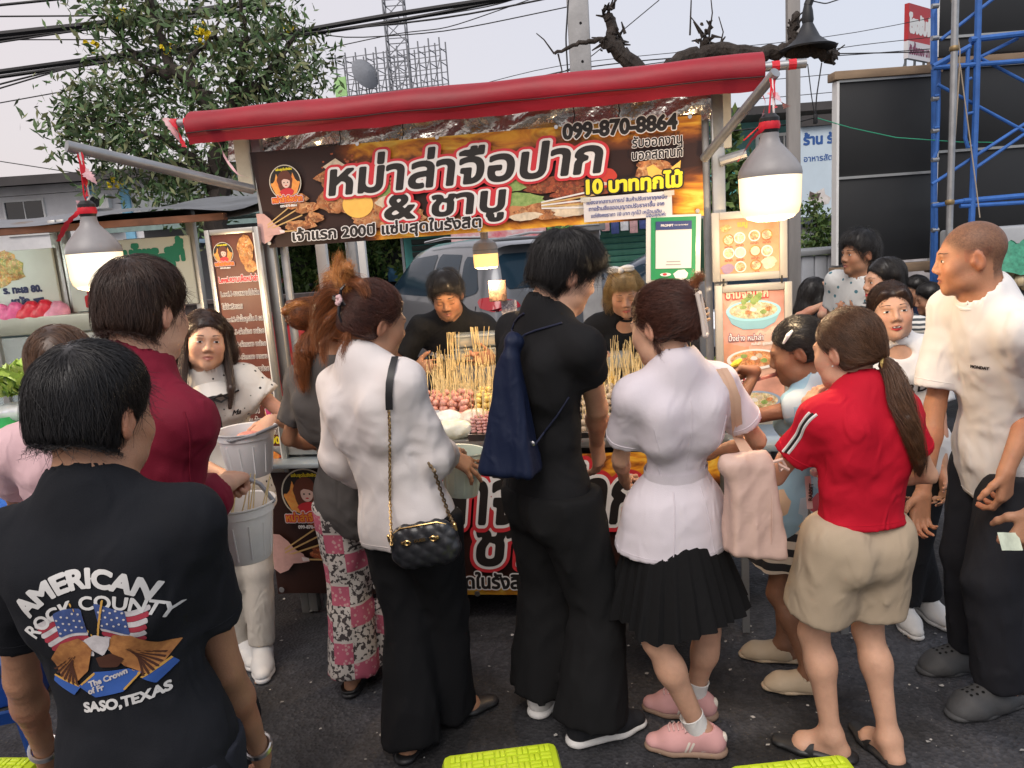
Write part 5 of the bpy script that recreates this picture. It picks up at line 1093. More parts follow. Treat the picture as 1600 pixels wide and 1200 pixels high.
t=thing('wall',P(470,440,12.5)*A3(1,1,0),0,'low brown roadside wall in front of the scooters','wall');MB().box((-.2,0,.55),(3.4,.2,1.1)).box((-.2,-.02,1.13),(3.5,.3,.06)).build('block',mat('wall_brown',(.10,.08,.075),.9,var=.3),t,smooth=False)
Yn=4.1;t=thing('noodle_stall',(-2.0,Yn,0),0,'neighbouring noodle stall with aluminium frame and glass case','market stall')
for x in(-.30,-.255,.40):MB().box((x,-.02,1.0),(.04,.05,2.0),bev=.004).build('post',ALU,t)
MB().box((-.9,.1,1.475),(1.9,.5,.09),bev=.008).build('shelf',mat('shelf_alu',(.40,.42,.36),.4,metal=.5,var=.1),t)
MB().box((-.1,.1,1.39),(.55,.4,.16),bev=.006).build('metal_box',mat('box_grey',(.34,.37,.34),.5,metal=.3),t)
GLS=mat('case_glass',(.85,.92,.92),.05,var=0,trans=0,alpha=.22,spec=.8)
MB().box((-.9,-.14,1.16),(1.9,.006,.52)).build('glass_pane',GLS,t,smooth=False)
for x in(-.62,-.2,-1.2):MB().box((x,-.15,1.16),(.03,.03,.54)).build('case_frame',ALU,t,smooth=False)
MB().box((-.9,.35,1.16),(1.9,.02,.52)).build('case_back',mat('case_back',(.18,.26,.28),.5,var=.3),t,smooth=False)
MB().box((-.95,.05,.855),(2.1,.85,.03),bev=.004).build('counter_top',STEEL,t)
fp=MB().box((-.95,-.34,.45),(2.05,.03,.76)).build('front_panel',mat('panel_steel',(.12,.12,.125),.35,metal=.7,var=.3,vs=3),t,smooth=False)
V,F=text2d('JIS',width=.16,bold=.05);flat('lettering',V,F,mat('print_brown',(.16,.08,.05),.6,var=0),fp,A3(-.83,-.357,.70),A3(1,0,0),A3(0,0,1),.002)
for x in(-.3,-1.6):MB().box((x,.0,.42),(.04,.04,.84)).build('leg',ALU,t,smooth=False)
rf=MB();rf.grid(lambda u,v:(-2.4+3.2*u,-.55+.02*math.sin(u*30)+1.5*v,1.95+.16*v+.02*math.sin(u*9)+.012*math.sin(u*23+v*8)),40,8);rf.grid(lambda u,v:(-2.4+1.75*u,-.56+.015*math.sin(u*25+v*3)-.03*v,1.95-.17*v+.012*math.sin(u*11)),30,5)
rf.build('tarpaulin',mat('tarp_grey',(.13,.14,.155),.42,var=.3,vs=3,bump=.006,bs=8),t)
MB().grid(lambda u,v:(-2.4+3.2*u,-.5+1.4*v,1.925+.15*v),8,4).build('tarp_lining',mat('tarp_brown',(.17,.13,.10),.8,var=.4,vs=4),t);MB().beam((-2.3,-.5,1.93),(.75,-.5,1.93),.05,.03).build('roof_rail',mat('rust',(.12,.055,.035),.9,var=.4),t)
MB().tube([(-2.3,-.42,1.885),(-.46,-.42,1.885)],.016,8).build('tube_lamp',emis('tube_green_white',(.95,1,.93),16.),t);MB().box((-.9,-.4,1.915),(1.0,.04,.03)).build('tube_fitting',WHITE,t,smooth=False)
MINT=mat('sign_mint',(.58,.64,.60),.5,var=.05);INKB=mat('ink_navy',(.03,.04,.10),.6,var=0);FOOD=None
def foodmat(nm,cols,sc=38,rough=.5):
 if nm in MATS:return MATS[nm]
 m=mat(nm,cols[0],rough,var=0);n,l=m.node_tree.nodes,m.node_tree.links;b=n['Principled BSDF'];tx=n.new('ShaderNodeTexCoord');v=n.new('ShaderNodeTexVoronoi');v.inputs['Scale'].default_value=sc;nz=n.new('ShaderNodeTexNoise');nz.inputs['Scale'].default_value=sc*.7;nz.inputs['Detail'].default_value=5
 mx=n.new('ShaderNodeMixRGB');mx.inputs[0].default_value=.12;l.new(tx.outputs['Object'],mx.inputs[1]);l.new(nz.outputs['Color'],mx.inputs[2]);l.new(tx.outputs['Object'],nz.inputs[0]);l.new(mx.outputs[0],v.inputs[0])
 rp=n.new('ShaderNodeValToRGB');l.new(v.outputs['Color'],rp.inputs[0]);e=rp.color_ramp.elements
 while len(e)<len(cols):e.new(.5)
 for i,c in enumerate(cols):e[i].position=.12+.8*i/(len(cols)-1);e[i].color=tuple(c)+(1,)
 m2=n.new('ShaderNodeMixRGB');m2.blend_type='MULTIPLY';m2.inputs[0].default_value=.8;r2=n.new('ShaderNodeValToRGB');l.new(nz.outputs[0],r2.inputs[0]);r2.color_ramp.elements[0].position=.3;r2.color_ramp.elements[0].color=(.35,.3,.28,1);r2.color_ramp.elements[1].position=.62;r2.color_ramp.elements[1].color=(1.2,1.15,1.1,1)
 l.new(rp.outputs[0],m2.inputs[1]);l.new(r2.outputs[0],m2.inputs[2]);l.new(m2.outputs[0],b.inputs['Base Color']);return m
s1=thing('menu_sign',(-2.62,Yn-.06,1.71),0,'pale mint sign with a bowl of food and the words in navy','sign');MB().box((.0,0,0),(.62,.02,.30),bev=.003).build('sign_board',MINT,s1)
V,F=disk(.125,30,0,0,1.0,.70);V=[(x+.015*math.sin(9*x*20),y+.02*math.sin(x*30))for x,y in V];flat('food_picture',V,F,foodmat('food_noodle',[(.5,.22,.05),(.65,.42,.16),(.25,.35,.08),(.7,.55,.3),(.45,.12,.05)],60),s1,A3(.0+.03,-.012,.055),A3(1,0,0),A3(0,0,1),.001)
for tx_,x,z,w in(('ร. ทะเล 80.',.03,-.065,.2),('หมัก',.06,-.13,.10)):V,F=text2d(tx_,width=w,bold=.07);flat('lettering',V,F,INKB,s1,A3(x,-.012,z),A3(1,0,0),A3(0,0,1),.001)
V,F=poly([(.18,-.135),(.235,-.13),(.232,-.095),(.175,-.10)]);flat('ink_blot',V,F,INKB,s1,A3(0,-.012,0),A3(1,0,0),A3(0,0,1),.0015)
c_=MB().box((-.045,-.016,-.075),(.085,.006,.13)).build('payment_card',mat('card_green',(.08,.34,.26),.5,var=.05),s1,smooth=False);MB().box((-.043,-.021,-.075),(.062,.003,.075)).build('card_face',mat('card_white',(.6,.6,.62),.5,var=.03),c_,smooth=False)
s2=thing('menu_sign',(-1.93,Yn-.05,1.70),rad(-2),'pale sign with green and red Thai lettering behind the left bulb','sign');MB().box((.0,0,0),(.66,.02,.35),bev=.003).build('sign_board',MINT,s2)
for tx_,z,w,c,x,b in(('เย็นไพร-สุกี้',.055,.40,(.02,.22,.14),-.10,.09),('ผัดไทย หอย',-.15,.36,(.5,.03,.04),-.26,.08)):V,F=text2d(tx_,width=w,bold=b,sy=1.2);flat('lettering',V,F,mat('ink%d'%int(c[0]*100),c,.6,var=0),s2,A3(x,-.012,z),A3(1,0,0),A3(0,0,1),.001)
for q_,lb,c in((P(20,492,4.0),'pink and white bag on the shelf at the left edge',(.6,.1,.25)),(P(45,490,4.0),'red plastic bag with white print on the shelf under the mint sign',(.55,.02,.04)),(P(66,488,4.0),'red crinkled bag beside the white printed one',(.5,.02,.03)),(P(86,490,4.0),'pink patterned bag next to the aluminium post',(.6,.25,.35))):
 Pm=[Cone(A3(0,0,-.02),A3(.02,0,.03),.05,.035,.03),Cone(A3(-.03,0,-.02),A3(-.045,.0,.04),.035,.02,.03),Cone(A3(.04,0,-.03),A3(.06,0,.02),.03,.02,.03),Cut(-UPZ,.045,.004)]
 V,F=polyskin(Pm,.008,(),folds(.008,30,(0,.3,1),.5));o=npmesh('plastic_bag',V,F,mat('bag_%d'%int(c[1]*100+c[2]*10),c,.35,var=.3,vs=20));o.location=q_;tag(o,lb,'bag')
LETT=[mat('lettuce_a',(.32,.48,.08),.55,var=.3,vs=14),mat('lettuce_b',(.46,.58,.20),.55,var=.3,vs=14)]
def lettuce(loc,r,label,name='lettuce',group=None):
 t=thing(name,loc,random.random()*6,label,'vegetable',group)
 for i in range(9):
  a=i*2.4;l=r*(.7+.4*random.random());tl=.25+.5*random.random()
  def fn(u,v,a=a,l=l,tl=tl):
   w=math.sin(math.pi*min(1,.15+v*.8))*l*.75;x=(u-.5)*2*w;y=l*v*tl+.015*math.sin(u*19+v*9)*v;z=l*v*(1-.25*tl)+.02*math.sin(u*13+i)*v-.25*abs(u-.5)*l*(.2-v*.4);return(x*math.cos(a)-y*math.sin(a),x*math.sin(a)+y*math.cos(a),z)
  MB().grid(fn,8,6).build('leaf',LETT[i%2],t)
 return t
for px,py,lb in((8,612,'pale green lettuce head at the left edge of the noodle stall'),(32,606,'yellow-green lettuce head in the middle of the noodle stall'),(52,600,'small lettuce head nearest the man in black')):
 q=P(px,py,3.72);lettuce((q[0],q[1],q[2]-.02),.15,lb)
CLEARB=mat('clear_bag',(.75,.78,.80),.2,var=.15,vs=9,alpha=.55,spec=.6)
def clearbag(loc,sc,label,fill=None,nm='plastic_bag',amp=.012):
 Pm=[Ell(A3(0,0,0),A3(*sc),k=.03),Ell(A3(sc[0]*.5,0,sc[2]*.3),A3(*sc)*.6,k=.04),Ell(A3(-sc[0]*.6,.01,-sc[2]*.1),A3(*sc)*.55,k=.04),Cut(-UPZ,sc[2]*.8,.004)]
 V,F=polyskin(Pm,.009,(),folds(amp,26,nrm(rng.normal(0,1,3)),.5,seed=rng.random()*9));o=npmesh(nm,V,F,fill or CLEARB);o.location=loc;tag(o,label,'bag');return o
clearbag(P(20,645,3.75),(.12,.08,.045),'clear plastic bag of greens below the lettuce');clearbag(P(14,678,3.7),(.14,.09,.04),'crumpled translucent bag on the steel counter edge')
o=tag(MB().lathe(P(8,668,3.72)-A3(0,0,.06),[(0,0),(.06,0),(.075,.12),(.078,.12),(.07,.01),(0,.01)],20).build('tub',mat('tub_green',(.05,.42,.12),.4)),'green plastic tub on the noodle stall counter','tub')
o=tag(MB().box(P(15,650,3.85),(.1,.1,.05),bev=.012).build('tray',mat('tray_blue',(.08,.2,.55),.4)),'small blue tray behind the lettuce bags','tray')
BLUEP2=mat('blue_plastic',(.02,.10,.42),.35,var=.08)
for px,py,Y,lb in((-14,775,3.3,'blue cool box lid poking out beside the man in black, upper'),(-48,812,3.0,'blue cool box at the left edge, lower one')):
 q=P(px,py,Y);t=thing('cool_box',(q[0],q[1],0),rad(20),lb,'box');MB().box((0,0,(q[2]-.06)/2),(.36,.3,q[2]-.06),bev=.02).build('tub',mat('blue_deep',(.01,.05,.25),.4),t);MB().box((0,0,q[2]-.03),(.4,.34,.06),bev=.02).build('lid',BLUEP2,t)
t=thing('basket',P(195,500,4.6),0,'blue plastic basket hung behind the burgundy shirt','basket');MB().lathe((0,0,-.1),[(.09,0),(.12,.2),(.13,.2),(.1,.01)],4,sx=1.2).build('tub',BLUEP2,t);MB().tube([(-.1,0,.1),(0,0,.2),(.1,0,.1)],.008,6).build('handle',BLUEP2,t)
def stool(loc,rz,label,m,wov=True,h=.45,w=.30,name='stool'):
 t=thing(name,loc,rz,label,'stool');o=MB().box((0,0,h-.035),(w,w,.05),bev=.022).build('seat',m,t)
 if wov:
  N=9;c=w*.86/N;me=None
  for i in range(N):
   for j in range(N):
    hv=(i+j)%2
    for s_ in(-1,1):
     a=MB().box((0,0,0),((c*.86,c*.40,.006)if hv else(c*.40,c*.86,.006)),bev=.002)if None else None
    bb=BOX.get((round(c,4),hv))
    if bb is None:q_=MB();[q_.box(((0,s_*c*.23,0)if hv else(s_*c*.23,0,0)),((c*.94,c*.42,.007)if hv else(c*.42,c*.94,.007)),bev=.0022)for s_ in(-1,1)];tmp=q_.build('weave_strip',m,o);BOX[(round(c,4),hv)]=tmp.data;x_=tmp
    else:x_=put(bpy.data.objects.new('weave_strip',bb),o)
    x_.location=((i-(N-1)/2)*c,(j-(N-1)/2)*c,h-.0095)
 for sx in(-1,1):
  for sy in(-1,1):MB().beam((sx*w*.40,sy*w*.40,h-.05),(sx*w*.5,sy*w*.5,0),.045,.03,bev=.006).build('leg',m,t)
 for s_ in(-1,1):MB().beam((-w*.42,s_*w*.43,h*.5),(w*.42,s_*w*.43,h*.5),.02,.04).build('rail',m,t)
 return t
BOX={}
stool((-1.86,2.25,0),rad(15),'blue plastic stool at the left edge behind the man in black',BLUEP2,False,.5)
stool((-1.63,1.70,0),rad(0),'blue plastic stool standing lower at the left edge',mat('blue_plastic2',(.015,.07,.40),.35),False,.47)
LIME=mat('lime_seat',(.47,.60,.02),.42,var=.06,vs=12)
stool((-.088,1.645,0),rad(5),'lime green woven-top stool at the bottom between the shoes',LIME)
stool((.61,1.525,0),rad(3),'lime green woven-top stool below the pink sneaker and sandal',LIME)
stool((-1.51,1.765,0),rad(-6),'lime green woven-top stool cut by the lower left corner',LIME)
RZ=-ST_A
def SL(u,v,z):return tuple(SW(u,v,z))
REDT=mat('awning_red',(.30,.008,.020),.5,var=.32,vs=3.5,bump=.006,bs=7,stretch=(.5,1,1));FOIL=mat('foil_lining',(.62,.60,.55),.26,metal=.9,var=.15,vs=5,bump=.035,bs=7)
CREAMP=mat('post_cream',(.42,.40,.33),.6,var=.2,vs=8);TRAYM=STEEL
st=thing('food_stall',SL(0,0,0),RZ,'skewer stall with red rolled awning, steel posts and counter','market stall')
for u,v,w in((.185,.02,.045),(.235,.05,.03),(2.155,.02,.05),(2.11,.06,.03),(.2,1.0,.04),(2.15,1.0,.04)):
 MB().box((u,v,1.16),(w,w,2.30),bev=.004).build('post',GALV if w<.045 else ALU,st)
for u in(.12,2.17):MB().box((u,.02,2.16),(.075,.05,.26),bev=.004).build('corner_plate',CREAMP,st,smooth=False)
q=MB().tube([(-.155,-.10,2.328),(2.47,-.10,2.300)],.017,12);q.build('roller_pipe',GALV,st)
def aw(u,v):
 x=-.045+2.36*u;a=2*math.pi*v+2.2;rr=.060+.006*math.sin(2*a+.7)+.0025*math.sin(u*25+a*2);z=2.308-.012*u+rr*1.08*math.sin(a)-.003*math.sin(math.pi*u);return(x,-.10+rr*math.cos(a)*.95,z)
a_=MB().grid(aw,60,26)
for e in(0.,1.):a_.add([aw(e,j/26)for j in range(26)],[tuple(range(26))if e==0 else tuple(range(25,-1,-1))])
ra=a_.build('rolled_awning',REDT,st,auto=60)
MB().grid(lambda u,v:(-.045+2.36*u,-.152+.014*v,2.275-.012*u-.048*v+.0025*math.sin(u*31)+.0015*math.sin(u*83)),80,3).build('awning_flap',REDT,ra)
MB().tube([(-.04+2.35*i/40,-.160-.001*math.sin(i*1.7),2.272-.012*i/40+.002*math.sin(i*.9))for i in range(41)],.0022,5).build('seam_cord',mat('cord_dark',(.03,.02,.02),.8),ra)
MB().grid(lambda u,v:(.05+2.08*u,.005+.025*math.sin(u*17)*math.sin(v*3)+.012*math.sin(u*41+v*5),2.30-.14*v-.01*u+.006*math.sin(u*50)),90,8).build('foil_sheet',FOIL,st)
for v in(.03,1.0):MB().beam((.0,v,2.30),(2.3,v,2.285),.04,.04).build('roof_rail',GALV,st)
pL=S(105,228,-.62);
def loc_of(p):q=np.asarray(p)[:2]-ST_O;return(q@ST_U,q@ST_V,p[2])
armL=[loc_of(P(104,228,2.95)),loc_of(P(395,296,3.5))];MB().tube(armL,.021,12).build('lamp_arm',GALV,st)
armR=[loc_of(P(1212,113,2.75)),loc_of(P(1100,248,3.14))];MB().tube(armR,.018,12).build('lamp_arm',GALV,st)
MB().tube([(2.16,-.01,1.98),(2.26,-.03,2.0)],.02,10).build('clamp_stub',GALV,st)
MB().box((1.15,.40,.835),(2.06,.84,.03),bev=.004).build('counter_top',STEEL,st)
MB().beam((.10,-.03,.845),(2.2,-.03,.845),.035,.05,bev=.006).build('counter_rail',ALU,st)
MB().box((1.15,.42,.45),(2.02,.74,.72)).build('cabinet',mat('cabinet_dark',(.03,.03,.032),.6,var=.2),st,smooth=False)
for u in(.14,2.16):
 for v in(.02,.78):MB().box((u,v,.41),(.04,.04,.82),bev=.003).build('leg',ALU,st)
MB().box((.36,.02,.795),(.62,.34,.022),bev=.004).build('side_shelf',mat('shelf_blueish',(.42,.50,.55),.3,metal=.5,var=.1),st)
MB().box((2.42,.05,.83),(.5,.4,.03),bev=.005).build('side_shelf',mat('shelf_blueish',(.42,.5,.55)),st)
for u in(2.22,2.62):MB().box((u,-.1,.41),(.03,.03,.82)).build('leg',GREYM,st,smooth=False)
RIB=mat('ribbon_red',(.60,.015,.03),.5,var=.3,vs=30);RIBW=mat('ribbon_pink',(.68,.40,.42),.5,var=.3,vs=30)
def ribbon(par,pts,w,m,tw=2.0):
 mb=MB();q=np.array(pts,float);n=14;ts=np.linspace(0,len(q)-1,n);path=np.stack([np.interp(ts,np.arange(len(q)),q[:,i])for i in range(3)],1);vs=[]
 for i,p in enumerate(path):a=tw*i/n*2;d=A3(math.cos(a),math.sin(a),.15*math.sin(a*2))*w*(.7+.5*math.sin(i*1.3)**2)/2;vs+=[p-d,p+d]
 mb.add(vs,[(2*i,2*i+1,2*i+3,2*i+2)for i in range(n-1)]);return mb.build('ribbon',m,par)
for u,z in((-.12,2.328),(-.06,2.327),(2.42,2.301),(2.36,2.301)):MB().tube([(u-.014,-.10,z),(u+.014,-.10,z)],.0195,10).build('tie',RIB,st)
ribbon(st,[(-.15,-.125,2.35),(-.12,-.13,2.30),(-.09,-.13,2.24)],.03,RIBW,1);ribbon(st,[(-.13,-.12,2.345),(-.09,-.14,2.29),(-.07,-.14,2.22)],.02,RIB,2)
ribbon(st,[(.0,-.12,2.26),(.08,-.12,2.23),(.1,-.12,2.16),(.15,-.13,2.09),(.2,-.13,2.07)],.014,RIBW,3)
ribbon(st,[(2.3,-.05,2.26),(2.33,-.06,2.18),(2.31,-.05,2.1),(2.25,-.03,2.05)],.008,RIB,2)
def bannermat(nm,W_,H_,bands):
 m=mat(nm,(.03,.012,.009),.45,var=0,spec=.35);n,l=m.node_tree.nodes,m.node_tree.links;b=n['Principled BSDF']
 tx=n.new('ShaderNodeTexCoord');sp=n.new('ShaderNodeSeparateXYZ');l.new(tx.outputs['Object'],sp.inputs[0])
 mp=n.new('ShaderNodeMapping');mp.inputs['Scale'].default_value=(3.2,1,11);mp.inputs['Rotation'].default_value=(0,.12,0);l.new(tx.outputs['Object'],mp.inputs[0])
 nz=n.new('ShaderNodeTexNoise');nz.inputs['Scale'].default_value=1.3;nz.inputs['Detail'].default_value=4;nz.inputs['Distortion'].default_value=2.2;l.new(mp.outputs[0],nz.inputs[0])
 def ss(sock,a,b_):r=n.new('ShaderNodeMapRange');r.interpolation_type='SMOOTHSTEP';r.inputs[1].default_value=a;r.inputs[2].default_value=b_;l.new(sock,r.inputs[0]);return r.outputs[0]
 def op(o,a,b_):
  k=n.new('ShaderNodeMath');k.operation=o
  for i,s_ in enumerate((a,b_)):
   if isinstance(s_,(int,float)):k.inputs[i].default_value=s_
   else:l.new(s_,k.inputs[i])
  return k.outputs[0]
 tot=None
 for(x0,x1,x2,x3,z0,z1,z2,z3)in bands:
  e=op('MULTIPLY',ss(sp.outputs[0],x0,x1),ss(sp.outputs[0],x3,x2));e2=op('MULTIPLY',ss(sp.outputs[2],z0,z1),ss(sp.outputs[2],z3,z2));e=op('MULTIPLY',e,e2);tot=e if tot is None else op('MAXIMUM',tot,e)
 f=op('MULTIPLY',tot,op('ADD',op('MULTIPLY',nz.outputs[0],1.7),-.10))
 rp=n.new('ShaderNodeValToRGB');l.new(f,rp.inputs[0]);e=rp.color_ramp.elements;e[0].position=.1;e[0].color=(.030,.011,.008,1);e[1].position=.95;e[1].color=(.85,.55,.08,1)
 for p_,c in((.35,(.20,.055,.012)),(.55,(.55,.20,.02)),(.75,(.75,.36,.03))):k=e.new(p_);k.color=c+(1,)
 l.new(rp.outputs[0],b.inputs['Base Color']);return m
BLKI=mat('print_black',(.016,.013,.012),.5,var=0);WHI=mat('print_white',(.72,.70,.68),.5,var=0);REDI=mat('print_red',(.58,.02,.03),.5,var=0);YELI=mat('print_yellow',(.80,.68,.03),.5,var=0);GREENI=mat('print_leaf',(.14,.25,.06),.5,col2=(.35,.45,.15),vs=40)
SKEW=foodmat('food_skewers',[(.28,.09,.03),(.5,.22,.08),(.16,.05,.02),(.62,.36,.17),(.38,.12,.04),(.55,.3,.12)],48)
SKEW2=foodmat('food_redmeat',[(.22,.04,.02),(.35,.08,.03),(.12,.03,.015),(.42,.16,.06)],60);CRM=mat('food_cream',(.62,.52,.38),.5,var=.25,vs=40);ORG=mat('egg_orange',(.85,.50,.10),.5,var=.1,vs=18);TAN=mat('stick_print',(.55,.36,.14),.5,var=.1);SKN=mat('hand_print',(.55,.33,.30),.5,var=.12,vs=25)
XU,ZU=A3(1,0,0),A3(0,0,1)
def blob(cx,cz,rx,rz,n=36,wob=.12,ph=0.):return[(cx+rx*math.cos(a)*(1+wob*math.sin(3*a+ph)+wob*.6*math.sin(7*a+ph*2)+wob*.4*math.sin(13*a)),cz+rz*math.sin(a)*(1+wob*math.sin(2*a+ph)+wob*.5*math.sin(9*a)))for a in np.linspace(0,2*math.pi,n,endpoint=False)]
def pr_poly(par,pts,m,lift,nm='picture',y=0.):V,F=poly(pts);return flat(nm,V,F,m,par,A3(0,y,0),XU,ZU,lift)
def layers(par,txt,x,z,w,specs,slant=.18,sy=1.,y=0.,rot=0.,track=0.,lift0=.002,bold0=.0,al='l'):
 ux=A3(math.cos(rot),0,math.sin(rot));uz=A3(-math.sin(rot),0,math.cos(rot))
 for i,(b,m)in enumerate(specs):
  V,F=text2d(txt,width=w,bold=b,slant=slant,sy=sy,track=track,align=al)
  if len(V):flat('lettering',V,F,m,par,A3(x,y,z),ux,uz,lift0+.0008*i)
def emblem(par,cx,cz,r,y=0.,l=.002):
 V,F=disk(r*1.06,32,cx,cz);flat('emblem',V,F,mat('emblem_ring',(.6,.55,.45),.5,var=0),par,A3(0,y,0),XU,ZU,l)
 V,F=disk(r,32,cx,cz);flat('emblem',V,F,BLKI,par,A3(0,y,0),XU,ZU,l+.0004)
 fl=[(cx-r*.97,cz-r*.1)]+[(cx-r*.95+r*1.9*i/14,cz+(r*(.55 if i%2 else .15)if 1<i<13 else 0))for i in range(15)]+[(cx+r*.97,cz-r*.1),(cx+r*.7,cz-r*.7),(cx,cz-r*.98),(cx-r*.7,cz-r*.7)]
 pr_poly(par,fl,mat('flame_orange',(.75,.20,.04),.5,col2=(.8,.42,.1),vs=40),l+.0008,'emblem',y)
 hr_=mat('emblem_hair',(.12,.035,.02),.5,var=.1);fc_=mat('emblem_face',(.72,.50,.42),.5,var=0)
 pr_poly(par,blob(cx-.02*r,cz+.02*r,r*.50,r*.70,wob=.05),hr_,l+.0012,'emblem',y);pr_poly(par,blob(cx+.05*r,cz-.62*r,r*.46,r*.26,wob=.05),REDI,l+.0015,'emblem',y)
 pr_poly(par,blob(cx+.05*r,cz-.02*r,r*.27,r*.33,wob=.01),fc_,l+.0016,'emblem',y);pr_poly(par,[(cx-.24*r,cz+.1*r),(cx-.1*r,cz+.36*r),(cx+.2*r,cz+.36*r),(cx+.34*r,cz+.06*r),(cx+.16*r,cz+.16*r),(cx-.06*r,cz+.2*r)],hr_,l+.002,'emblem',y)
 for ex in(-.07,.17):pr_poly(par,blob(cx+ex*r,cz-.02*r,r*.045,r*.04,8,0),BLKI,l+.002,'emblem',y)
 pr_poly(par,blob(cx+.05*r,cz-.2*r,r*.08,r*.03,8,0),REDI,l+.002,'emblem',y)
 layers(par,'แซ่บสุดในรังสิต',cx-r*.55,cz+r*.72,r*1.1,[(.05,YELI)],0,y=y,lift0=l+.002)
 layers(par,'หม่าล่าจือปาก',cx-r*1.0,cz-r*1.18,r*2.05,[(.20,WHI),(.13,REDI),(.03,mat('print_orange',(.75,.28,.03),.5,var=0))],0,1.15,y=y,lift0=l+.0024)
 layers(par,'099-870-8864',cx-r*.5,cz-r*1.5,r*1.1,[(.05,WHI)],0,y=y,lift0=l+.002)
def handful(par,ox,oz,k,y=0.,l=.002,meat=SKEW):
 """photo print of a hand holding a fan of skewers"""
 pr_poly(par,[(ox+x*k,oz+z*k)for x,z in((.0,.34),(.10,.33),(.17,.27),(.22,.20),(.30,.15),(.31,.10),(.22,.09),(.14,.0),(.06,-.03),(0,.02))],SKN,l,'picture',y)
 for i,(x1,z1)in enumerate(((.50,.42),(.56,.36),(.60,.28),(.55,.10))):V,F=[],[];pr_poly(par,[(ox+.13*k,oz+(.20-.03*i)*k),(ox+.13*k,oz+(.185-.03*i)*k),(ox+x1*k,oz+(z1-.008)*k),(ox+x1*k,oz+(z1+.008)*k)],TAN,l+.0005+.0001*i,'picture',y)
 for i,(cx,cz,rx,rz)in enumerate(((.52,.45,.17,.09),(.66,.36,.16,.07),(.55,.16,.20,.065),(.75,.24,.12,.06))):pr_poly(par,blob(ox+cx*k,oz+cz*k,rx*k,rz*k,ph=i),meat,l+.001+.0002*i,'picture',y)
 pr_poly(par,[(ox+x*k,oz+z*k)for x,z in((.10,.15),(.26,.15),(.34,.115),(.35,.085),(.27,.07),(.12,.06))],SKN,l+.002,'picture',y);pr_poly(par,[(ox+x*k,oz+z*k)for x,z in((.28,.125),(.345,.115),(.35,.09),(.29,.085))],mat('nail_print',(.7,.62,.6),.4,var=0),l+.0024,'picture',y)
BW_,BH_=1.925,.415;bx=.166;bz=1.773
bn=thing('banner',SL(bx,-.035,bz),RZ,'long printed shop banner with big Thai lettering under the red awning','banner')
MB().grid(lambda u,v:(BW_*u+.035*(1-u)*(1-v)*(1 if u<.02 else 0),.012+.004*math.sin(u*9)*v+.003*math.sin(u*23+v*4),BH_*v-.025*v*u),60,10).build('sheet',bannermat('banner_print',BW_,BH_,[(.33,.55,1.9,2.2,.25,.40,.42,.6),(.45,.6,.98,1.12,-.3,-.1,.02,.12),(1.70,1.9,1.95,2.2,-.2,-.1,.10,.22),(.75,.95,1.5,1.7,-.3,-.2,.0,.07)]),bn)
for i,(cx,cz,rx,rz,m)in enumerate(((.42,.27,.12,.055,SKEW),(.50,.20,.16,.09,SKEW),(.60,.10,.16,.055,SKEW),(.36,.18,.07,.05,SKEW),(.62,.155,.06,.03,CRM),(.59,.205,.05,.025,GREENI))):pr_poly(bn,blob(cx,cz,rx,rz,ph=i*1.3),m,.0005+.0003*i)
pr_poly(bn,[(.335,.325),(.395,.355),(.435,.325),(.39,.28)],CRM,.003);V,F=disk(.066,26,.475,.155,1.05,.85);flat('egg_yolk',V,F,ORG,bn,A3(0,0,0),XU,ZU,.0035)
handful(bn,.0,.03,.36,0,.0024)
for i in range(26):a=random.random();pr_poly(bn,blob(.33+.25*a,.34+.03*random.gauss(0,1)-.05*abs(a-.5),.004+.004*random.random(),.004,6),mat('chilli_fleck',(.35,.08,.03),.5),.002+.00005*i)
for i in range(4):pr_poly(bn,blob(.62+.02*i,.335,.018,.012,10,ph=i),REDI,.0026+.0001*i)if i<1 else None
emblem(bn,.155,.275,.070,0,.004)
TL=[(.135,REDI),(.080,WHI),(.030,BLKI)]
layers(bn,'หม่าล่าจือปาก',.335,.205,1.20,TL,.20,.80,lift0=.0075)
layers(bn,'& ชาบู',.585,.082,.54,TL,.18,.68,lift0=.005)
layers(bn,'เจ้าแรก 200ปี แซ่บสุดในรังสิต',.155,.022,.86,[(.09,WHI),(.035,BLKI)],.08,.85,lift0=.0105)
layers(bn,'099-870-8864',1.375,.345,.455,[(.10,WHI),(.05,BLKI)],.05,lift0=.006)
layers(bn,'รับออกงาน',1.65,.287,.20,[(.07,WHI),(.025,BLKI)],.05,1.15,lift0=.006);layers(bn,'นอกสถานที่',1.645,.238,.205,[(.07,WHI),(.025,BLKI)],.05,1.15,lift0=.006)
for i,(cx,cz,rx,rz,m)in enumerate(((1.16,.185,.08,.03,GREENI),(1.33,.17,.14,.035,SKEW2),(1.43,.13,.13,.022,SKEW2),(1.17,.12,.11,.03,GREENI),(1.15,.075,.10,.020,mat('sausage_print',(.55,.24,.10),.5,var=.15)),(1.32,.07,.15,.035,SKEW),(1.20,.05,.07,.016,CRM),(1.40,.06,.09,.025,CRM),(1.73,.19,.075,.05,SKEW))):pr_poly(bn,blob(cx,cz,rx,rz,ph=i),m,.0005+.0003*i)
for i in range(5):pr_poly(bn,[(1.27,.105-.006*i),(1.27,.099-.006*i),(1.50,.130-.017*i),(1.50,.137-.017*i)],TAN if i%2 else WHI,.0038+.0001*i)
pr_poly(bn,[(1.715,.155),(1.705,.205),(1.73,.215),(1.76,.19),(1.80,.195),(1.84,.222),(1.835,.18),(1.81,.145),(1.76,.14)],ORG,.0045)
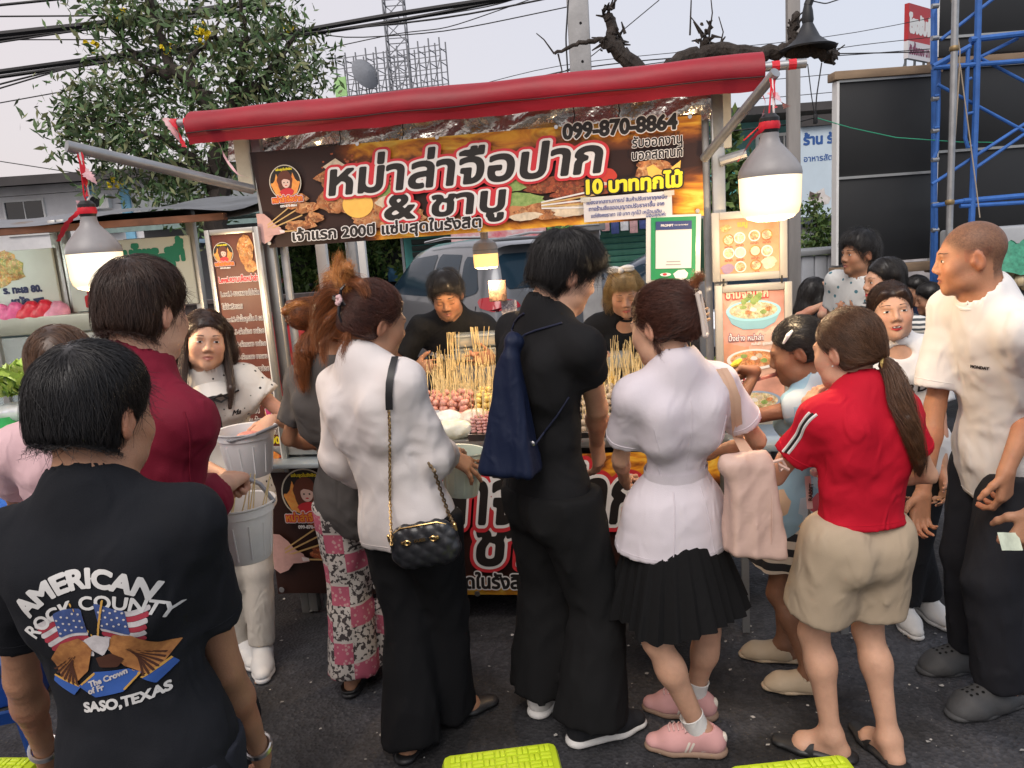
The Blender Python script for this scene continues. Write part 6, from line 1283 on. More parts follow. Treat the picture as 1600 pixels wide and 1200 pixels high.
pr_poly(bn,blob(1.545,.178,.040,.038,wob=.04),mat('tomato_red',(.55,.05,.03),.4,var=.1),.0045);pr_poly(bn,[(1.48,.165),(1.505,.172),(1.545,.16),(1.56,.15),(1.50,.15)],CRM,.005)
layers(bn,'10 บาททุกไม้',1.445,.122,.40,[(.13,BLKI),(.05,YELI)],.03,.95,lift0=.0055)
g_=MB()
for x,z in((.045,.02),(.5,.405),(.85,.40),(1.35,.395),(1.88,.385),(1.9,.02),(1.0,.012),(1.5,.015)):g_.lathe((x,-.002,z),[(.004,.002),(.008,.002),(.009,0)],10,(0,-1,0))
g_.build('eyelets',STEEL,bn)
for x in(.42,.70,1.42,1.60):MB().tube([(x,-.004,.405),(x+.008,.0,.43),(x+.002,.01,.48)],.0025,5).build('tie_wire',BLACKP,bn)
nt=thing('paper_notice',SL(bx+1.445,-.052,bz+.008),RZ,'white handwritten paper notice taped on the banner corner','notice')
MB().grid(lambda u,v:(.355*u,-.002*math.sin(u*6+v*3),.098*v+.01*(u-.5)*0),10,3).build('sheet',mat('paper',(.62,.60,.60),.7,var=.04),nt)
for i,tx_ in enumerate(('เนื่องจากสถานการณ์ สินค้าปรับราคาทุกชนิด','ทางร้านจึงขออนุญาตปรับราคาขึ้น จาก','แต่ยังคงราคา 10 บาท ทุกไม้ เหมือนเดิม')):layers(nt,tx_,.012+.008*i,.07-.027*i,.325-.02*i,[(.022,mat('pen_blue',(.03,.05,.22),.6,var=0))],.15,1.1,lift0=.0045)
layers(nt,'ขอบคุณค่ะ',.25,.002,.08,[(.02,MATS['pen_blue'])],.15,lift0=.0045)
for x in(.01,.345):MB().box((x,-.0055,.09),(.04,.001,.02)).build('tape',mat('tape',(.7,.68,.6),.25,var=.05,alpha=.5),nt,smooth=False)
qb=thing('payment_board',SL(1.855,-.050,1.525),RZ-.02,'green and white payment board hanging from the banner, code left blank','payment board');qb.rotation_euler=(0,rad(2.2),RZ)
MB().box((.105,0,.128),(.218,.006,.272),bev=.003).build('sleeve',mat('sleeve_clear',(.62,.62,.58),.25,var=.06),qb)
pg=MB().box((.105,-.0045,.130),(.178,.003,.25)).build('print_sheet',mat('pay_green',(.02,.25,.09),.45,var=.06),qb,smooth=False)
MB().box((.106,-.0075,.143),(.142,.003,.185)).build('white_panel',mat('pay_white',(.66,.63,.62),.5,var=.03),pg,smooth=False);MB().box((.106,-.0095,.222),(.142,.002,.034)).build('navy_strip',mat('pay_navy',(.03,.05,.16),.5,var=.05),pg,smooth=False)
layers(qb,'PROMPT',.055,.218,.05,[(.03,WHI)],0,lift0=.0115);layers(qb,'THAI QR PAYMENT',.108,.221,.055,[(.02,WHI)],0,lift0=.0115)
for z,w in((.078,.055),(.066,.06)):MB().box((.106,-.0095,z),(w,.001,.004)).build('print_line',mat('print_grey',(.3,.3,.3),.6,var=0),pg,smooth=False)
pr_poly(qb,[(.115,.01),(.105,.028),(.125,.043),(.15,.045),(.165,.03),(.16,.012),(.14,.004)],WHI,.0075,'picture');pr_poly(qb,blob(.075,.026,.022,.007,16,.03),WHI,.0075,'picture');pr_poly(qb,blob(.072,.027,.009,.005,12,.03),REDI,.008,'picture')
MB().tube([(.13,-.002,.0),(.135,-.003,-.02),(.142,-.003,-.024),(.15,-.003,-.018),(.152,-.002,.0)],.002,5).build('tie',WHITE,qb)
ls=thing('menu_board',SL(-.085,-.045,.74),RZ,'tall maroon chilli level menu board on the left post','sign')
fw,fh=.262,1.13
for x,w in((.012,.024),(fw-.012,.024)):MB().box((x,0,fh/2),(w,.03,fh),bev=.003).build('frame',ALU,ls)
for z in(.012,fh-.012):MB().box((fw/2,0,z),(fw-.05,.028,.024),bev=.003).build('frame',ALU,ls)
MB().box((fw/2,.004,fh/2),(fw-.046,.012,fh-.046)).build('panel',mat('menu_maroon',(.085,.016,.014),.45,var=.5,vs=6,col2=(.16,.05,.03)),ls,smooth=False)
MB().box((fw-.026,-.006,fh/2),(.008,.012,fh-.05)).build('white_edge',WHITE,ls,smooth=False)
emblem(ls,.075,fh-.105,.046,-.003);pr_poly(ls,blob(.185,fh-.10,.038,.068,wob=.08),foodmat('food_wings',[(.6,.25,.06),(.75,.42,.14),(.45,.14,.03),(.8,.55,.3)],70),.0035,'picture',-.003);pr_poly(ls,blob(.20,fh-.17,.03,.03,wob=.1,ph=2),MATS['food_wings'],.0038,'picture',-.003)
OUT=[(.085,WHI),(.02,mat('print_ink',(.06,.02,.025),.5,var=0))]
zz=fh-.235;layers(ls,'Level.ความเผ็ดหม่าล่า',.035,zz,.195,[(.12,WHI),(.05,REDI)],0,1.5,y=-.003)
for i,tx_ in enumerate(('Level.1-ซอสหวานไม่เผ็ด','ไม่มีพริกเลย','Level.2-น้ำจิ้มลูกชิ้น 3 รส','Level.3-เผ็ดน้อย ชาน้อย','Level.4-เผ็ดกลาง ชาน้อย','Level.5-เผ็ดกลาง ชากลาง','Level.6-เผ็ดมากชาน้อย','Level.7-เผ็ดมากชาโคตร')):
 layers(ls,tx_,.035,zz-.062-.058*i,.19 if i!=1 else .10,OUT,0,1.45,y=-.003)
MB().box((fw/2,-.004,.37),(fw-.05,.006,.065)).build('purple_strip',mat('menu_purple',(.12,.08,.13),.5,var=.1),ls,smooth=False);layers(ls,'ไหนใคร OK นะ',.05,.352,.175,[(.06,YELI)],0,1.5,y=-.007)
layers(ls,'ฟรีผัก',.05,.29,.10,OUT,0,1.4,y=-.003);V,F=disk(.030,24,.205,.285);flat('badge',V,F,mat('badge_orange',(.75,.35,.04),.5,var=.05),ls,A3(0,-.003,0),XU,ZU,.003);layers(ls,'ฟรี',.18,.272,.05,[(.12,WHI),(.05,mat('print_magenta',(.6,.05,.2),.5,var=0))],0,1.3,y=-.003,lift0=.004)
layers(ls,'น้ำจิ้ม น้ำซุป',.05,.235,.13,OUT,0,1.5,y=-.003);layers(ls,'หม่าล่า น้ำใส สุกี้',.04,.185,.185,OUT,0,1.5,y=-.003);layers(ls,'อร่อยจุ้จี๊ด',.09,.14,.14,[(.05,YELI)],0,1.5,y=-.003);pr_poly(ls,blob(.15,.07,.07,.035),foodmat('food_red',[(.6,.1,.03),(.7,.3,.05),(.4,.04,.02)],30),.003,'picture',-.003)
BOWLR=mat('bowl_rim_print',(.62,.60,.60),.5,var=.05);PW=[foodmat('food_pot%d'%i,c,90)for i,c in enumerate(([(.65,.35,.15),(.75,.6,.4),(.5,.2,.08),(.8,.7,.55)],[(.7,.5,.3),(.5,.55,.25),(.8,.72,.6),(.6,.3,.12)],[(.7,.25,.08),(.75,.45,.2),(.55,.14,.04),(.8,.6,.4)]))]
mu=thing('menu_board',SL(2.118,-.04,1.505),RZ,'upper backlit menu board with small bowls on the right post','sign')
def mframe(t,w,h):
 FR=mat('frame_beige',(.40,.38,.34),.5,metal=.2,var=.08)
 for x in(.015,w-.015):MB().box((x,0,h/2),(.03,.03,h),bev=.003).build('frame',FR,t)
 for z in(.015,h-.015):MB().box((w/2,0,z),(w-.06,.028,.03),bev=.003).build('frame',FR,t)
mframe(mu,.29,.275)
MB().box((.145,.004,.137),(.235,.012,.22)).build('panel',mat('menu_orange',(.50,.16,.06),.5,var=.1,vs=7,col2=(.64,.36,.20),emit=(.9,.55,.35),estr=.02),mu,smooth=False)  # faint glow added to the printed panel, standing in for bulb light on it
for i,(x,z)in enumerate(((.065,.165),(.108,.17),(.165,.175),(.212,.175),(.065,.112),(.11,.112),(.168,.115),(.213,.112),(.11,.055),(.17,.058))):
 V,F=disk(.0225,22,x,z);flat('bowl_picture',V,F,BOWLR if i%3 else MATS['food_red'],mu,A3(0,-.003,0),XU,ZU,.002);V,F=disk(.018,20,x,z);flat('bowl_picture',V,F,PW[i%3]if i not in(5,6)else CRM,mu,A3(0,-.003,0),XU,ZU,.0025);layers(mu,'หม่าล่า',x-.016,z-.033,.032,[(.04,mat('print_brick',(.35,.08,.04),.5,var=0))],0,y=-.003)
layers(mu,'เมนู',.10,.215,.04,[(.08,mat('print_gold',(.7,.35,.05),.5,var=0))],0,y=-.003);pr_poly(mu,blob(.055,.21,.02,.015),MATS['food_wings'],.0025,'picture',-.003);pr_poly(mu,blob(.22,.065,.028,.025),CRM,.0022,'picture',-.003);pr_poly(mu,blob(.06,.05,.025,.02),mat('leaf_purple',(.3,.2,.3),.5,var=.3),.0022,'picture',-.003)
ml=thing('menu_board',SL(2.125,-.04,.905),RZ,'tall lower menu board with three large bowls on the right post','sign')
mframe(ml,.30,.585)
mg=foodmat('menu_pinkred',[(.55,.12,.08),(.68,.38,.32),(.62,.25,.12),(.72,.55,.48)],9);mg.node_tree.nodes['Principled BSDF'].inputs['Emission Color'].default_value=(.9,.6,.5,1);mg.node_tree.nodes['Principled BSDF'].inputs['Emission Strength'].default_value=.02  # slight emission added to this print as well; the board is no lamp
MB().box((.15,.004,.29),(.245,.012,.53)).build('panel',mg,ml,smooth=False)
for z0,c,h in((.475,(.25,.48,.55),.10),(.275,(.62,.58,.56),.07),(.10,(.20,.28,.40),.075)):
 if h==.10 or h==.075:
  pr_poly(ml,[(.045,z0-.01),(.255,z0-.01),(.235,z0-.05),(.19,z0-.075),(.11,z0-.075),(.065,z0-.05)],mat('bowl_print%d'%int(z0*100),c,.5,var=.08),.002,'bowl_picture',-.003)
 V,F=disk(.108,30,.15,z0,1,.40);flat('bowl_picture',V,F,mat('bowl_edge%d'%int(z0*100),tuple(min(.75,x*1.35)for x in c),.5,var=.05),ml,A3(0,-.003,0),XU,ZU,.0026);V,F=disk(.094,30,.15,z0+.002,1,.36);flat('bowl_picture',V,F,PW[int(z0*10)%3],ml,A3(0,-.003,0),XU,ZU,.0032)
 for i in range(7):pr_poly(ml,blob(.09+.02*i,z0+.012*math.sin(i*2.1)+.005,.014,.009,12,.1,i),(CRM,GREENI,PW[2],WHI)[i%4],.0036+.0001*i,'picture',-.003)
for i in range(6):pr_poly(ml,blob(.15+.012*(i-3),.515+.01*(i%3),.012,.014,10,.2,i),GREENI,.0046+.0001*i,'picture',-.003)
layers(ml,'ชามจือปาก',.042,.53,.17,[(.13,REDI),(.05,CRM)],0,1.2,y=-.003,lift0=.004,track=.04);layers(ml,'ปิ้งย่าง หม่าล่า',.05,.355,.14,[(.10,mat('print_maroon',(.2,.03,.08),.5,var=0)),(.03,WHI)],0,1.2,y=-.003,lift0=.004);layers(ml,'หม่าล่า สูตรเข้มข้น',.14,.335,.11,[(.05,WHI)],.0,y=-.003,lift0=.004)
layers(ml,'ชาบู',.085,.178,.06,[(.10,REDI),(.04,WHI)],0,1.2,y=-.003,lift0=.004);layers(ml,'ราดหม่าล่า',.15,.035,.10,[(.08,WHI),(.03,REDI)],0,1.1,y=-.003,lift0=.004)
for z in(-.012,):
 for x in(.035,.26):MB().box((x,-.01,.597),(.006,.02,.03)).build('clip',BLACKP,ml,smooth=False)
ym=thing('neon_letter',SL(2.06,.6,1.52),RZ,'yellow stroke of a sign glowing behind the payment board','sign');pr_poly(ym,[(0,.17),(.03,.175),(.04,.015),(.055,.01),(.05,-.01),(.012,0)],mat('yellow_letter',(.8,.55,.02),.5,var=0,emit=(1,.7,.05),estr=.4),.0,'letter');MB().box((.02,.02,.1),(.11,.02,.3)).build('backing',mat('backing_green',(.02,.09,.05),.6),ym,smooth=False)
lb=thing('banner',SL(.03,-.052,.12),RZ,'black printed banner hung along the counter front with large red-edged Thai letters','banner')
LW,LH=2.1,.665
MB().grid(lambda u,v:(LW*u,.012+.008*math.sin(u*13)*(1-v)+.004*math.sin(u*31+v*2),LH*v+.012*u),60,8).build('sheet',bannermat('banner_low',LW,LH,[(.85,1.05,1.45,1.7,.50,.62,.7,.9),(.55,.8,1.3,1.7,-.4,-.2,.03,.13),(1.5,1.7,2.2,2.4,.5,.6,.7,.9)]),lb)
emblem(lb,.215,.515,.115,0,.004);handful(lb,.0,.13,.55,0,.003,SKEW2)
TL2=[(.13,REDI),(.075,WHI),(.03,BLKI)]
layers(lb,'หม่าล่าจือปาก',.44,.365,1.32,TL2,.15,1.4,lift0=.0075);layers(lb,'& ชาบู',.72,.165,.72,TL2,.15,1.0,lift0=.005)
layers(lb,'เจ้าแรก 200ปี แซ่บสุดในรังสิต',.28,.05,.98,[(.10,WHI),(.04,BLKI)],.05,1.1,lift0=.0105)
for i in range(3):MB().box((1.85,-.006,.30-.045*i),(.16,.002,.02)).build('print_line',WHI,lb,smooth=False)
V,F=disk(.045,24,1.72,.16);flat('badge',V,F,YELI,lb,A3(0,0,0),XU,ZU,.005)
g_=MB()
for x,z in((.03,.62),(.03,.03),(1.0,.02),(.62,.65),(1.4,.66),(2.05,.03)):g_.lathe((x,-.006,z),[(.006,.002),(.013,.002),(.014,0)],12,(0,-1,0))
g_.build('eyelets',STEEL,lb)
def glow(nm,ctr,edge,sc,se):
 m=emis(nm,ctr,sc);n,l=m.node_tree.nodes,m.node_tree.links;b=n['Principled BSDF'];b.inputs['Base Color'].default_value=(.6,.55,.5,1);lw=n.new('ShaderNodeLayerWeight');lw.inputs[0].default_value=.35
 mx=n.new('ShaderNodeMixRGB');l.new(lw.outputs['Facing'],mx.inputs[0]);mx.inputs[1].default_value=tuple(c*sc for c in ctr)+(1,);mx.inputs[2].default_value=tuple(c*se for c in edge)+(1,);l.new(mx.outputs[0],b.inputs['Emission Color']);b.inputs['Emission Strength'].default_value=1.;return m
BULB=glow('bulb_glow',(1.0,.87,.62),(1.0,.60,.20),1.0,.8);BULBH=mat('bulb_housing',(.27,.26,.26),.4,var=.15)
def lit(t,dz,w,col,r=.035):
 L_=bpy.data.lights.new('bulb_light','POINT');L_.energy=w;L_.color=col;L_.shadow_soft_size=r;o=bpy.data.objects.new('bulb_light',L_);o.location=(0,0,dz);put(o,t)
def bulb(p,r,label,ribs=True,w=None,cordto=None,em=BULB):
 t=thing('hanging_bulb',p,0,label,'lamp');k=r/.075
 MB().lathe((0,0,0),[(.0,-.078*k),(.03*k,-.077*k),(.055*k,-.070*k),(.068*k,-.058*k),(.0725*k,-.040*k),(.074*k,.0),(.075*k,.030*k)],28).build('diffuser',em,t)
 lit(t,-.135*k,13,(1.,.72,.42))
 MB().lathe((0,0,0),[(.0752*k,.030*k),(.0762*k,.036*k),(.074*k,.048*k),(.062*k,.068*k),(.042*k,.092*k),(.026*k,.110*k),(.022*k,.124*k),(.022*k,.134*k),(0,.134*k)],28).build('housing',BULBH,t)
 MB().lathe((0,0,.134*k),[(.021*k,0),(.024*k,.01*k),(.024*k,.035*k),(.014*k,.045*k),(0,.046*k)],14).build('socket',BLACKP,t)
 if cordto is not None:
  c=Vector(cordto)-Vector(p);cd=MB().tube([(0,0,.17*k),tuple(c*.5+Vector((.012,0,.04))),tuple(c)],.004,6).build('cord',WHITE,t);MB().tube([(.005,.0,.17*k),tuple(c*.5+Vector((-.006,0,.05))),tuple(c)],.003,6).build('cord',RIB,cd)
  ribbon(t,[tuple(c),tuple(c*.66+Vector((.012,-.01,.02))),(.012,-.01,.19*k)],.016*k,RIB,1.5);ribbon(t,[tuple(c*.85),tuple(c*.7+Vector((.05,-.01,.0)))],.028*k,RIBW,1);ribbon(t,[tuple(c*.5),tuple(c*.4+Vector((-.03,-.01,0))),(-.02,-.01,.18*k)],.014*k,RIBW,2)
  ribbon(t,[(-.01,-.02,.155*k),(-.05*k,-.03,.12*k),(-.085*k,-.03,.07*k)],.020*k,RIB,.8)
  MB().lathe((0,0,.150*k),[(.0245*k,-.008*k),(.0265*k,0),(.0245*k,.010*k)],12).build('wrap',RIB,t)
 return t
pl=P(150,412,2.98);bulb(tuple(pl),.098,'glowing bulb on the left arm, above the burgundy shirt',cordto=tuple(P(124,236,2.97)))
pr_=P(1203,296,2.62);bulb(tuple(pr_),.101,'large glowing bulb at the right end of the red awning',cordto=tuple(P(1206,118,2.76)))
pm=SW(1.12,.28,1.66);tm=thing('hanging_bulb',tuple(pm),0,'smaller amber bulb hanging over the counter beside the vendor','lamp')
MB().lathe((0,0,0),[(0,-.052),(.046,-.050),(.056,-.042),(.058,-.02),(.058,.018)],26).build('diffuser',glow('bulb_amber',(1.0,.58,.12),(1.,.40,.05),1.35,.9),tm);MB().lathe((0,0,0),[(.0582,.018),(.058,.05),(.05,.068),(.03,.08),(.018,.085),(.018,.12),(0,.12)],26).build('housing',BULBH,tm)
lit(tm,-.10,14,(1.,.66,.34));MB().lathe((0,0,.036),[(.0585,-.002),(.0592,0),(.0585,.003)],26).build('band',GREYM,tm);MB().lathe((0,0,.115),[(.022,0),(.024,.012),(.017,.02),(.019,.03),(.015,.05),(0,.052)],14).build('socket',WHITE,tm);MB().tube([(0,0,.16),(0,.01,.62)],.004,6).build('cord',WHITE,tm)
sp_=tag(MB().box(SW(1.155,.33,1.50),(.085,.012,.10),Matrix.Rotation(RZ,3,'Z'),bev=.003).build('card_poster',foodmat('poster_dark',[(.03,.02,.02),(.12,.08,.06),(.05,.03,.03)],60)),'dark food poster hanging under the amber bulb','poster')
sp_=tag(MB().box(SW(1.20,.36,1.40),(.075,.008,.10),Matrix.Rotation(RZ,3,'Z'),bev=.002).build('printed_card',foodmat('poster_grey',[(.3,.32,.4),(.1,.1,.16),(.45,.46,.5)],90)),'grey printed card clipped below the dark poster','card')
STICK=mat('bamboo',(.66,.52,.26),.6,var=.15,vs=30);PINKB=mat('sausage_pink',(.50,.17,.13),.4,var=.25,vs=25,col2=(.68,.40,.32));YELB=mat('tofu_yellow',(.58,.40,.07),.5,var=.2,vs=25,col2=(.72,.56,.22));MUSH=mat('enoki_pale',(.62,.52,.30),.6,var=.2,vs=30);REDS=mat('crab_red',(.72,.10,.03),.4,var=.1,vs=20,col2=(.78,.32,.16));BRNB=mat('meatball_brown',(.30,.22,.15),.5,var=.25,vs=30,col2=(.5,.42,.32));HAM=mat('ham_pink',(.55,.22,.20),.45,var=.3,vs=60,col2=(.66,.42,.38));TOF=mat('tofu_gold',(.68,.44,.08),.55,var=.2,vs=30)
PIECE={}
def pmesh(kind):
 if kind in PIECE:return PIECE[kind]
 if kind=='stick':o=MB().tube([(0,0,-.02),(.0006,0,.08),(0,.0005,.175)],[.0017,.0019,.0016],5).build('x',STICK)
 elif kind=='pink':o=MB().ball((0,0,0),.0155,10,7,(1,1,.95)).build('x',PINKB)
 elif kind=='yellow':o=MB().ball((0,0,0),.016,10,7,(1,1,.9)).build('x',YELB)
 elif kind=='brown':o=MB().ball((0,0,0),.0145,10,7).build('x',BRNB)
 elif kind=='crab':o=MB().lathe((0,0,0),[(0,-.035),(.009,-.033),(.0105,0),(.009,.033),(0,.035)],8).build('x',REDS)
 elif kind=='ham':o=MB().box((0,0,0),(.022,.02,.012),bev=.004).build('x',HAM)
 elif kind=='tofu':o=MB().box((0,0,0),(.026,.022,.022),bev=.004).build('x',TOF)
 elif kind=='enoki':
  q=MB()
  for i in range(9):a=i*2.4;q.tube([(.004*math.cos(a),.004*math.sin(a),-.03),(.009*math.cos(a),.008*math.sin(a),.03)],[.0028,.0022],4)
  o=q.build('x',MUSH)
 elif kind=='leafy':o=MB().grid(lambda u,v:((u-.5)*.05,.012*math.sin(u*8+v*5),(v-.5)*.06),4,4).build('x',LEG[2])
 PIECE[kind]=o.data;bpy.data.objects.remove(o);return PIECE[kind]
PN=dict(pink='sausage_ball',yellow='fish_ball',brown='meatball',crab='crab_stick',ham='ham_slice',tofu='tofu_cube',enoki='mushroom_bunch',leafy='leaf_roll')
def skewer(p,ax,kind,n,label,gap=.029,group=None):
 t=thing('skewer',p,0,label,'skewer',group);t.rotation_euler=Vector(ax).to_track_quat('Z','Y').to_euler()
 put(bpy.data.objects.new('stick',pmesh('stick')),t)
 for i in range(n):
  o=put(bpy.data.objects.new(PN[kind],pmesh(kind)),t);o.location=(random.gauss(0,.001),random.gauss(0,.001),.004+gap*i);o.rotation_euler=(random.random()*.4,random.random()*.4,random.random()*6)
TR=mat('tray_bamboo',(.42,.30,.15),.6,var=.2)
def tray(u,v,z,w,d,label,m=None,h=.03,tilt=.25):
 t=thing('tray',SL(u,v,z),0,label,'tray');t.rotation_euler=(tilt,0,RZ)
 MB().box((0,0,0),(w,d,.006)).build('base',m or STEEL,t,smooth=False)
 for sx in(-1,1):MB().box((sx*w/2,0,h/2),(.006,d+.006,h)).build('side',m or STEEL,t,smooth=False)
 for sy in(-1,1):MB().box((0,sy*d/2,h/2),(w-.006,.006,h)).build('side',m or STEEL,t,smooth=False)
 MB().box((0,d*.3,-z/2+.42 if z>.9 else-.02),(w*.6,.05,max(.02,z-.86))).build('support',GREYM,t,smooth=False)
 return t
def fill(u,v,z,w,d,kind,n,nu,nv,label,group,lean=.35,tilt=.25,gap=.029,sp=.13):
 k=0
 for j in range(nv):
  for i in range(nu):
   a=(i+.5)/nu-.5+random.gauss(0,.02);b=(j+.5)/nv-.5+random.gauss(0,.02)
   p=SW(u+a*w,v+b*d*math.cos(tilt),z+b*d*math.sin(tilt)+.018);ax=ST_U[0]*random.gauss(0,sp)+ST_V[0]*lean,ST_U[1]*random.gauss(0,sp)+ST_V[1]*(lean+random.gauss(0,sp)),1
   skewer(tuple(p),ax,kind,n,label,gap,group)
tray(.90,.16,.935,.27,.17,'bamboo-edged tray of pink sausage ball skewers left of the navy bag',TR,.035);fill(.90,.16,.945,.25,.15,'pink',3,8,4,'pink sausage ball skewer in the tray left of the navy bag','pink sausage ball skewers')
tray(1.14,.16,.945,.20,.17,'bamboo-edged tray of yellow fish ball skewers behind the navy bag',TR,.035);fill(1.14,.16,.955,.19,.15,'yellow',3,6,4,'yellow fish ball skewer in the tray beside the pink balls','yellow fish ball skewers')
tray(1.14,.01,.88,.18,.12,'small tray of ham skewers at the counter edge',STEEL,.03,.2);fill(1.14,.01,.885,.17,.10,'ham',5,7,3,'pink ham slice skewer at the counter edge','pink ham slice skewers',.2,.2,.014)
tray(.93,.40,.975,.30,.20,'steel tray of pale mushroom skewers behind the pink balls');fill(.93,.40,.985,.28,.17,'enoki',1,8,4,'pale mushroom skewer in the middle tray','pale mushroom skewers',.3)
tray(1.22,.40,.985,.24,.20,'steel tray of brown-yellow skewers in the middle row');fill(1.22,.40,.995,.22,.17,'yellow',2,6,3,'yellow ball skewer in the middle row tray','middle row yellow skewers',.3)
tray(1.55,.40,.985,.30,.20,'steel tray of golden tofu skewers right of the man in black');fill(1.55,.40,.995,.28,.17,'tofu',2,7,3,'golden tofu skewer right of the man in black','golden tofu skewers',.3)
tray(1.60,.18,.935,.26,.16,'steel tray of brown meatball skewers right of the man in black');fill(1.60,.18,.945,.25,.14,'brown',3,8,4,'brown meatball skewer in the front right tray','brown meatball skewers')
tray(1.60,.02,.875,.26,.13,'low steel tray of small brown balls at the right counter edge',STEEL,.03,.2);fill(1.60,.02,.88,.24,.11,'brown',2,7,2,'brown ball skewer lying low at the counter edge','low brown ball skewers',.2,.2)
tray(1.84,.25,.965,.20,.20,'steel tray of red crab stick skewers by the white blazer');fill(1.84,.25,.975,.18,.17,'crab',1,6,3,'red crab stick skewer left of the white blazer','red crab stick skewers',.25)
tray(1.86,.46,.99,.28,.2,'steel tray of pale mushroom skewers before the woman vendor');fill(1.86,.46,1.0,.26,.16,'enoki',1,8,3,'pale mushroom skewer before the woman vendor','pale mushroom skewers at the right',.3)
def bundle(u,v,z,n,label,group,kind='enoki',sp=.16):
 for i in range(n):skewer(tuple(SW(u+random.gauss(0,.02),v+random.gauss(0,.012),z)),(random.gauss(0,sp),random.gauss(0,.12)+.1,1),kind,0,label,group=group)
ms=MB()
for i in range(360):
 u=random.choice((random.uniform(.76,1.36),random.uniform(1.4,2.05)));v=random.uniform(.30,.58);p=SW(u,v,.97+.25*(v-.3));d=A3(random.gauss(0,.14),random.gauss(.12,.12),1);ms.tube([p,p+nrm(d)*random.uniform(.13,.21)],[.0018,.0015],4)
tag(ms.build('skewer_sticks',STICK),'crowd of pale bamboo sticks standing over the back trays','skewers',kind='stuff')
bundle(.86,.5,1.12,12,'bare stick of the bundle standing left of the clear boxes','bare sticks left of the boxes');bundle(1.00,.52,1.14,12,'bare stick of the bundle in front of the clear boxes','bare sticks at the boxes');bundle(1.20,.52,1.10,14,'bare stick of the bundle right of the clear boxes','bare sticks right of the boxes');bundle(1.36,.46,1.08,10,'bare stick of the bundle against the man in black','bare sticks by the man in black')
CLB=mat('clear_box',(.7,.76,.74),.12,var=0,alpha=.35,spec=.7)
for i,(u,v,z,lb_)in enumerate(((.98,.66,1.13,'clear plastic box of food at the bottom of the stack'),(.99,.66,1.20,'clear plastic box of food on top of the stack'),(1.30,.62,1.10,'small clear lidded box right of the stick bundles'))):
 t=thing('clear_box',SL(u,v,z),RZ+.1*i,lb_,'box');w=.26 if i<2 else .15
 MB().box((0,0,.03),(w,.16,.055),bev=.012).build('tub',CLB,t);MB().box((0,0,.061),(w+.015,.175,.008),bev=.003).build('lid',CLB,t);MB().box((0,0,.022),(w*.85,.13,.03),bev=.01).build('food',foodmat('food_mix',[(.4,.3,.15),(.55,.45,.25),(.2,.1,.05)],50),t)
for u,v,z,w in((1.0,.62,.85,.3),(1.3,.6,.85,.2)):tag(MB().box(SW(u,v,(z+1.09)/2),(w,.2,1.12-z),Matrix.Rotation(RZ,3,'Z'),bev=.006).build('riser',GREYM),'grey metal riser under the clear boxes, %s one'%('wide' if w>.25 else 'narrow'),'stand')
clearbag(SW(.93,.0,.90),(.12,.06,.045),'clear bag of pale vegetables at the counter front',mat('bag_veg',(.62,.62,.42),.25,var=.35,vs=22,col2=(.75,.76,.70)));clearbag(SW(1.05,.06,.93),(.06,.045,.055),'knotted clear bag of orange sauce beside the ham skewers',mat('bag_sauce',(.62,.48,.34),.25,var=.4,vs=30,col2=(.74,.70,.64)));clearbag(SW(.90,.05,.93),(.09,.05,.05),'puffed clear bag behind the pale vegetables',mat('bag_clear2',(.66,.68,.66),.2,var=.2,vs=20))
o=tag(MB().box(SW(.85,.035,.955),(.10,.004,.075),Matrix.Rotation(RZ,3,'Z')).build('price_card',mat('card_white2',(.62,.63,.66),.4,var=.05)),'small handwritten price card below the pink ball tray','card');
V,F=text2d('10 บาท',width=.06,bold=.03);flat('lettering',V,F,mat('pen_blue2',(.04,.08,.3),.6,var=0),o,SW(.825,.031,.94),np.append(ST_U,0),ZU,.002)
lettuce(SL(2.1,.48,1.0),.10,'green leaves in a basket beside the white blazer');o=tag(MB().box(SW(2.1,.48,.93),(.3,.2,.14),Matrix.Rotation(RZ,3,'Z'),bev=.01).build('basket',mat('basket_blue',(.35,.45,.55),.5)),'pale blue tub under the green leaves','tub')
lettuce(SL(1.96,.30,.99),.06,'small bunch of green leaves by the white collar')
o=tag(MB().box(SW(1.62,.62,1.10),(.30,.16,.07),Matrix.Rotation(RZ,3,'Z'),bev=.015).build('clear_box',CLB),'long clear tub behind the golden tofu','box')
o=tag(MB().lathe(SW(1.86,.66,.86),[(.0,0),(.05,0),(.052,.3),(.035,.36),(.02,.38),(.02,.42),(0,.42)],18).build('bottle',mat('bottle_white',(.62,.66,.70),.25,var=.05,alpha=.8)),'pale plastic bottle in front of the woman vendor','bottle')
t=thing('cool_box',SL(-.12,.98,0),RZ,'red plastic cool box behind the left end of the counter','box');MB().box((0,0,.52),(.5,.34,1.0),bev=.02).build('tub',mat('cooler_red',(.5,.02,.04),.4,var=.08),t);MB().box((0,0,1.2),(.54,.38,.30),bev=.02).build('tub',mat('cooler_red',(.5,.02,.04)),t);MB().box((0,0,1.385),(.56,.4,.05),bev=.015).build('lid',mat('cooler_red',(.5,.02,.04)),t)
clearbag(SW(.27,.30,.93),(.12,.12,.11),'big translucent ice bag behind the left post',mat('ice_bag',(.62,.68,.72),.2,var=.2,vs=18));clearbag(SW(.29,.42,1.05),(.12,.10,.09),'white plastic bag resting on the ice bag',mat('ice_bag2',(.68,.72,.75),.25,var=.15,vs=18))
for i in range(3):tag(MB().box(SW(.12,.62,1.17+.05*i),(.24,.22,.045),Matrix.Rotation(RZ+.05*i,3,'Z'),bev=.008).build('tray',mat('tray_dark',(.16,.18,.18),.4,metal=.4)),('lowest','middle','topmost')[i]+' of the dark trays stacked behind the ice bag','tray')
t=thing('rack',SL(.36,.10,.80),RZ,'small steel wire rack beside the left post','rack');
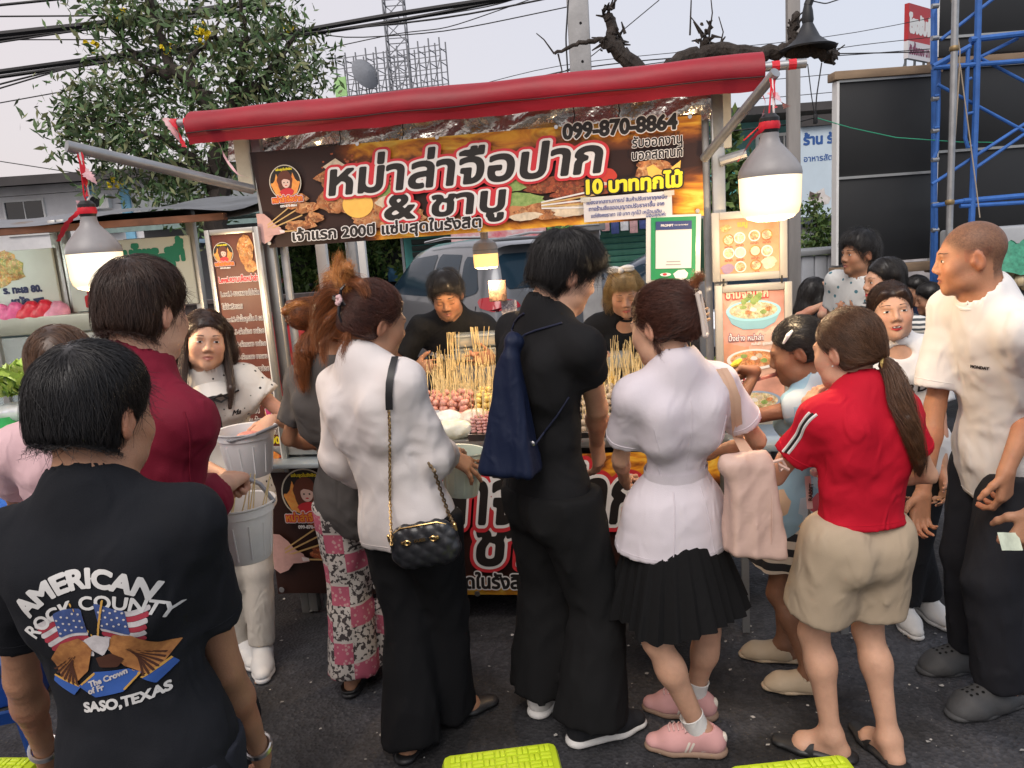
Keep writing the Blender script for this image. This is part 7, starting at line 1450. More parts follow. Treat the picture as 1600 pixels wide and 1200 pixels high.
for z in(.02,.13):MB().tube([(-.14,-.1,z),(.14,-.1,z),(.14,.1,z),(-.14,.1,z),(-.14,-.1,z)],.006,6).build('rail',STEEL,t)
for x in(-.14,.14):
 for y in(-.1,.1):MB().beam((x,y,0),(x,y,.14),.012).build('leg',STEEL,t)
o=tag(MB().lathe(SW(.40,.12,.95),[(0,0),(.05,.002),(.062,.05),(.058,.052),(.045,.01),(0,.008)],20).build('bowl',mat('bowl_amber',(.5,.2,.05),.2,var=.4,vs=20)),'clear bowl of orange sauce beside the bun','bowl')
bk=tag(MB().box(SW(.46,.0,.82),(.12,.05,.02),Matrix.Rotation(RZ+.3,3,'Z'),bev=.008).build('wallet',BLACKP),'black wallet left on the side shelf','wallet')
SK1=skinmat('skin_tan',(.36,.185,.108));SK2=skinmat('skin_light',(.52,.30,.20));SK3=skinmat('skin_brown',(.24,.115,.065));SK4=skinmat('skin_bronze',(.41,.195,.108))
HB=hairmat('hair_black',(.010,.009,.009));HD=hairmat('hair_darkbrown',(.022,.013,.010),(.055,.028,.018));HBR=hairmat('hair_brown',(.045,.022,.012),(.13,.062,.03));HAU=hairmat('hair_auburn',(.085,.026,.010),(.30,.095,.025));HOR=hairmat('hair_orange',(.30,.095,.022),(.62,.27,.07));HBL=hairmat('hair_blonde',(.22,.15,.065),(.42,.30,.14));HRD=hairmat('hair_redbrown',(.030,.012,.010),(.10,.035,.022))
def W2(px,py,Y):return P(px,py,Y)
def stand(feet,H,off=(0,0)):m=(np.asarray(feet[0])+np.asarray(feet[1]))/2;return A3(m[0]+off[0],m[1]+off[1],.515*H)
def g2(x,y):return A3(x,y,0)
def arcmap(V,R):V=np.array(V,float);t=V[:,0]/R;r=R+V[:,1];return np.stack([np.sin(t)*r,np.cos(t)*r-R],1)
def onshirt(target,root,o3,ux,uy,m,V,F,lift=.002,nm='lettering',back=.25):
 o=wrap(nm,np.asarray(V),F,m,target,target,o3,ux,uy,back,lift);return o
def wtext(target,o3,ux,uy,txt,w,m,bold=.03,arc=None,slant=0.,dx=0.,dy=0.,sy=1.,rot=0.,lift=.002,back=.25,track=0.):
 V,F=text2d(txt,width=w,bold=bold,merge=False,align='c',slant=slant,sy=sy,track=track)
 if arc:V=arcmap(V,arc)
 c,s_=math.cos(rot),math.sin(rot);V=np.stack([V[:,0]*c-V[:,1]*s_+dx,V[:,0]*s_+V[:,1]*c+dy],1);return wrap('lettering',V,F,m,target,target,o3,ux,uy,back,lift)
def seam(root,target,pts,r,m,nm='seam'):
 """a stitched seam or cord lying on cloth"""
 o=MB().tube(pts,r,5).build(nm,m);return wput(o,root)
def onsurf(target,o3,d):
 if target.name not in CACHE:CACHE[target.name]={'_bvh':BVHTree.FromPolygons([v.co.copy()for v in target.data.vertices],[tuple(p.vertices)for p in target.data.polygons])}
 h_=CACHE[target.name]['_bvh'].ray_cast(Vector(o3),Vector(d),2.0);return h_
def path_on(target,pts,d,off=.003):
 out=[]
 for p in pts:
  h_=onsurf(target,np.asarray(p)-np.asarray(d)*.4,d)
  if h_[0]is not None:out.append(np.array(h_[0]+h_[1]*off*(1 if h_[1].dot(Vector(d))<0 else-1)))
 return out or[np.asarray(p,float)for p in pts]
def stitches(root,k,target,m,hem=None,sleeve=None,r=.0013):
 """hem and sleeve stitching as raised lines"""
 def ring(c,a,b,R0):
  out=[]
  for t in np.linspace(0,6.283,41):
   d=a*math.cos(t)+b*math.sin(t);h_=onsurf(target,c+d*R0,-d)
   if h_[0]is not None and(np.array(h_[0])-c)@d>.01:out.append(np.array(h_[0])+d*.0004)
  if len(out)>30:wput(MB().tube(out,r,4,cap=False).build('stitching',m),root)
 if hem is not None:ring(k['pelvis']+k['sp']*(hem+.022),k['r'],k['f'],.4)
 if sleeve:
  for c in 'lr':
   a,e=k['s'+c],k['e'+c];d=nrm(e-a);x=nrm(np.cross(d,k['f']+.01));ring(a+(e-a)*(sleeve-.075),x,np.cross(d,x),.085)
PW1=mat('print_bone',(.58,.57,.55),.7,var=.06);
ft=(g2(-.88,1.38),g2(-.70,1.42));hd=W2(150,652,1.40)
k=skel(hd,17,stand(ft,1.62,(.03,-.03)),-2,ft,1.62,True,hpitch=6,toes=(-10,10),wr=W2(404,1168,1.64),wl=W2(70,1172,1.62),g=1.03,hr=A3(.12,-1,-.2),hl=A3(-.05,-1,-.2),hs=1.05)
r_=person('young man with short black hair in a black eagle-print shirt, back turned',k['pelvis']);bd=body(r_,k,SK1,thin=.9)
hair(r_,k,'short',HB,n=5200,h=.0055,vol=.7,fade=True,step=.010,ns=9,lift=.004,low=-.052)
NMC=cloth('black_tee',(.010,.011,.014),.9,bump=.006,bs=9);s1=shirt(r_,k,NMC,'shirt',.014,.62,.017,-.10,.0085,.006);ribcollar(r_,k,NMC,.063,.009)
stitches(r_,k,s1,NMC,-.10,.62);trousers(r_,k,cloth('dark_jeans',(.02,.022,.03),.9),length=.95,zcut=None)
o3=W2(150,985,1.25);ux=k['r']*math.cos(.16)+0*k['sp'];ux=nrm(k['r']-k['sp']*.02);uy=nrm(k['sp']-ux*(k['sp']@ux))
wtext(s1,o3,ux,uy,'AMERICAN',.225,PW1,.05,.14,dx=.0,dy=.085);wtext(s1,o3,ux,uy,'ROCK COUNTY',.25,PW1,.03,.155,dx=.008,dy=.045)
wtext(s1,o3,ux,uy,'SASO,TEXAS',.15,PW1,.05,None,.15,.015,-.155,rot=.08)
FB=mat('flag_blue',(.04,.07,.20),.7,var=.25,vs=60);FR_=mat('flag_red',(.32,.03,.05),.7,var=.25,vs=60);FW=mat('flag_white',(.50,.47,.47),.7,var=.2,vs=60);EB=mat('eagle_brown',(.24,.09,.03),.7,var=.5,vs=70,col2=(.45,.20,.06));EBD=mat('eagle_dark',(.06,.02,.01),.7);GOLD=mat('ribbon_gold',(.5,.28,.06),.7,var=.1);EBU=mat('ribbon_blue',(.03,.09,.32),.7,var=.2)
def dec(pts,m,lift):V,F=gridfill(pts,.0035);return wrap('emblem',V,F,m,s1,s1,o3,ux,uy,.25,lift)
for sg in(-1,1):
 for i in range(9):
  y0=.050-i*.0105;x0=.02+.0*i;f=lambda x,sg=sg:.006*math.sin(x*60+sg)
  xs_=np.linspace(.012,.098-.0035*i,9);dec([(sg*x,y0+f(x)-x*.18)for x in xs_]+[(sg*x,y0-.0100+f(x)-x*.18)for x in xs_[::-1]],FR_ if i%2 else FW,.0015)
 xs_=np.linspace(.012,.060,6);dec([(sg*x,.052+.006*math.sin(x*60+sg)-x*.18)for x in xs_]+[(sg*x,.004+.006*math.sin(x*60+sg)-x*.18)for x in xs_[::-1]],FB,.0022)
 for i in range(5):
  for j in range(3):V,F=disk(.0022,6,sg*(.018+.0095*i),.042-.013*j-.18*(.018+.0095*i)+.004*(i%2));wrap('emblem',V,F,FW,s1,s1,o3,ux,uy,.25,.003)
 dec([(sg*.012,-.03),(sg*.03,-.008),(sg*.062,-.014),(sg*.09,-.045),(sg*.118,-.06)if sg>0 else(-.088,-.075),(sg*.085,-.092),(sg*.06,-.10),(sg*.03,-.075)],EB,.0032)
 for i in range(7):a=.35+.17*i;dec([(sg*(.03+.01*i*.4),-.028-.004*i),(sg*(.034+.01*i*.4),-.030-.004*i),(sg*(.045+.055*math.cos(a)+.002),-.055-.05*math.sin(a)),(sg*(.045+.055*math.cos(a)-.002),-.057-.05*math.sin(a))],EBD,.0042)
 dec([(sg*.05,-.105),(sg*.10,-.085),(sg*.108,-.10),(sg*.07,-.125)],EBU,.003);dec([(sg*.05,-.104),(sg*.10,-.083),(sg*.102,-.087),(sg*.052,-.108)],GOLD,.0036)
dec([(-.022,-.012),(0,-.004),(.024,-.012),(.018,-.03),(.004,-.048),(-.012,-.034)],FW,.0045);dec([(-.01,-.05),(.018,-.045),(.035,-.06),(.02,-.075),(-.008,-.07)],EBD,.0040)
dec([(-.055,-.105),(-.02,-.078),(.035,-.082),(.055,-.095),(.02,-.125),(-.03,-.130)],EBU,.0038);dec([(-.055,-.105),(-.02,-.078),(-.018,-.082),(-.05,-.105)],GOLD,.0044);dec([(.035,-.082),(.055,-.095),(.02,-.125),(.02,-.120),(.05,-.095)],GOLD,.0044)
wtext(s1,o3,ux,uy,'The Crown',.07,FW,.05,None,.25,.0,-.098,rot=.25,lift=.005);wtext(s1,o3,ux,uy,'of Fr',.03,FW,.05,None,.25,-.025,-.118,rot=.25,lift=.005)
for sg,x1 in((-1,-.028),(1,.030)):dec([(sg*.002,-.01),(sg*.006,-.01),(x1+.002,.062),(x1-.002,.062)],GOLD,.004)
nb=k['neck'];seam(r_,None,[nb+k['r']*.060*math.cos(a)+k['f']*(.058*math.sin(a)+.01)+k['sp']*(.032-.02*math.sin(a))for a in np.linspace(0,6.28,30)],.0022,BLACKP,'necklace')
for c,m_ in(('r',STEEL),('l',STEEL)):
 w,e=k['w'+c],k['e'+c];d=nrm(w-e);x=nrm(np.cross(d,UPZ));y=np.cross(d,x)
 for off in(0,.008):wput(MB().tube([w-d*(.004+off)+(x*math.cos(a)+y*math.sin(a))*.030 for a in np.linspace(0,6.28,20)],.0042,6).build('bracelet',m_),r_)
ft=(g2(-1.04,1.98),g2(-.93,1.89));hd=W2(226,489,1.86)
k=skel(hd,22,stand(ft,1.75,(.0,.0)),32,ft,1.75,True,shw=.156,hpitch=8,toes=(40,60),wr=W2(350,757,2.02),wl=W2(330,800,2.2),hr=A3(-.3,-.9,-.5),hl=A3(-.2,-.4,-1),g=.98,hs=1.02)
r_=person('young man in a burgundy long-sleeved shirt holding a translucent bucket',k['pelvis']);fistd=nrm(W2(372,742,2.12)-k['wr'])
bd=body(r_,k,SK2,hands=dict(r=dict(d=fistd,n=nrm(A3(-.1,.35,-1)),curl=(.95,.95,.95,.95),th=.8)),fine_hands='r',thin=.9)
hair(r_,k,'short',HD,n=4800,h=.0055,vol=.5,step=.011,ns=9,lift=.005,low=-.062)
BUR=cloth('burgundy',(.17,.008,.024),.75,bump=.006,bs=10);s2=shirt(r_,k,BUR,'shirt',.024,.5,.020,-.15,.009,.008,long=.82,cuff=True,flare=.02,collar=.060)
ribcollar(r_,k,BUR,.060,.014,.0);trousers(r_,k,cloth('black_trousers',(.012,.012,.014)),length=.95)
sl=k['sr'];seam(r_,None,path_on(s2,[sl+k['sp']*t-k['f']*.02 for t in np.linspace(.05,-.12,10)],nrm(-k['r']*.9+k['f']*.2),.001),.0022,BUR)
t=thing('bucket',W2(381,828,2.16),0,'translucent bucket with bamboo sticks in it, held by the burgundy shirt','bucket')
BKT=mat('bucket_clear',(.78,.75,.70),.35,var=.08,vs=9,alpha=.80,spec=.5,sss=.0)
def bucket(t,r,h,m=BKT,tilt=0.):
 pr=[(0,-h/2),(r*.70,-h/2),(r*.74,-h/2+.005),(r*.93,h/2-.03),(r*.98,h/2-.028),(r,h/2-.005),(r*1.06,h/2),(r*1.06,h/2+.004),(r*.97,h/2+.002),(r*.9,h/2-.03),(r*.70,-h/2+.01),(0,-h/2+.008)]
 MB().lathe((0,0,0),pr,36).build('tub',m,t)
 for i in range(24):
  a=6.283*i/24;MB().tube([(r*.755*math.cos(a),r*.755*math.sin(a),-h/2+.015),(r*.90*math.cos(a),r*.90*math.sin(a),h/2-.05)],.003,4).build('rib',m,t)if i%2==0 else None
bucket(t,.096,.170)
HDL=mat('handle_grey',(.22,.22,.23),.45,var=.1);MB().tube([(-.10,0,.08),(-.085,-.01,.135),(-.04,-.02,.168),(.02,-.02,.172),(.07,-.012,.14),(.10,0,.08)],.0065,8).build('handle',HDL,t)
def insticks(c,n,spread,label,grp,lean=(0,0)):
 for i in range(n):
  p=Vector(c)+Vector((random.gauss(0,.022),random.gauss(0,.02),.0));t_=thing('skewer',p,0,label,'skewer',grp);t_.rotation_euler=Vector((random.gauss(lean[0],spread),random.gauss(lean[1],spread),1)).to_track_quat('Z','Y').to_euler();put(bpy.data.objects.new('stick',pmesh('stick')),t_)
  o=put(bpy.data.objects.new('fish_ball',pmesh('yellow')),t_);o.location=(0,0,.0)
insticks(tuple(W2(370,835,2.16)),3,.12,'skewer leaning in the bucket held by the burgundy shirt, left of the bunch','loose skewers in the burgundy shirt bucket',(.2,0));insticks(tuple(W2(404,830,2.14)),5,.06,'skewer of the tight bunch in the bucket held by the burgundy shirt','bunched skewers in the burgundy shirt bucket',(.32,0))
ft=(g2(-1.16,3.08),g2(-1.27,3.17));hd=W2(321,531,3.08)
k=skel(hd,153,stand(ft,1.53,(-.0,.02)),158,ft,1.53,False,hpitch=2,htilt=-8,toes=(165,150),wl=W2(424,655,2.93),wr=W2(352,742,2.86),hl=A3(.8,.3,-.9),hr=A3(-.8,.3,-.6),hs=.97)
r_=person('girl with long dark hair in a white dotted blouse with black ribbon bow',k['pelvis'])
bd=body(r_,k,SK2,hf=.0032,hands=dict(l=dict(d=nrm(A3(-.3,-.5,-.3)),n=A3(-.2,0,-1),curl=(.4,.45,.5,.5)),r=dict(d=A3(.5,-.3,-.2),n=A3(.2,0,1),curl=(.3,.3,.3,.3))),fine_hands='l',nose=.985,thin=.9)
face(r_,bd,k,'open',lip=(.36,.14,.11),look=.001)
hair(r_,k,'long',HD,n=3200,h=.006,vol=.6,part=(.0,.03,.12),step=.019,ns=14,lift=.004,curtains=[([(.073,-.01,.03),(.083,-.015,-.06),(.082,-.03,-.15),(.075,-.05,-.24)],.030,.034,.030),([(-.073,-.01,.03),(-.083,-.015,-.06),(-.082,-.03,-.15),(-.075,-.05,-.24)],.030,.034,.030),([(0,-.07,.0),(0,-.075,-.10),(0,-.07,-.22)],.07,.075,.07)],low=.5,tail=[dict(path=[(x*.9,.005,.03),(x,.01,-.05),(x*1.08,.045,-.125),(x*1.12,.088,-.19),(x*1.05,.098,-.27)],w=.026,n=260,K=12,taper=(.8,1.1,.6),flat=True,frizz=.004)for x in(-.082,.082)])
def dotmat(nm,base,dot,sc,rad_,jit=.9):
 m=cloth(nm,base,.8,bump=.004,bs=12);n,l=m.node_tree.nodes,m.node_tree.links;b=n['Principled BSDF'];tx=n.new('ShaderNodeTexCoord');v=n.new('ShaderNodeTexVoronoi');v.inputs['Scale'].default_value=sc;v.inputs['Randomness'].default_value=jit;l.new(tx.outputs['Object'],v.inputs[0])
 r=n.new('ShaderNodeMath');r.operation='LESS_THAN';r.inputs[1].default_value=rad_;l.new(v.outputs['Distance'],r.inputs[0]);mx=n.new('ShaderNodeMixRGB');l.new(r.outputs[0],mx.inputs[0]);l.new(b.inputs['Base Color'].links[0].from_socket,mx.inputs[1]);mx.inputs[2].default_value=tuple(dot)+(1,);l.new(mx.outputs[0],b.inputs['Base Color']);return m
DOT=dotmat('dotted_blouse',(.60,.57,.52),(.03,.03,.03),30,.16,.5);s3=shirt(r_,k,DOT,'blouse',.018,.42,.030,-.12,.009,.006,collar=.066,neckdrop=.0,flare=.02)
nb,f,r,sp=k['neck'],k['f'],k['r'],k['sp'];BKR=mat('black_ribbon',(.012,.011,.012),.6,var=.1);CRC=mat('blouse_collar',(.64,.61,.56),.8,var=.04)
for sg in(-1,1):
 def cf(u,v,sg=sg):a=math.pi*(.5-u*.93);R1=.060+.048*v;return tuple(nb+r*sg*(math.cos(a)*R1*1.12)+f*(math.sin(a)*R1*.95+.022)+sp*(.006-.052*v-.030*(math.sin(a)+1)/2-.015*v*abs(math.cos(a))))
 c_=wput(MB().grid(cf,20,5).build('collar',CRC),r_);wput(MB().tube([np.array(cf(i/20,1.0))+f*.001+sp*.001 for i in range(21)],.0042,6).build('collar_trim',BKR),r_)
kn_=nb+f*.128-sp*.082
for pts in([kn_,kn_-r*.035+sp*.012+f*.01,kn_-r*.055-sp*.01,kn_-r*.03-sp*.02,kn_],[kn_,kn_+r*.035+sp*.004+f*.01,kn_+r*.06-sp*.016,kn_+r*.03-sp*.016,kn_],[kn_,kn_-r*.012-sp*.08+f*.012,kn_-r*.006-sp*.19+f*.0],[kn_,kn_+r*.028-sp*.07+f*.012,kn_+r*.060-sp*.17+f*.002]):
 wput(MB().tube(pts,.0048,6).build('ribbon_bow',BKR),r_)
for i in range(5):
 h_=onsurf(s3,nb-sp*(.15+.062*i)+f*.4,-f)
 if h_[0]is not None:wput(MB().lathe(h_[0]-Vector(f)*.0,[(0,.004),(.007,.003),(.0075,0)],12,Vector(f)).build('button',BKR),r_)
wtext(s3,nb-sp*.17+r*-.075+f*.05,-r,sp,'Ma',.035,BKR,.03,slant=.5,back=.2)
trousers(r_,k,cloth('cream_trousers',(.50,.46,.40)),length=.93,wh=.06)
for c in 'lr':sneaker(r_,k,c,mat('shoe_white',(.62,.61,.59),.6),mat('shoe_sole_white',(.66,.65,.63),.5))
t=thing('bucket',W2(388,706,2.84),0,'pale plastic bucket held by the girl in the dotted blouse','bucket');bucket(t,.108,.175,mat('bucket_grey',(.66,.66,.66),.35,var=.06,alpha=.93));MB().tube([(-.10,-.03,.075),(-.02,-.11,.072),(.07,-.10,.088),(.125,-.02,.10),(.11,.03,.085)],.0065,8).build('handle',HDL,t)
MB().ball((.01,0,.06),.05,12,7,(1,.8,.4)).build('food',mat('meat_pink',(.55,.22,.18),.5,var=.4,vs=40),t)
ft=(g2(-1.36,2.2),g2(-1.22,2.25));hd=W2(100,580,2.15)
k=skel(hd,-15,stand(ft,1.56),-25,ft,1.56,False,hpitch=12,toes=(-20,-10),wl=W2(40,800,2.6));r_=person('woman in a pale pink tee, mostly hidden behind the foreground man',k['pelvis']);body(r_,k,SK1,hf=.006,thin=.9)
hair(r_,k,'long',HBR,n=1600,vol=.8,step=.015,ns=10,low=.02);PNK=cloth('pale_pink',(.62,.42,.44));shirt(r_,k,PNK,'shirt',.02,.70,.022,-.14,.010,.006);trousers(r_,k,cloth('black_trousers',(.012,.012,.014)),length=.95)
ft=(g2(-.72,2.84),g2(-.55,2.95));hd=W2(528,517,2.74)
k=skel(hd,35,stand(ft,1.56,(.0,-.03)),22,ft,1.56,False,hpitch=10,toes=(10,25),wl=W2(520,700,3.05),hl=A3(-.7,-.5,-.2),g=1.0);r_=person('woman with an auburn bun in a grey tee and pink patchwork trousers',k['pelvis']);body(r_,k,SK1,hf=.005,thin=.9)
hair(r_,k,'tied',HAU,n=3000,h=.006,vol=.8,flowto=(-.055,-.105,.05),step=.011,ns=8,low=-.05,bun=((-.060,-.118,.052),.050),tail=[dict(path=[(-.03,-.085,-.02),(-.045,-.115,-.08),(-.05,-.12,-.15),(-.045,-.11,-.22)],w=.030,n=420,m=HAU,curl=.6,frizz=.007),dict(path=[(-.11,-.12,.05),(-.08,-.17,.06),(-.04,-.15,.085),(-.02,-.11,.08)],w=.016,n=160,m=HOR),dict(path=[(-.02,-.10,.10),(-.075,-.155,.085),(-.11,-.13,.03),(-.08,-.10,.01)],w=.016,n=160,m=HAU)])
GRY=cloth('grey_tee',(.085,.078,.074),.85,bump=.007,bs=9);shirt(r_,k,GRY,'shirt',.018,.60,.018,-.13,.009,.010,flare=.012);ribcollar(r_,k,GRY,.062,.007)
def patchmat():
 m=cloth('patchwork',(.50,.46,.42),.8,bump=.003,bs=10);n,l=m.node_tree.nodes,m.node_tree.links;b=n['Principled BSDF'];tx=n.new('ShaderNodeTexCoord');sp=n.new('ShaderNodeSeparateXYZ');l.new(tx.outputs['Object'],sp.inputs[0])
 v=n.new('ShaderNodeTexVoronoi');v.inputs['Scale'].default_value=55;l.new(tx.outputs['Object'],v.inputs[0]);v2=n.new('ShaderNodeTexNoise');v2.inputs['Scale'].default_value=60;v2.inputs['Detail'].default_value=6;l.new(tx.outputs['Object'],v2.inputs[0])
 def mth(o,a,c):
  k_=n.new('ShaderNodeMath');k_.operation=o
  for i,s_ in enumerate((a,c)):
   if isinstance(s_,(int,float)):k_.inputs[i].default_value=s_
   else:l.new(s_,k_.inputs[i])
  return k_.outputs[0]
 col_=mth('FLOOR',mth('MULTIPLY',sp.outputs[0],13.),0);z=mth('ADD',mth('MULTIPLY',sp.outputs[2],4.6),mth('MULTIPLY',col_,.37));fr=mth('FRACT',z,0);pink=mth('LESS_THAN',fr,.36)
 bl=mth('MULTIPLY',mth('LESS_THAN',v.outputs['Distance'],.33),1.0);ink=mth('MULTIPLY',mth('GREATER_THAN',v2.outputs[0],.52),mth('GREATER_THAN',fr,.40));mx0=n.new('ShaderNodeMixRGB');l.new(ink,mx0.inputs[0]);l.new(b.inputs['Base Color'].links[0].from_socket,mx0.inputs[1]);mx0.inputs[2].default_value=(.06,.05,.05,1)
 mxp=n.new('ShaderNodeMixRGB');l.new(bl,mxp.inputs[0]);mxp.inputs[1].default_value=(.42,.10,.15,1);mxp.inputs[2].default_value=(.5,.28,.28,1)
 mx=n.new('ShaderNodeMixRGB');l.new(pink,mx.inputs[0]);l.new(mx0.outputs[0],mx.inputs[1]);l.new(mxp.outputs[0],mx.inputs[2]);l.new(mx.outputs[0],b.inputs['Base Color']);return m
trousers(r_,k,patchmat(),o=.02,wk=.088,wh=.105,length=1.02,bag=.03,fold=.010)
for c in 'lr':slipper(r_,k,c,BLACKP)
ft=(g2(-.44,2.42),g2(-.33,2.60));hd=W2(586,503,2.46);pv=W2(640,838,2.48)
k=skel(hd,56,A3(pv[0],pv[1],.84),36,ft,1.62,False,hpitch=14,htilt=6,toes=(20,68),wr=W2(700,712,2.66),wl=W2(600,760,2.75),hr=A3(.1,-.9,-.6),hl=A3(-.7,-.3,-.5),g=1.0,wf=1.3)
r_=person('woman in a loose white shirt with orange-tipped clipped-up hair',k['pelvis'])
bd=body(r_,k,SK1,hf=.004,hands=dict(r=dict(d=nrm(A3(.75,.25,-.50)),n=nrm(A3(-.2,.6,-.8)),curl=(.12,.10,.16,.25),spread=.30,th=.35)),fine_hands='r',bare_feet=True,thin=.9)
face(r_,bd,k,'down',lip=None)
hair(r_,k,'tied',HRD,n=3800,h=.0055,vol=.8,flowto=(-.035,-.098,.055),step=.012,ns=9,low=-.06,lift=.004,tail=[dict(path=[(-.03,-.095,.05),(-.05,-.12,.10),(-.06,-.13,.155),(-.05,-.135,.20)],w=.016,n=160,m=HOR,frizz=.006),dict(path=[(-.02,-.09,.07),(-.06,-.11,.12),(-.12,-.12,.12),(-.16,-.13,.09)],w=.026,n=280,m=HOR,frizz=.008),dict(path=[(-.02,-.09,.07),(-.07,-.12,.09),(-.115,-.14,.02),(-.12,-.14,-.06),(-.11,-.13,-.13)],w=.030,n=380,m=HAU,curl=.5,frizz=.007),dict(path=[(-.02,-.09,.07),(.01,-.10,.115),(.05,-.09,.115),(.075,-.075,.08)],w=.022,n=240,m=HAU,frizz=.006),dict(path=[(-.03,-.09,.03),(-.07,-.125,-.02),(-.08,-.13,-.10),(-.06,-.12,-.17)],w=.018,n=170,m=HAU,curl=.6,frizz=.007),dict(path=[(0,-.095,.08),(-.01,-.12,.13),(.02,-.13,.16),(.06,-.13,.155)],w=.020,n=200,m=HOR,frizz=.008),dict(path=[(.02,-.09,-.04),(.02,-.10,-.09),(.03,-.095,-.14)],w=.010,n=60,m=HAU,core=False,frizz=.008)])
T=lambda*p:k['head']+k['Rh']@A3(*p);CLP=mat('clip_black',(.02,.02,.024),.3,var=.05);cl=wput(MB().tube([T(-.055,-.115,.06),T(-.035,-.128,.055),T(-.005,-.125,.05),T(.02,-.112,.04)],[.010,.013,.012,.008],8).build('hair_clip',CLP),r_)
for pts in([T(-.005,-.127,.055),T(.004,-.132,.085),T(.006,-.120,.105)],[T(.0,-.128,.045),T(.012,-.13,.01),T(.016,-.118,-.015)]):MB().tube(pts,[.006,.005,.003],6).build('prong',CLP,cl)
for i in range(9):MB().ball(tuple(T(.012+.012*math.cos(i*2.4),-.136-.003*(i%2),.052+.012*math.sin(i*2.4))),.0065,8,5).build('bead',mat('bead_pink',(.62,.42,.42),.25,var=.1),cl)
WSH=cloth('white_shirt',(.68,.63,.61),.8,var=.03,bump=.008,bs=7);s6=shirt(r_,k,WSH,'shirt',.028,.5,.024,-.065,.0085,.007,long=.50,cuff=True,flare=.03,collar=.058);ribcollar(r_,k,WSH,.058,.012);stitches(r_,k,s6,WSH,-.065)
h_=MB()
trousers(r_,k,cloth('black_crepe',(.008,.008,.009),.9,bump=.006,bs=6),o=.02,wk=.085,wh=.105,length=1.05,bag=.03,fold=.012,drape=.02,top=.03)
so,B=slipper(r_,k,'r',BLACKP,over=False);MB().tube([B(.02,-.045,.03),B(.08,-.02,.055),B(.12,-.004,.03)],.006,6).build('strap',BLACKP,so);MB().tube([B(.02,.045,.03),B(.08,.02,.055),B(.12,-.004,.03)],.006,6).build('strap',BLACKP,so);slipper(r_,k,'l',BLACKP,over=False)
w,e=k['wr'],k['er'];d=nrm(w-e);x=nrm(np.cross(d,UPZ));y=np.cross(d,x);br=wput(MB().ball(tuple(w+x*.028),.007,8,5).build('bracelet',BLACKP),r_)
for j in(0,1):
 for i in range(16):a=6.283*i/16+j*.2;MB().ball(tuple(w-d*(.003+.016*j)+(x*math.cos(a)+y*math.sin(a))*.030),.0068,8,5).build('bead',(BLACKP,mat('bead_grey',(.35,.34,.33),.3))[1 if i in(3,4)else 0],br)
fr=k['f'];o3s=k['pelvis']+k['r']*.16+fr*.12+k['sp']*.10
INK=mat('line_ink',(.03,.03,.035),.7,var=0)
t=thing('shoulder_bag',W2(664,850,2.26),0,'small black quilted shoulder bag on a gold chain at the white shirt','bag');t.rotation_euler=(0,rad(-9),rad(-8))
QB=mat('quilted_black',(.016,.017,.020),.32,var=.1,spec=.55)
def quilt(X,Y,Z):a=(X+Z)*62;b=(X-Z)*62;return .0045*(np.abs(np.sin(a))*np.abs(np.sin(b))-.4)
Pm=[Cone(A3(-.062,0,-.022),A3(.062,0,-.022),.050,.050,.03,(A3(0,1,0),.62)),Cone(A3(-.058,0,.026),A3(.058,0,.026),.046,.046,.03,(A3(0,1,0),.55))]
V,F=polyskin(Pm,.0045,(),quilt);npmesh('body',V,F,QB,t);GLD=mat('gold',(.75,.50,.20),.25,metal=1,var=.08)
MB().tube([(-.085,-.012,.055),(-.06,-.016,.068),(.06,-.016,.068),(.085,-.012,.055)],.0022,6).build('zip',GLD,t)
MB().box((0,-.036,.028),(.05,.004,.014),bev=.002).build('name_plate',BLACKP,t);V,F=text2d('GUESS',width=.036,bold=.03,align='c');flat('lettering',V,F,GLD,t,A3(0,-.0385,.024),XU,ZU,.001)
for sx in(-1,1):
 MB().tube([(sx*.042+.010*math.cos(a),-.037-.003*math.sin(a),.026+.008*math.sin(a))for a in np.linspace(0,6.28,14)],.0028,6).build('buckle_ring',GLD,t);MB().box((sx*.052,-.037,.028),(.018,.006,.010),bev=.002).build('buckle_bar',GLD,t);MB().lathe((sx*.108,0,.035),[(.002,-.01),(.006,-.008),(.006,.012),(.003,.016)],10).build('chain_hook',GLD,t)
def chain(name,par,pts,pitch,r,m):
 q=np.array(pts,float);seg=np.linalg.norm(np.diff(q,axis=0),axis=1);L_=np.r_[0,np.cumsum(seg)];n=int(L_[-1]/pitch);me=None
 for i in range(n):
  s_=(i+.5)*pitch;p=A3(*[np.interp(s_,L_,q[:,j])for j in range(3)]);p2=A3(*[np.interp(s_+pitch*.5,L_,q[:,j])for j in range(3)]);d=p2-p
  if me is None:o=MB().tube([(pitch*.62*math.cos(a),pitch*.36*math.sin(a),0)for a in np.linspace(0,6.28,9)],r,4,cap=False).build(name,m,par);me=o.data
  else:o=put(bpy.data.objects.new(name,me),par)
  o.location=p;o.rotation_euler=(Vector(d).to_track_quat('X','Z')@Matrix.Rotation(math.pi/2*(i%2),4,'X').to_quaternion()).to_euler()
Lb=np.array(t.location);inv=np.array(t.matrix_basis.inverted());tol=lambda p:tuple((inv@np.append(np.asarray(p),1))[:3])
pa=[W2(612,852,2.24)]+path_on(s6,[W2(612,y,2.35)for y in(780,720,660,630)],nrm(A3(0,1,0)),.010);pb=[W2(710,822,2.28)]+path_on(s6,[W2(700-.0*y,y,2.4)for y in(800,)],nrm(A3(0,1,0)),.006)+[W2(678,735,2.30),W2(668,722,2.34)]
chain('chain_link',t,[tol(p)for p in pa],.0105,.0022,mat('gold_dull',(.45,.30,.13),.35,metal=1,var=.1));chain('chain_link',t,[tol(p)for p in pb],.0125,.003,mat('chain_dark',(.30,.22,.13),.35,metal=1,var=.1))
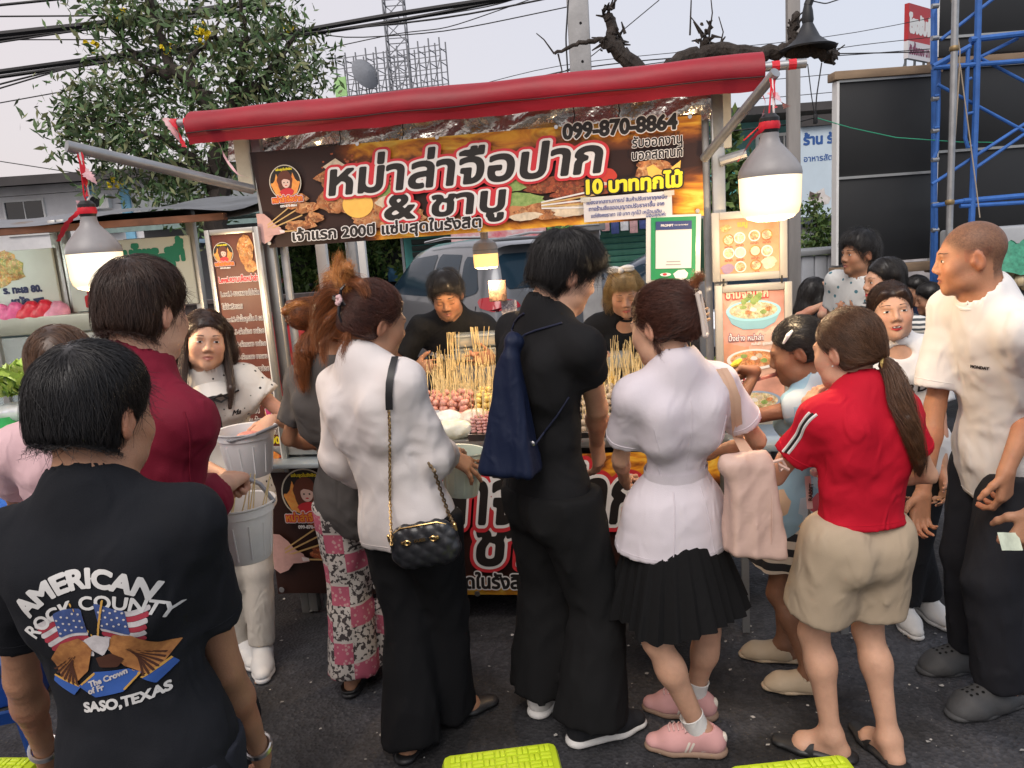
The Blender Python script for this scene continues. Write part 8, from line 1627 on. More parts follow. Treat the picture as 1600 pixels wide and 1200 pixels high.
sh_=path_on(s6,[W2(613+.1*(630-y),y,2.35)for y in(632,612,592,575,562)],nrm(A3(0,1,0)),.013)
st_=MB();vs=[]
for p in sh_:vs+=[tol(p+A3(-.011,0,0)),tol(p+A3(.011,-.0,.0))]
st_.add(vs,[(2*i,2*i+1,2*i+3,2*i+2)for i in range(len(sh_)-1)]);st_.build('shoulder_strap',BLACKP,t)
t=thing('bucket',W2(722,738,2.78),0,'pale green translucent bucket in the hand of the white shirt','bucket');t.rotation_euler=(0,.12,.2);bucket(t,.085,.17,mat('bucket_green',(.58,.66,.58),.35,var=.06,alpha=.9));MB().tube([(-.08,-.02,.07),(0,-.085,.04),(.085,-.02,.07)],.004,6).build('handle',WHITE,t)
ft=(g2(-.42,4.42),g2(-.24,4.42));hd=W2(698,462,4.10)
k=skel(hd,182,stand(ft,1.68,(0,-.02)),180,ft,1.68,True,hpitch=24,htilt=4,toes=(180,180),wl=W2(770,560,3.95),wr=W2(650,575,4.0),g=1.0)
r_=person('moustached vendor in a black tee looking down behind the counter',k['pelvis']);bd=body(r_,k,SK1,hf=.0034,must=.75,thin=.9);face(r_,bd,k,'down',browth=1.8,lip=(.26,.11,.09));hair(r_,k,'crop',HB,n=3000,h=.0065,vol=.8,step=.008,ns=7,lift=.012)
BT=cloth('black_tee2',(.012,.013,.015));s7=shirt(r_,k,BT,'shirt',.018,.62,.018,-.1,.010,.006);ribcollar(r_,k,BT,.064,.006);trousers(r_,k,cloth('black_trousers',(.012,.012,.014)),length=.95)
wtext(s7,k['neck']-k['sp']*.22+k['f']*.1-k['r']*-.05,-k['r'],k['sp'],'MALA SUKI',.22,PW1,.06)
ft=(g2(.04,2.62),g2(.19,2.41));hd=W2(884,428,2.46)
k=skel(hd,70,A3(.105,2.50,.905),56,ft,1.75,True,hpitch=20,htilt=4,toes=(30,72),wr=W2(932,692,2.70),wl=W2(800,720,2.85),hr=A3(.5,-.8,-.1),hl=A3(-.6,-.5,-.2),shw=.172)
r_=person('tall young man in black tee and wide black trousers, looking down right',k['pelvis'])
bd=body(r_,k,SK2,hf=.0034,hands=dict(r=dict(d=nrm(A3(.12,.35,-.9)),n=nrm(A3(-.8,.5,.1)),curl=(.25,.3,.35,.4),th=.3)),fine_hands='r',thin=.88);face(r_,bd,k,'down',browth=1.6,lip=(.36,.14,.11))
hair(r_,k,'short',HB,n=5600,h=.0055,vol=1.2,fringe=True,step=.0125,ns=10,lift=.008,low=-.066)
BS=cloth('black_soft',(.010,.010,.011),.9,bump=.004,bs=8);s8=shirt(r_,k,BS,'shirt',.010,.44,.014,-.06,.0085,.005);ribcollar(r_,k,BS,.062,.006);stitches(r_,k,s8,BS,-.06,.44)
trousers(r_,k,cloth('black_wide',(.008,.008,.0085),.92,bump=.007,bs=5),o=.02,wk=.088,wh=.122,length=.99,bag=.03,fold=.014,top=.0)
shw_,B=sneaker(r_,k,'r',mat('knit_black',(.012,.013,.016),.8,bump=.001,bs=300),mat('shoe_sole_white',(.66,.65,.63),.5))
sw=[(-.052,-.002),(-.03,-.016),(.0,-.012),(.03,.0),(.052,.020),(.02,.002),(-.012,-.004),(-.032,-.004),(-.040,.006)]
tt=k['tr'];sdv=np.cross(tt,UPZ);V,F=gridfill([(x*1.0,y*1.0)for x,y in sw],.003);wrap('swoosh_mark',V,F,WHI,shw_,shw_,B(.06,.0,.055),tt,UPZ,.2,.002)
for i in range(5):MB().tube(path_on(shw_,[B(.035+.017*i,x,.05)for x in(-.02,0,.02)],-UPZ,.002),.0028,5).build('lace',BLACKP,shw_)
sneaker(r_,k,'l',mat('shoe_white',(.62,.61,.59)),mat('shoe_sole_white',(.66,.65,.63)))
t=thing('drawstring_bag',W2(797,640,2.32),0,'navy drawstring bag on the back of the man in black','bag');t.rotation_euler=(0,rad(4),rad(-20))
def bagd(X,Y,Z):return .012*((1-np.abs(2*vnoise(X*16+Z*2.5+20,Y*8+3,Z*2.2+5)-1))-.5)*np.clip((Z+.26)*3,.35,1)+.006*((1-np.abs(2*vnoise(X*38+7,Y*20,Z*7+X*6)-1))-.5)
Pm=[RBox(A3(0,0,-.01),A3(.086,.058,.195),1.08,.34,.022,.03),Cone(A3(.0,.01,.17),A3(.005,.02,.205),.022,.030,.015)]
V,F=polyskin(Pm,.0055,(),bagd);npmesh('body',relax(V,F,1),F,cloth('navy_nylon',(.007,.012,.034),.5,bump=.003,bs=14),t)
inv=np.array(t.matrix_basis.inverted());tol=lambda p:tuple((inv@np.append(np.asarray(p),1))[:3])
for pts in([W2(800,532,2.33)]+path_on(s8,[W2(x,y,2.4)for x,y in((802,520),(806,508),(812,498),(820,490))],A3(0,1,0),.004),[W2(806,534,2.33)]+path_on(s8,[W2(x,y,2.4)for x,y in((822,522),(838,514),(856,508),(876,502))],A3(0,1,0),.004),[W2(832,700,2.30)]+path_on(s8,[W2(x,y,2.4)for x,y in((850,670),(868,640),(884,612))],A3(0,1,0),.004)):MB().tube([tol(p)for p in pts],.0032,6).build('cord',mat('cord_navy',(.012,.016,.04),.6),t)
MB().lathe(tol(W2(832,693,2.28)),[(.004,0),(.008,.001),(.004,.003)],12,(0,-1,0)).build('eyelet',STEEL,t)
ft=(g2(.52,4.30),g2(.68,4.30));hd=W2(976,458,4.03)
k=skel(hd,187,stand(ft,1.58,(0,-.02)),182,ft,1.58,False,hpitch=18,htilt=3,toes=(180,180),wl=W2(1040,590,3.85),wr=W2(915,560,3.9));r_=person('woman vendor with blonde fringe and white hair bow in a black tee',k['pelvis'])
bd=body(r_,k,SK2,hf=.0034,thin=.9);face(r_,bd,k,'down',brow=(.12,.07,.04),lip=(.45,.13,.11))
hair(r_,k,'long',HBL,n=3000,h=.0065,vol=1.0,part=(0,.02,.12),step=.014,ns=10,lift=.004,curtains=[([(.072,.01,.03),(.08,.0,-.05),(.078,-.01,-.11)],.026,.028,.022),([(-.072,.01,.03),(-.08,.0,-.05),(-.078,-.01,-.11)],.026,.028,.022)],tail=[dict(path=[(x,.055,.105),(x*1.15,.092,.07),(x*1.2,.094,.042)],w=.020,n=110,K=8,core=False,taper=(1,1,.8),frizz=.003)for x in(-.038,-.013,.013,.038)],low=.04)
T=lambda*p:k['head']+k['Rh']@A3(*p);bw=wput(MB().ball(tuple(T(.01,.02,.135)),.018,10,7).build('hair_bow',WHITE),r_)
for sg in(-1,1):
 for dz in(0,.018):MB().ball(tuple(T(.01+sg*.036,.015,.135+dz*.6)),.032,12,8,(1.1,.5,.42)).build('bow_loop',WHITE,bw)
s9=shirt(r_,k,BT,'shirt',.018,.62,.018,-.1,.010,.006,neckdrop=.02);ribcollar(r_,k,BT,.068,.006,.03);trousers(r_,k,cloth('black_trousers',(.012,.012,.014)),length=.95)
wtext(s9,k['neck']-k['sp']*.21+k['f']*.1,-k['r'],k['sp'],'MALA SUKI',.23,PW1,.06)
ft=(g2(.545,2.30),g2(.57,2.50));hd=W2(1034,510,2.34)
k=skel(hd,-42,A3(.50,2.40,.80),-14,ft,1.56,False,hpitch=10,toes=(-76,-70),wl=W2(975,745,2.62),wr=W2(1115,705,2.62),hl=A3(-.5,-.7,-.5),hr=A3(.9,-.6,-.4),g=.96,wf=.84,kn=dict(l=W2(1025,1000,2.28),r=W2(1105,985,2.46)))
r_=person('woman in a white belted blazer and black pleated skirt, big hair clip',k['pelvis']);bd=body(r_,k,SK2,hf=.0036,thin=.98);face(r_,bd,k,'down',lip=None)
hair(r_,k,'tied',HRD,n=4600,h=.0055,vol=.9,flowto=(.02,-.115,.05),step=.012,ns=10,low=-.05,lift=.005,extra=lambda T,Rh:[Ell(T(.012,-.085,.03),A3(.058,.042,.078),Rh,.03)],tail=[dict(path=[(.0,-.09,-.05),(.012,-.108,.02),(.02,-.112,.09),(.02,-.10,.125)],w=.024,n=420,m=HRD,curl=.4),dict(path=[(.02,-.12,.10),(.035,-.14,.13),(.05,-.13,.12)],w=.012,n=80,m=HAU,core=False,frizz=.008),dict(path=[(-.05,.0,-.02),(-.062,-.02,-.07),(-.055,-.03,-.10)],w=.006,n=40,core=False,frizz=.006)])
T=lambda*p:k['head']+k['Rh']@A3(*p);CRE=mat('clip_cream',(.58,.50,.44),.3,var=.05);cl=wput(MB().beam(T(-.006,-.146,.075),T(-.006,-.146,.074),.01,.01).build('hair_clip',CRE),r_)
c0=A3(.004,-.146,.012);corners=[c0+A3(dx,dy,dz)for dx,dy,dz in((-.017,-.008,.062),(.017,.006,.066),(.017,.006,-.058),(-.017,-.008,-.062))]
for i in range(4):MB().tube([T(*corners[i]),T(*(corners[i]+corners[(i+1)%4])/2+A3(0,-.003,0)),T(*corners[(i+1)%4])],.0062,8).build('clip_bar',CRE,cl)
for dz in(.012,-.004,-.02):MB().tube([T(.022,-.146,.014+dz),T(.045,-.142,.016+dz),T(.055,-.13,.014+dz)],.004,6).build('clip_tooth',mat('clip_gold',(.6,.38,.2),.3,metal=.6),cl)
MB().box(tuple(T(.066,-.122,.012)),(.016,.016,.034),bev=.003).build('clip_grip',CRE,cl)
BLZ=cloth('blazer_white',(.62,.57,.61),.75,var=.03,bump=.005,bs=8);s10=shirt(r_,k,BLZ,'blazer',.018,.66,.022,-.09,.0085,.0035,flare=.075,collar=.060)
nb,f,r,sp=k['neck'],k['f'],k['r'],k['sp']
wput(MB().grid(lambda u,v:tuple(nb+r*math.cos(-math.pi*1.06+math.pi*1.12*u)*(.060+.014*(1-v))+f*(math.sin(-math.pi*1.06+math.pi*1.12*u)*(.060+.018*(1-v))+.012)+sp*(-.012+.046*v)),24,4).build('collar',BLZ),r_)
stitches(r_,k,s10,BLZ,-.09,.66);wz=k['pelvis']+sp*k['L']*.34;dirs=[(math.cos(a),math.sin(a))for a in np.linspace(0,6.283,49)[:-1]];ring=[]
for ca,sa in dirs:
 d=r*ca+f*sa;h_=onsurf(s10,wz+d*.5,-d);ring.append((np.array(h_[0])+d*.004)if h_[0]is not None else wz+d*.14)
belt=MB();n_=len(ring);vs=[]
for p in ring:vs+=[tuple(p-sp*.017),tuple(p+sp*.017)]
belt.add(vs,[(2*i,2*((i+1)%n_),2*((i+1)%n_)+1,2*i+1)for i in range(n_)]);wput(belt.build('belt',BLZ),r_)
bk_=-f;seam(r_,None,path_on(s10,[nb-sp*t for t in np.linspace(.06,.30,14)],f,.0005),.0013,BLZ)
for sg in(-1,1):seam(r_,None,path_on(s10,[k['s'+('l' if sg<0 else 'r')]*(1-t)+(wz+r*sg*.07)*t for t in np.linspace(.25,1,12)],f,.0005),.0014,BLZ);seam(r_,None,path_on(s10,[wz+r*sg*(.045+.03*t)-sp*(.03+.24*t)for t in np.linspace(0,1,10)],f,.0008),.0022,BLZ)
skirt(r_,k,cloth('black_pleat',(.006,.006,.0065),.95,bump=.002),top=-.04,length=.28,r0=.150,r1=.262,pleats=26,amp=.012)
for c,rr_ in(('l',1),('r',0)):
 sh,B=sneaker(r_,k,c,mat('suede_pink',(.56,.30,.29),.85,var=.08),mat('sole_gum',(.26,.17,.12),.6));A=k['a'+c]
 wput(MB().lathe(tuple(A-UPZ*.012),[(.044,-.03),(.042,.0),(.0395,.03),(.0395,.07),(.041,.085),(.039,.087),(.034,.07)],20,nrm(k['k'+c]-A)).build('sock',cloth('sock_white',(.66,.65,.62),.9)),r_)
 t0=k['t'+c]
 for j in range(2):V,F=gridfill([(.035+.014*j,.024),(.043+.014*j,.024),(.026+.014*j,.066),(.018+.014*j,.066)],.003);wrap('stripe',V,F,mat('stripe_cream',(.66,.60,.52),.7),sh,sh,B(0,0,0),t0,UPZ,.2,.0015);wrap('stripe',[(-x,y)for x,y in V],[tuple(reversed(q))for q in F],MATS['stripe_cream'],sh,sh,B(0,0,0),-t0,UPZ,.2,.0015)
 for i in range(6):MB().tube(path_on(sh,[B(.030+.016*i+.006*(1-abs(x)/.022),x,.05)for x in(-.024,-.012,0,.012,.024)],-UPZ,.0025),.0034,5).build('lace',mat('lace_pink',(.60,.40,.38),.8),sh)
 for sx in(-1,1):MB().tube(path_on(sh,[B(.035+a,sx*b,.05)for a,b in((0,0),(-.004,.015),(.004,.03),(.016,.034),(.018,.02),(.006,.004))],-UPZ,.006),.0032,5).build('lace',MATS['lace_pink'],sh)
 MB().box(tuple(B(-.075,0,.07)),(.03,.03,.03),bev=.01).build('heel_tab',MATS['stripe_cream'],sh)
t=thing('shoulder_bag',W2(1165,778,2.26),0,'soft blush pink shoulder bag hanging at the white blazer','bag');t.rotation_euler=(rad(0),rad(10),rad(8))
PKB=mat('blush_leather',(.52,.36,.30),.5,var=.06,vs=5,bump=.004,bs=16)
class Sh(RBox):
 def d(s,X,Y,Z):return RBox.d(s,X+.22*(Z-.0),Y,Z)
Pm=[Sh(A3(.02,0,-.03),A3(.088,.050,.150),1.05,.72,.016,.02),Cone(A3(-.07,0,.10),A3(.03,0,.125),.034,.030,.03,(A3(0,1,0),.8))];Pm[0].lo=Pm[0].lo-.05;Pm[0].hi=Pm[0].hi+.05
V,F=polyskin(Pm,.0065,(),[folds(.012,12,(-.2,.1,1),.25,3.3),folds(.006,22,(.6,.1,1),.3,5.3)]);npmesh('body',relax(V,F,1),F,PKB,t)
MB().tube([(.055,-.02,.125),(.06,-.05,.02),(.075,-.055,-.08),(.085,-.045,-.15)],.0022,5).build('seam',PKB,t)
inv=np.array(t.matrix_basis.inverted());tol=lambda p:tuple((inv@np.append(np.asarray(p),1))[:3])
for px_,dz in(((1170,722),0),((1176,720),.012)):
 pts=[W2(*px_,2.24)]+path_on(s10,[W2(x,y,2.3)for x,y in((1160,690),(1150,655),(1140,620),(1130,592),(1122,578))],A3(0,1,0),.006+dz*.3);mb=MB();vs=[]
 for p in pts:vs+=[tol(p+A3(-.010+dz,0,0)),tol(p+A3(.010+dz,-.002,0))]
 mb.add(vs,[(2*i,2*i+1,2*i+3,2*i+2)for i in range(len(pts)-1)]);mb.build('strap',mat('strap_blush',(.58,.38,.27),.5),t)
MB().tube([(.05,-.02,.12),(.085,-.025,.135),(.10,-.025,.115),(.085,-.025,.10),(.075,-.025,.12),(.11,-.03,.105)],.006,6).build('knotted_tie',PKB,t)
ft=(g2(1.03,2.60),g2(1.01,2.82));hd=W2(1247,548,2.66)
k=skel(hd,-68,A3(1.03,2.74,.70),-45,ft,1.38,False,hpitch=16,toes=(-76,-72),wl=W2(1182,580,2.70),wr=W2(1205,762,2.78),hl=A3(-.1,-.5,-1),hr=A3(.6,-.2,-.8),hs=.95,g=.94,shw=.14)
r_=person('child in a pale blue top and striped skirt reaching to the menu board',k['pelvis']);bd=body(r_,k,SK3,hf=.0036,hands=dict(l=dict(d=nrm(A3(-.95,.1,.15)),n=nrm(A3(.1,-.5,-1)),curl=(.35,.5,.6,.65),th=.5)),fine_hands='l',bare_feet=True,thin=.85);face(r_,bd,k,'down',lip=(.3,.1,.08))
hair(r_,k,'tied',HB,n=2600,vol=.5,flowto=(.03,-.11,.0),step=.011,ns=8,low=-.05,bun=((.02,-.105,.01),.03));T=lambda*p:k['head']+k['Rh']@(A3(*p)*.95)
wput(MB().tube([T(-.084,.035,.052),T(-.090,.012,.075),T(-.084,-.008,.088)],[.004,.008,.004],8).build('hair_clip',WHITE),r_)
BLT=mat('art_tee',(.26,.42,.52),.8,var=.1,vs=10);n,l=BLT.node_tree.nodes,BLT.node_tree.links;b=n['Principled BSDF'];tx=n.new('ShaderNodeTexCoord');v=n.new('ShaderNodeTexVoronoi');v.inputs['Scale'].default_value=17;l.new(tx.outputs['Object'],v.inputs[0]);rp=n.new('ShaderNodeValToRGB');rp.color_ramp.interpolation='CONSTANT';l.new(v.outputs['Color'],rp.inputs[0]);e=rp.color_ramp.elements
for p_,c in((.0,(.26,.42,.52)),(.45,(.42,.5,.55)),(.6,(.5,.10,.12)),(.68,(.26,.42,.52)),(.8,(.6,.42,.28)),(.88,(.10,.12,.25)),(.93,(.35,.48,.58))):
 if p_==0:e[0].color=c+(1,)
 else:q=e.new(p_);q.color=c+(1,)
l.new(rp.outputs[0],b.inputs['Base Color']);shirt(r_,k,BLT,'top',.016,.12,.012,-.10,.009,.006,flare=.03,collar=.07)
SKT=mat('striped_skirt',(.55,.48,.38),.8,var=.05);n,l=SKT.node_tree.nodes,SKT.node_tree.links;b=n['Principled BSDF'];tx=n.new('ShaderNodeTexCoord');wv=n.new('ShaderNodeTexWave');wv.bands_direction='Z';wv.inputs['Scale'].default_value=5.2;wv.inputs['Distortion'].default_value=.6;l.new(tx.outputs['Object'],wv.inputs[0]);rp=n.new('ShaderNodeValToRGB');rp.color_ramp.interpolation='CONSTANT';rp.color_ramp.elements[0].color=(.02,.02,.022,1);rp.color_ramp.elements[1].position=.5;rp.color_ramp.elements[1].color=(.58,.50,.40,1);l.new(wv.outputs['Fac'],rp.inputs[0]);l.new(rp.outputs[0],b.inputs['Base Color'])
skirt(r_,k,SKT,top=-.05,length=.19,r0=.17,r1=.205,pleats=7,amp=.006,hemw=.012)
SLD=mat('slide_cream',(.48,.38,.26),.6,var=.06,bump=.0008,bs=200)
for c in 'lr':slipper(r_,k,c,SLD,'slide',strap=(.02,.13),bulk=.004,heel=False)
tag(MB().tube([W2(1142,572,2.69),W2(1150,568,2.69),W2(1158,562,2.70)],[.006,.012,.006],8).build('yellow_clip',mat('clip_yellow',(.75,.58,.05),.4)),'small yellow clip pinched in the hand of the child','clip')
ft=(g2(.955,2.24),g2(1.125,2.20));hd=W2(1323,547,2.30)
k=skel(hd,-33,A3(1.035,2.24,.765),-14,ft,1.50,False,hpitch=10,toes=(-60,-10),wl=W2(1262,660,2.44),wr=W2(1345,745,2.5),hl=A3(-.8,-.4,-.9),hr=A3(.8,-.5,-.5),g=1.0,wf=1.28)
r_=person('woman with a brown ponytail in a red tee and beige shorts',k['pelvis']);bd=body(r_,k,SK2,hf=.0036,hands=dict(l=dict(d=nrm(A3(.12,.05,1)),n=nrm(A3(.9,.3,-.1)),curl=(.35,.45,.5,.55),th=.4)),fine_hands='l',bare_feet=True);face(r_,bd,k,'open',lip=None)
HRT=dict(n=4600,h=.0055,vol=.6,flowto=(.012,-.098,-.045),step=.012,ns=10,low=-.06,lift=.003,taper=0)
T=lambda*p:k['head']+k['Rh']@A3(*p);wput(MB().tube([T(.014+.018*math.cos(a),-.108-.006*math.sin(a)*0,-.05+.018*math.sin(a))for a in np.linspace(0,6.28,16)],.0055,6).build('hair_tie',mat('tie_yellow',(.62,.45,.15),.6)),r_)
for sx in(-1,):wput(MB().ball(tuple(T(sx*.086,-.004,-.038)),.0035,8,5).build('earring',STEEL),r_)
HRT.pop('taper');RED=cloth('red_tee',(.46,.006,.022),.8,var=.05,bump=.006,bs=9);s12=shirt(r_,k,RED,'shirt',.026,.60,.019,.035,.0085,.007);ribcollar(r_,k,RED,.060,.006);T=lambda*p:k['head']+k['Rh']@A3(*p);tw_=[T(.012,-.10,-.045),T(.02,-.125,-.065)]+path_on(s12,[W2(x,y,2.3)for x,y in((1366,612),(1374,640),(1381,668),(1388,695),(1394,722))],A3(0,1,0),.022);hair(r_,k,'tied',HBR,tail=[dict(path=tw_,world=True,w=.033,n=1000,K=14,m=HBR,curl=.3,taper=(.5,1.1,.4))],**HRT)
for off,m_ in((-.010,WHI),(.0,BLKI),(.010,WHI)):seam(r_,s12,path_on(s12,[k['sl']*(1-t)+k['el']*t-k['f']*(.012+off)for t in np.linspace(-.05,.58,14)],nrm(k['r']*.9+k['f']*.25-UPZ*.25),.001),.0042,m_,'sleeve_stripe')
stitches(r_,k,s12,RED,.035,.60);KHK=cloth('khaki',(.40,.32,.23),.8,var=.04,bump=.006,bs=10);trousers(r_,k,KHK,'shorts',.014,wk=.118,length=-.26,bag=.045,fold=.008,top=.07,h=.0095)
for c in 'lr':
 so,B=slipper(r_,k,c,BLACKP,over=False);MB().grid(lambda u,v:tuple(B(.055+.05*v,.052*math.cos(math.pi*u),.012+.050*math.sin(math.pi*u)-.010*v)),14,3).build('strap',BLACKP,so);MB().tube([B(.07+.02*math.cos(a),.012+.014*math.sin(a),.062-.004*math.cos(a))for a in np.linspace(0,6.28,16)],.0032,5).build('buckle',STEEL,so)
 MB().tube([B(-.03,-.038,.02),B(-.052,-.0,.055),B(-.03,.038,.02)],.006,6).build('heel_strap',BLACKP,so)
t=thing('lanyard',W2(1262,790,2.38),0,'pink lanyard with key card hanging beside the beige shorts','lanyard');MB().grid(lambda u,v:((u-.5)*.02+.006*v,-.004*v,.10-.11*v),2,6).build('band',mat('lanyard_pink',(.58,.42,.40),.7),t);V,F=text2d('RABBIT',width=.06,bold=.04);flat('lettering',V,F,BLKI,t,A3(.010,-.008,.02),A3(.06,0,.99),A3(-1,0,0),.004)
MB().tube([(.003,-.004,-.01),(.008,-.004,-.028),(.0,-.004,-.04),(.003,-.004,-.01)],.0025,5).build('hook',STEEL,t);MB().box((-.006,-.004,-.095),(.036,.003,.095),Matrix.Rotation(.25,3,'Y'),bev=.002).build('card_holder',mat('card_cream',(.55,.48,.40),.4,var=.3,vs=40),t)
MB().ball((.018,-.008,.115),.014,10,7).build('charm',mat('charm_pink',(.6,.45,.45),.4),t)
ft=(g2(1.63,2.43),g2(1.68,2.68));hd=W2(1516,402,2.50)
k=skel(hd,-70,A3(1.70,2.58,.875),-94,ft,1.70,True,hpitch=6,toes=(-104,-96),wl=W2(1572,735,2.36),wr=W2(1442,770,2.6),g=1.06,shw=.172,hl=A3(.7,.5,0),hr=A3(.2,.8,0))
r_=person('balding man with shaved head in a loose white tee and dark trousers',k['pelvis']);bd=body(r_,k,SK4,hf=.0034,hands=dict(l=dict(d=nrm(A3(-.05,-.05,-1)),n=nrm(A3(-.5,.85,0)),curl=(.45,.5,.55,.6),th=.3)),fine_hands='l',stubble=.58,jaw=1.12,chin=.9,thin=.9);face(r_,bd,k,'open',browth=1.3,lip=(.27,.10,.07))
WT=cloth('white_tee',(.70,.69,.68),.85,var=.03,bump=.010,bs=6);s13=shirt(r_,k,WT,'shirt',.026,.80,.028,-.12,.009,.007,flare=.02,collar=.068);ribcollar(r_,k,WT,.070,.008,.02)
nb,f,r,sp=k['neck'],k['f'],k['r'],k['sp'];n_=nrm(f-r*.75);ux_=np.cross(UPZ,n_);wtext(s13,nb-sp*.195+n_*.1,ux_,UPZ,'MONDAY',.062,BLKI,.06,slant=.2);V,F=gridfill([(-.03,-.020),(.03,-.020),(.03,-.0182),(-.03,-.0182)],.003);wrap('print_line',V,F,BLKI,s13,s13,nb-sp*.195+n_*.1,ux_,UPZ,.25,.002)
stitches(r_,k,s13,WT,-.12,.80);trousers(r_,k,cloth('charcoal_joggers',(.018,.019,.024),.9,bump=.007,bs=6),o=.02,wk=.088,wh=.078,length=.97,bag=.03,fold=.012)
CRO=mat('clog_grey',(.055,.056,.058),.65,var=.15,vs=12,bump=.0006,bs=200)
for c in 'lr':slipper(r_,k,c,CRO,'clog',strap=(.05,.13),bulk=.010,holes=True)
ft=(g2(1.60,3.05),g2(1.73,3.10));hd=W2(1392,487,3.14)
k=skel(hd,196,stand(ft,1.47,(.0,.04)),190,ft,1.47,False,hpitch=-6,htilt=4,toes=(185,175),wl=W2(1475,740,3.0),wr=W2(1380,740,3.0));r_=person('smiling woman facing us in a white tee with black serif letters',k['pelvis'])
bd=body(r_,k,SK2,hf=.0032,thin=.9);face(r_,bd,k,'open',mouth='open',lip=(.46,.05,.05),look=.001)
hair(r_,k,'tied',HD,n=2600,vol=.5,flowto=(0,-.11,-.03),step=.011,ns=9,low=-.05,extra=lambda T,Rh:[Cone(T(.035,.068,.075),T(.074,.03,-.02),.014,.010,.02),Cone(T(-.035,.068,.075),T(-.074,.03,-.02),.016,.012,.02)])
WT2=cloth('white_tee2',(.68,.67,.66),.85,var=.03,bump=.006,bs=9);s14=shirt(r_,k,WT2,'shirt',.024,.75,.026,-.12,.010,.008,neckdrop=.012);wtext(s14,k['neck']-k['sp']*.195+k['f']*.1+k['r']*.0,-k['r'],k['sp'],'MARDI',.20,BLKI,.03,slant=.12,track=.15)
trousers(r_,k,cloth('black_trousers',(.012,.012,.014)),length=.93)
for c in 'lr':sneaker(r_,k,c,mat('shoe_white',(.62,.61,.59)),mat('shoe_sole_white',(.66,.65,.63)))
ft=(g2(1.98,4.15),g2(2.12,4.2));hd=W2(1381,440,4.1);k=skel(hd,-92,A3(2.06,4.2,.78),-100,ft,1.50,False,toes=(-100,-100),hpitch=0,wl=W2(1440,560,4.0));r_=person('pale woman in profile with loose black hair and a striped top',k['pelvis']);bd=body(r_,k,SK2,hf=.0036,h=.016,thin=.9);face(r_,bd,k,'open',lip=(.5,.05,.06))
hair(r_,k,'long',HB,n=2200,vol=1.0,step=.017,ns=12,curtains=[([(.05,-.05,.04),(.06,-.07,-.06),(.055,-.08,-.2)],.05,.05,.04),([(-.07,-.03,.03),(-.075,-.05,-.07),(-.07,-.06,-.2)],.03,.032,.03)],low=.5)
STP=mat('stripes',(.6,.6,.58),.8,var=.03);n,l=STP.node_tree.nodes,STP.node_tree.links;b=n['Principled BSDF'];tx=n.new('ShaderNodeTexCoord');wv=n.new('ShaderNodeTexWave');wv.bands_direction='Z';wv.inputs['Scale'].default_value=13;wv.inputs['Distortion'].default_value=1.5;l.new(tx.outputs['Object'],wv.inputs[0]);rp=n.new('ShaderNodeValToRGB');rp.color_ramp.elements[0].position=.45;rp.color_ramp.elements[0].color=(.05,.06,.07,1);rp.color_ramp.elements[1].position=.55;rp.color_ramp.elements[1].color=(.6,.6,.58,1);l.new(wv.outputs['Fac'],rp.inputs[0]);l.new(rp.outputs[0],b.inputs['Base Color']);shirt(r_,k,STP,'top',.02,.9,.02,-.1,.012,.006);trousers(r_,k,MATS['black_trousers'],length=.93,h=.014)
ft=(g2(1.98,4.75),g2(2.12,4.8));hd=W2(1342,397,4.6);k=skel(hd,-102,A3(2.08,4.75,.83),-120,ft,1.62,True,toes=(-120,-120),wl=W2(1330,500,4.4),hl=A3(.5,.5,-.5));r_=person('young man with swept black hair in a patterned white shirt, far right',k['pelvis']);bd=body(r_,k,SK1,hf=.0036,h=.016,thin=.9);face(r_,bd,k,'open',browth=1.6,lip=(.3,.12,.10));hair(r_,k,'short',HB,n=2600,vol=1.7,fade=True,step=.009,ns=8,lift=.012)
PAT=dotmat('leaf_print_shirt',(.6,.62,.62),(.08,.2,.25),22,.25,1.0);shirt(r_,k,PAT,'shirt',.02,.6,.02,-.1,.012,.006);trousers(r_,k,MATS['black_trousers'],length=.95,h=.014)
BLS=foodmat('batik_sleeve',[(.03,.2,.6),(.08,.35,.75),(.6,.25,.45),(.02,.05,.2)],26);a,e=k['sl'],k['el'];V,F=polyskin([Cone(a,a+(e-a)*.7,.068,.072,.02,flat=True)],.01);wput(npmesh('sleeve',V,F,BLS),r_)
def seated(hp,Y,face_,label,hm,top,sk=SK2,hairlong=True,hs=1.,wl=None,wr=None,legs=True,cap=False):
 hd=W2(*hp,Y);f=fd(face_);pv=A3(hd[0]-f[0]*.06,hd[1]-f[1]*.06,hd[2]-.62);ft=(g2(*(pv[:2]+f[:2]*.42-fd(face_+90)[:2]*.09)),g2(*(pv[:2]+f[:2]*.42+fd(face_+90)[:2]*.09)))
 k=skel(hd,face_,pv,face_,ft,1.55,False,hpitch=10,toes=(face_,face_),wl=wl,wr=wr,hs=hs);r_=person(label,k['pelvis']);bd=body(r_,k,sk,hf=.0045,h=.016,thin=.9);face(r_,bd,k,'down',lip=(.4,.12,.1))
 if hairlong:hair(r_,k,'long',hm,n=1500,vol=1.1,step=.02,ns=13,curtains=[([(.07,-.02,.03),(.08,-.04,-.07),(.075,-.06,-.24)],.032,.036,.034),([(-.07,-.02,.03),(-.08,-.04,-.07),(-.075,-.06,-.24)],.032,.036,.034),([(0,-.08,.0),(0,-.09,-.12),(0,-.085,-.26)],.06,.065,.06)],low=.5,r=.0008)
 else:hair(r_,k,'short',hm,n=900,vol=1.2)
 shirt(r_,k,top,'top',.02,.6,.02,-.08,.013,.006);trousers(r_,k,MATS['black_trousers'],length=.9,h=.016);return k,r_
seated((1273,462),5.5,70,'seated woman with very long straight black hair beside the grey post',HB,cloth('dark_top',(.02,.02,.025)),wl=W2(1300,470,5.3),wr=W2(1296,462,5.3))
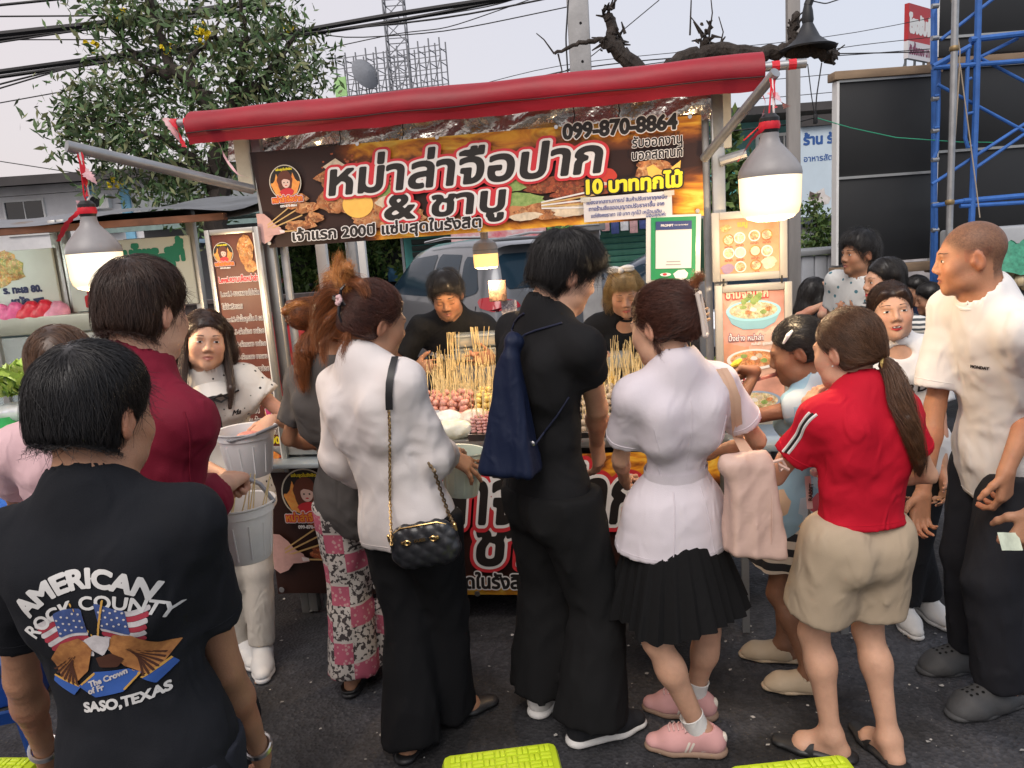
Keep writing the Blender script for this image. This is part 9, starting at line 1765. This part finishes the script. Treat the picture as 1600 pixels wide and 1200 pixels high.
k,r_=seated((1452,468),6.1,-80,'person in black sitting in the shade under the black panels',HB,cloth('dark_top',(.02,.02,.025)),SK1,False,wl=W2(1485,480,5.8))
k,r_=seated((1432,455),6.6,-100,'person in a dark cap sitting farther under the black panels',HB,cloth('navy_top',(.02,.03,.07)),SK1,False)
for x_,y_,lb in((1.70,5.45,'low black stool under the seated woman with long hair'),(3.28,6.15,'low black stool under the person in black'),(3.45,6.75,'low black stool under the person in the cap')):stool((x_,y_,0),0,lb,BLACKP,False,.42)
ft=(g2(1.52,1.80),g2(1.66,1.86));k=skel(A3(1.62,1.80,1.45),-60,A3(1.60,1.83,.82),-60,ft,1.58,False,toes=(-60,-60),wl=W2(1622,798,1.84),wr=A3(1.75,2.05,.85),hl=A3(.9,-.4,.2));k['wr']=A3(1.75,2.05,.85);k['er']=A3(1.8,1.95,1.1);r_=person('person at the right edge holding out a banknote, only the arm in view',k['pelvis']);bd=body(r_,k,SK1,hands=dict(l=dict(d=nrm(A3(-.35,.05,-.9)),n=nrm(A3(.2,.9,-.2)),curl=(.5,.55,.6,.6),th=.6)),fine_hands='l',hf=.006,thin=.9);hair(r_,k,'long',HD,n=800,vol=.8,low=.0);shirt(r_,k,cloth('navy_top',(.02,.03,.07)),'shirt',.018,.6,.018,-.1,.011,.006);trousers(r_,k,MATS['black_trousers'],length=.95,h=.014)
w=k['wl'];d=nrm(k['wl']-k['el']);x=nrm(np.cross(d,UPZ));y=np.cross(d,x);wput(MB().tube([w-d*.004+(x*math.cos(a)+y*math.sin(a))*.028 for a in np.linspace(0,6.28,20)],.004,6).build('wristband',BLACKP),r_)
c_=W2(1578,846,1.82);t=thing('banknote',tuple(c_),0,'pale folded banknote pinched at the right edge of the photo','banknote');t.rotation_euler=(rad(62),rad(12),rad(20));MB().grid(lambda u,v:((u-.5)*.075,(v-.5)*.045,.002*math.sin(u*7)),8,3).build('note',mat('note_green',(.52,.58,.46),.7,var=.15,vs=40),t)
bpy.data.objects.remove(_tob)
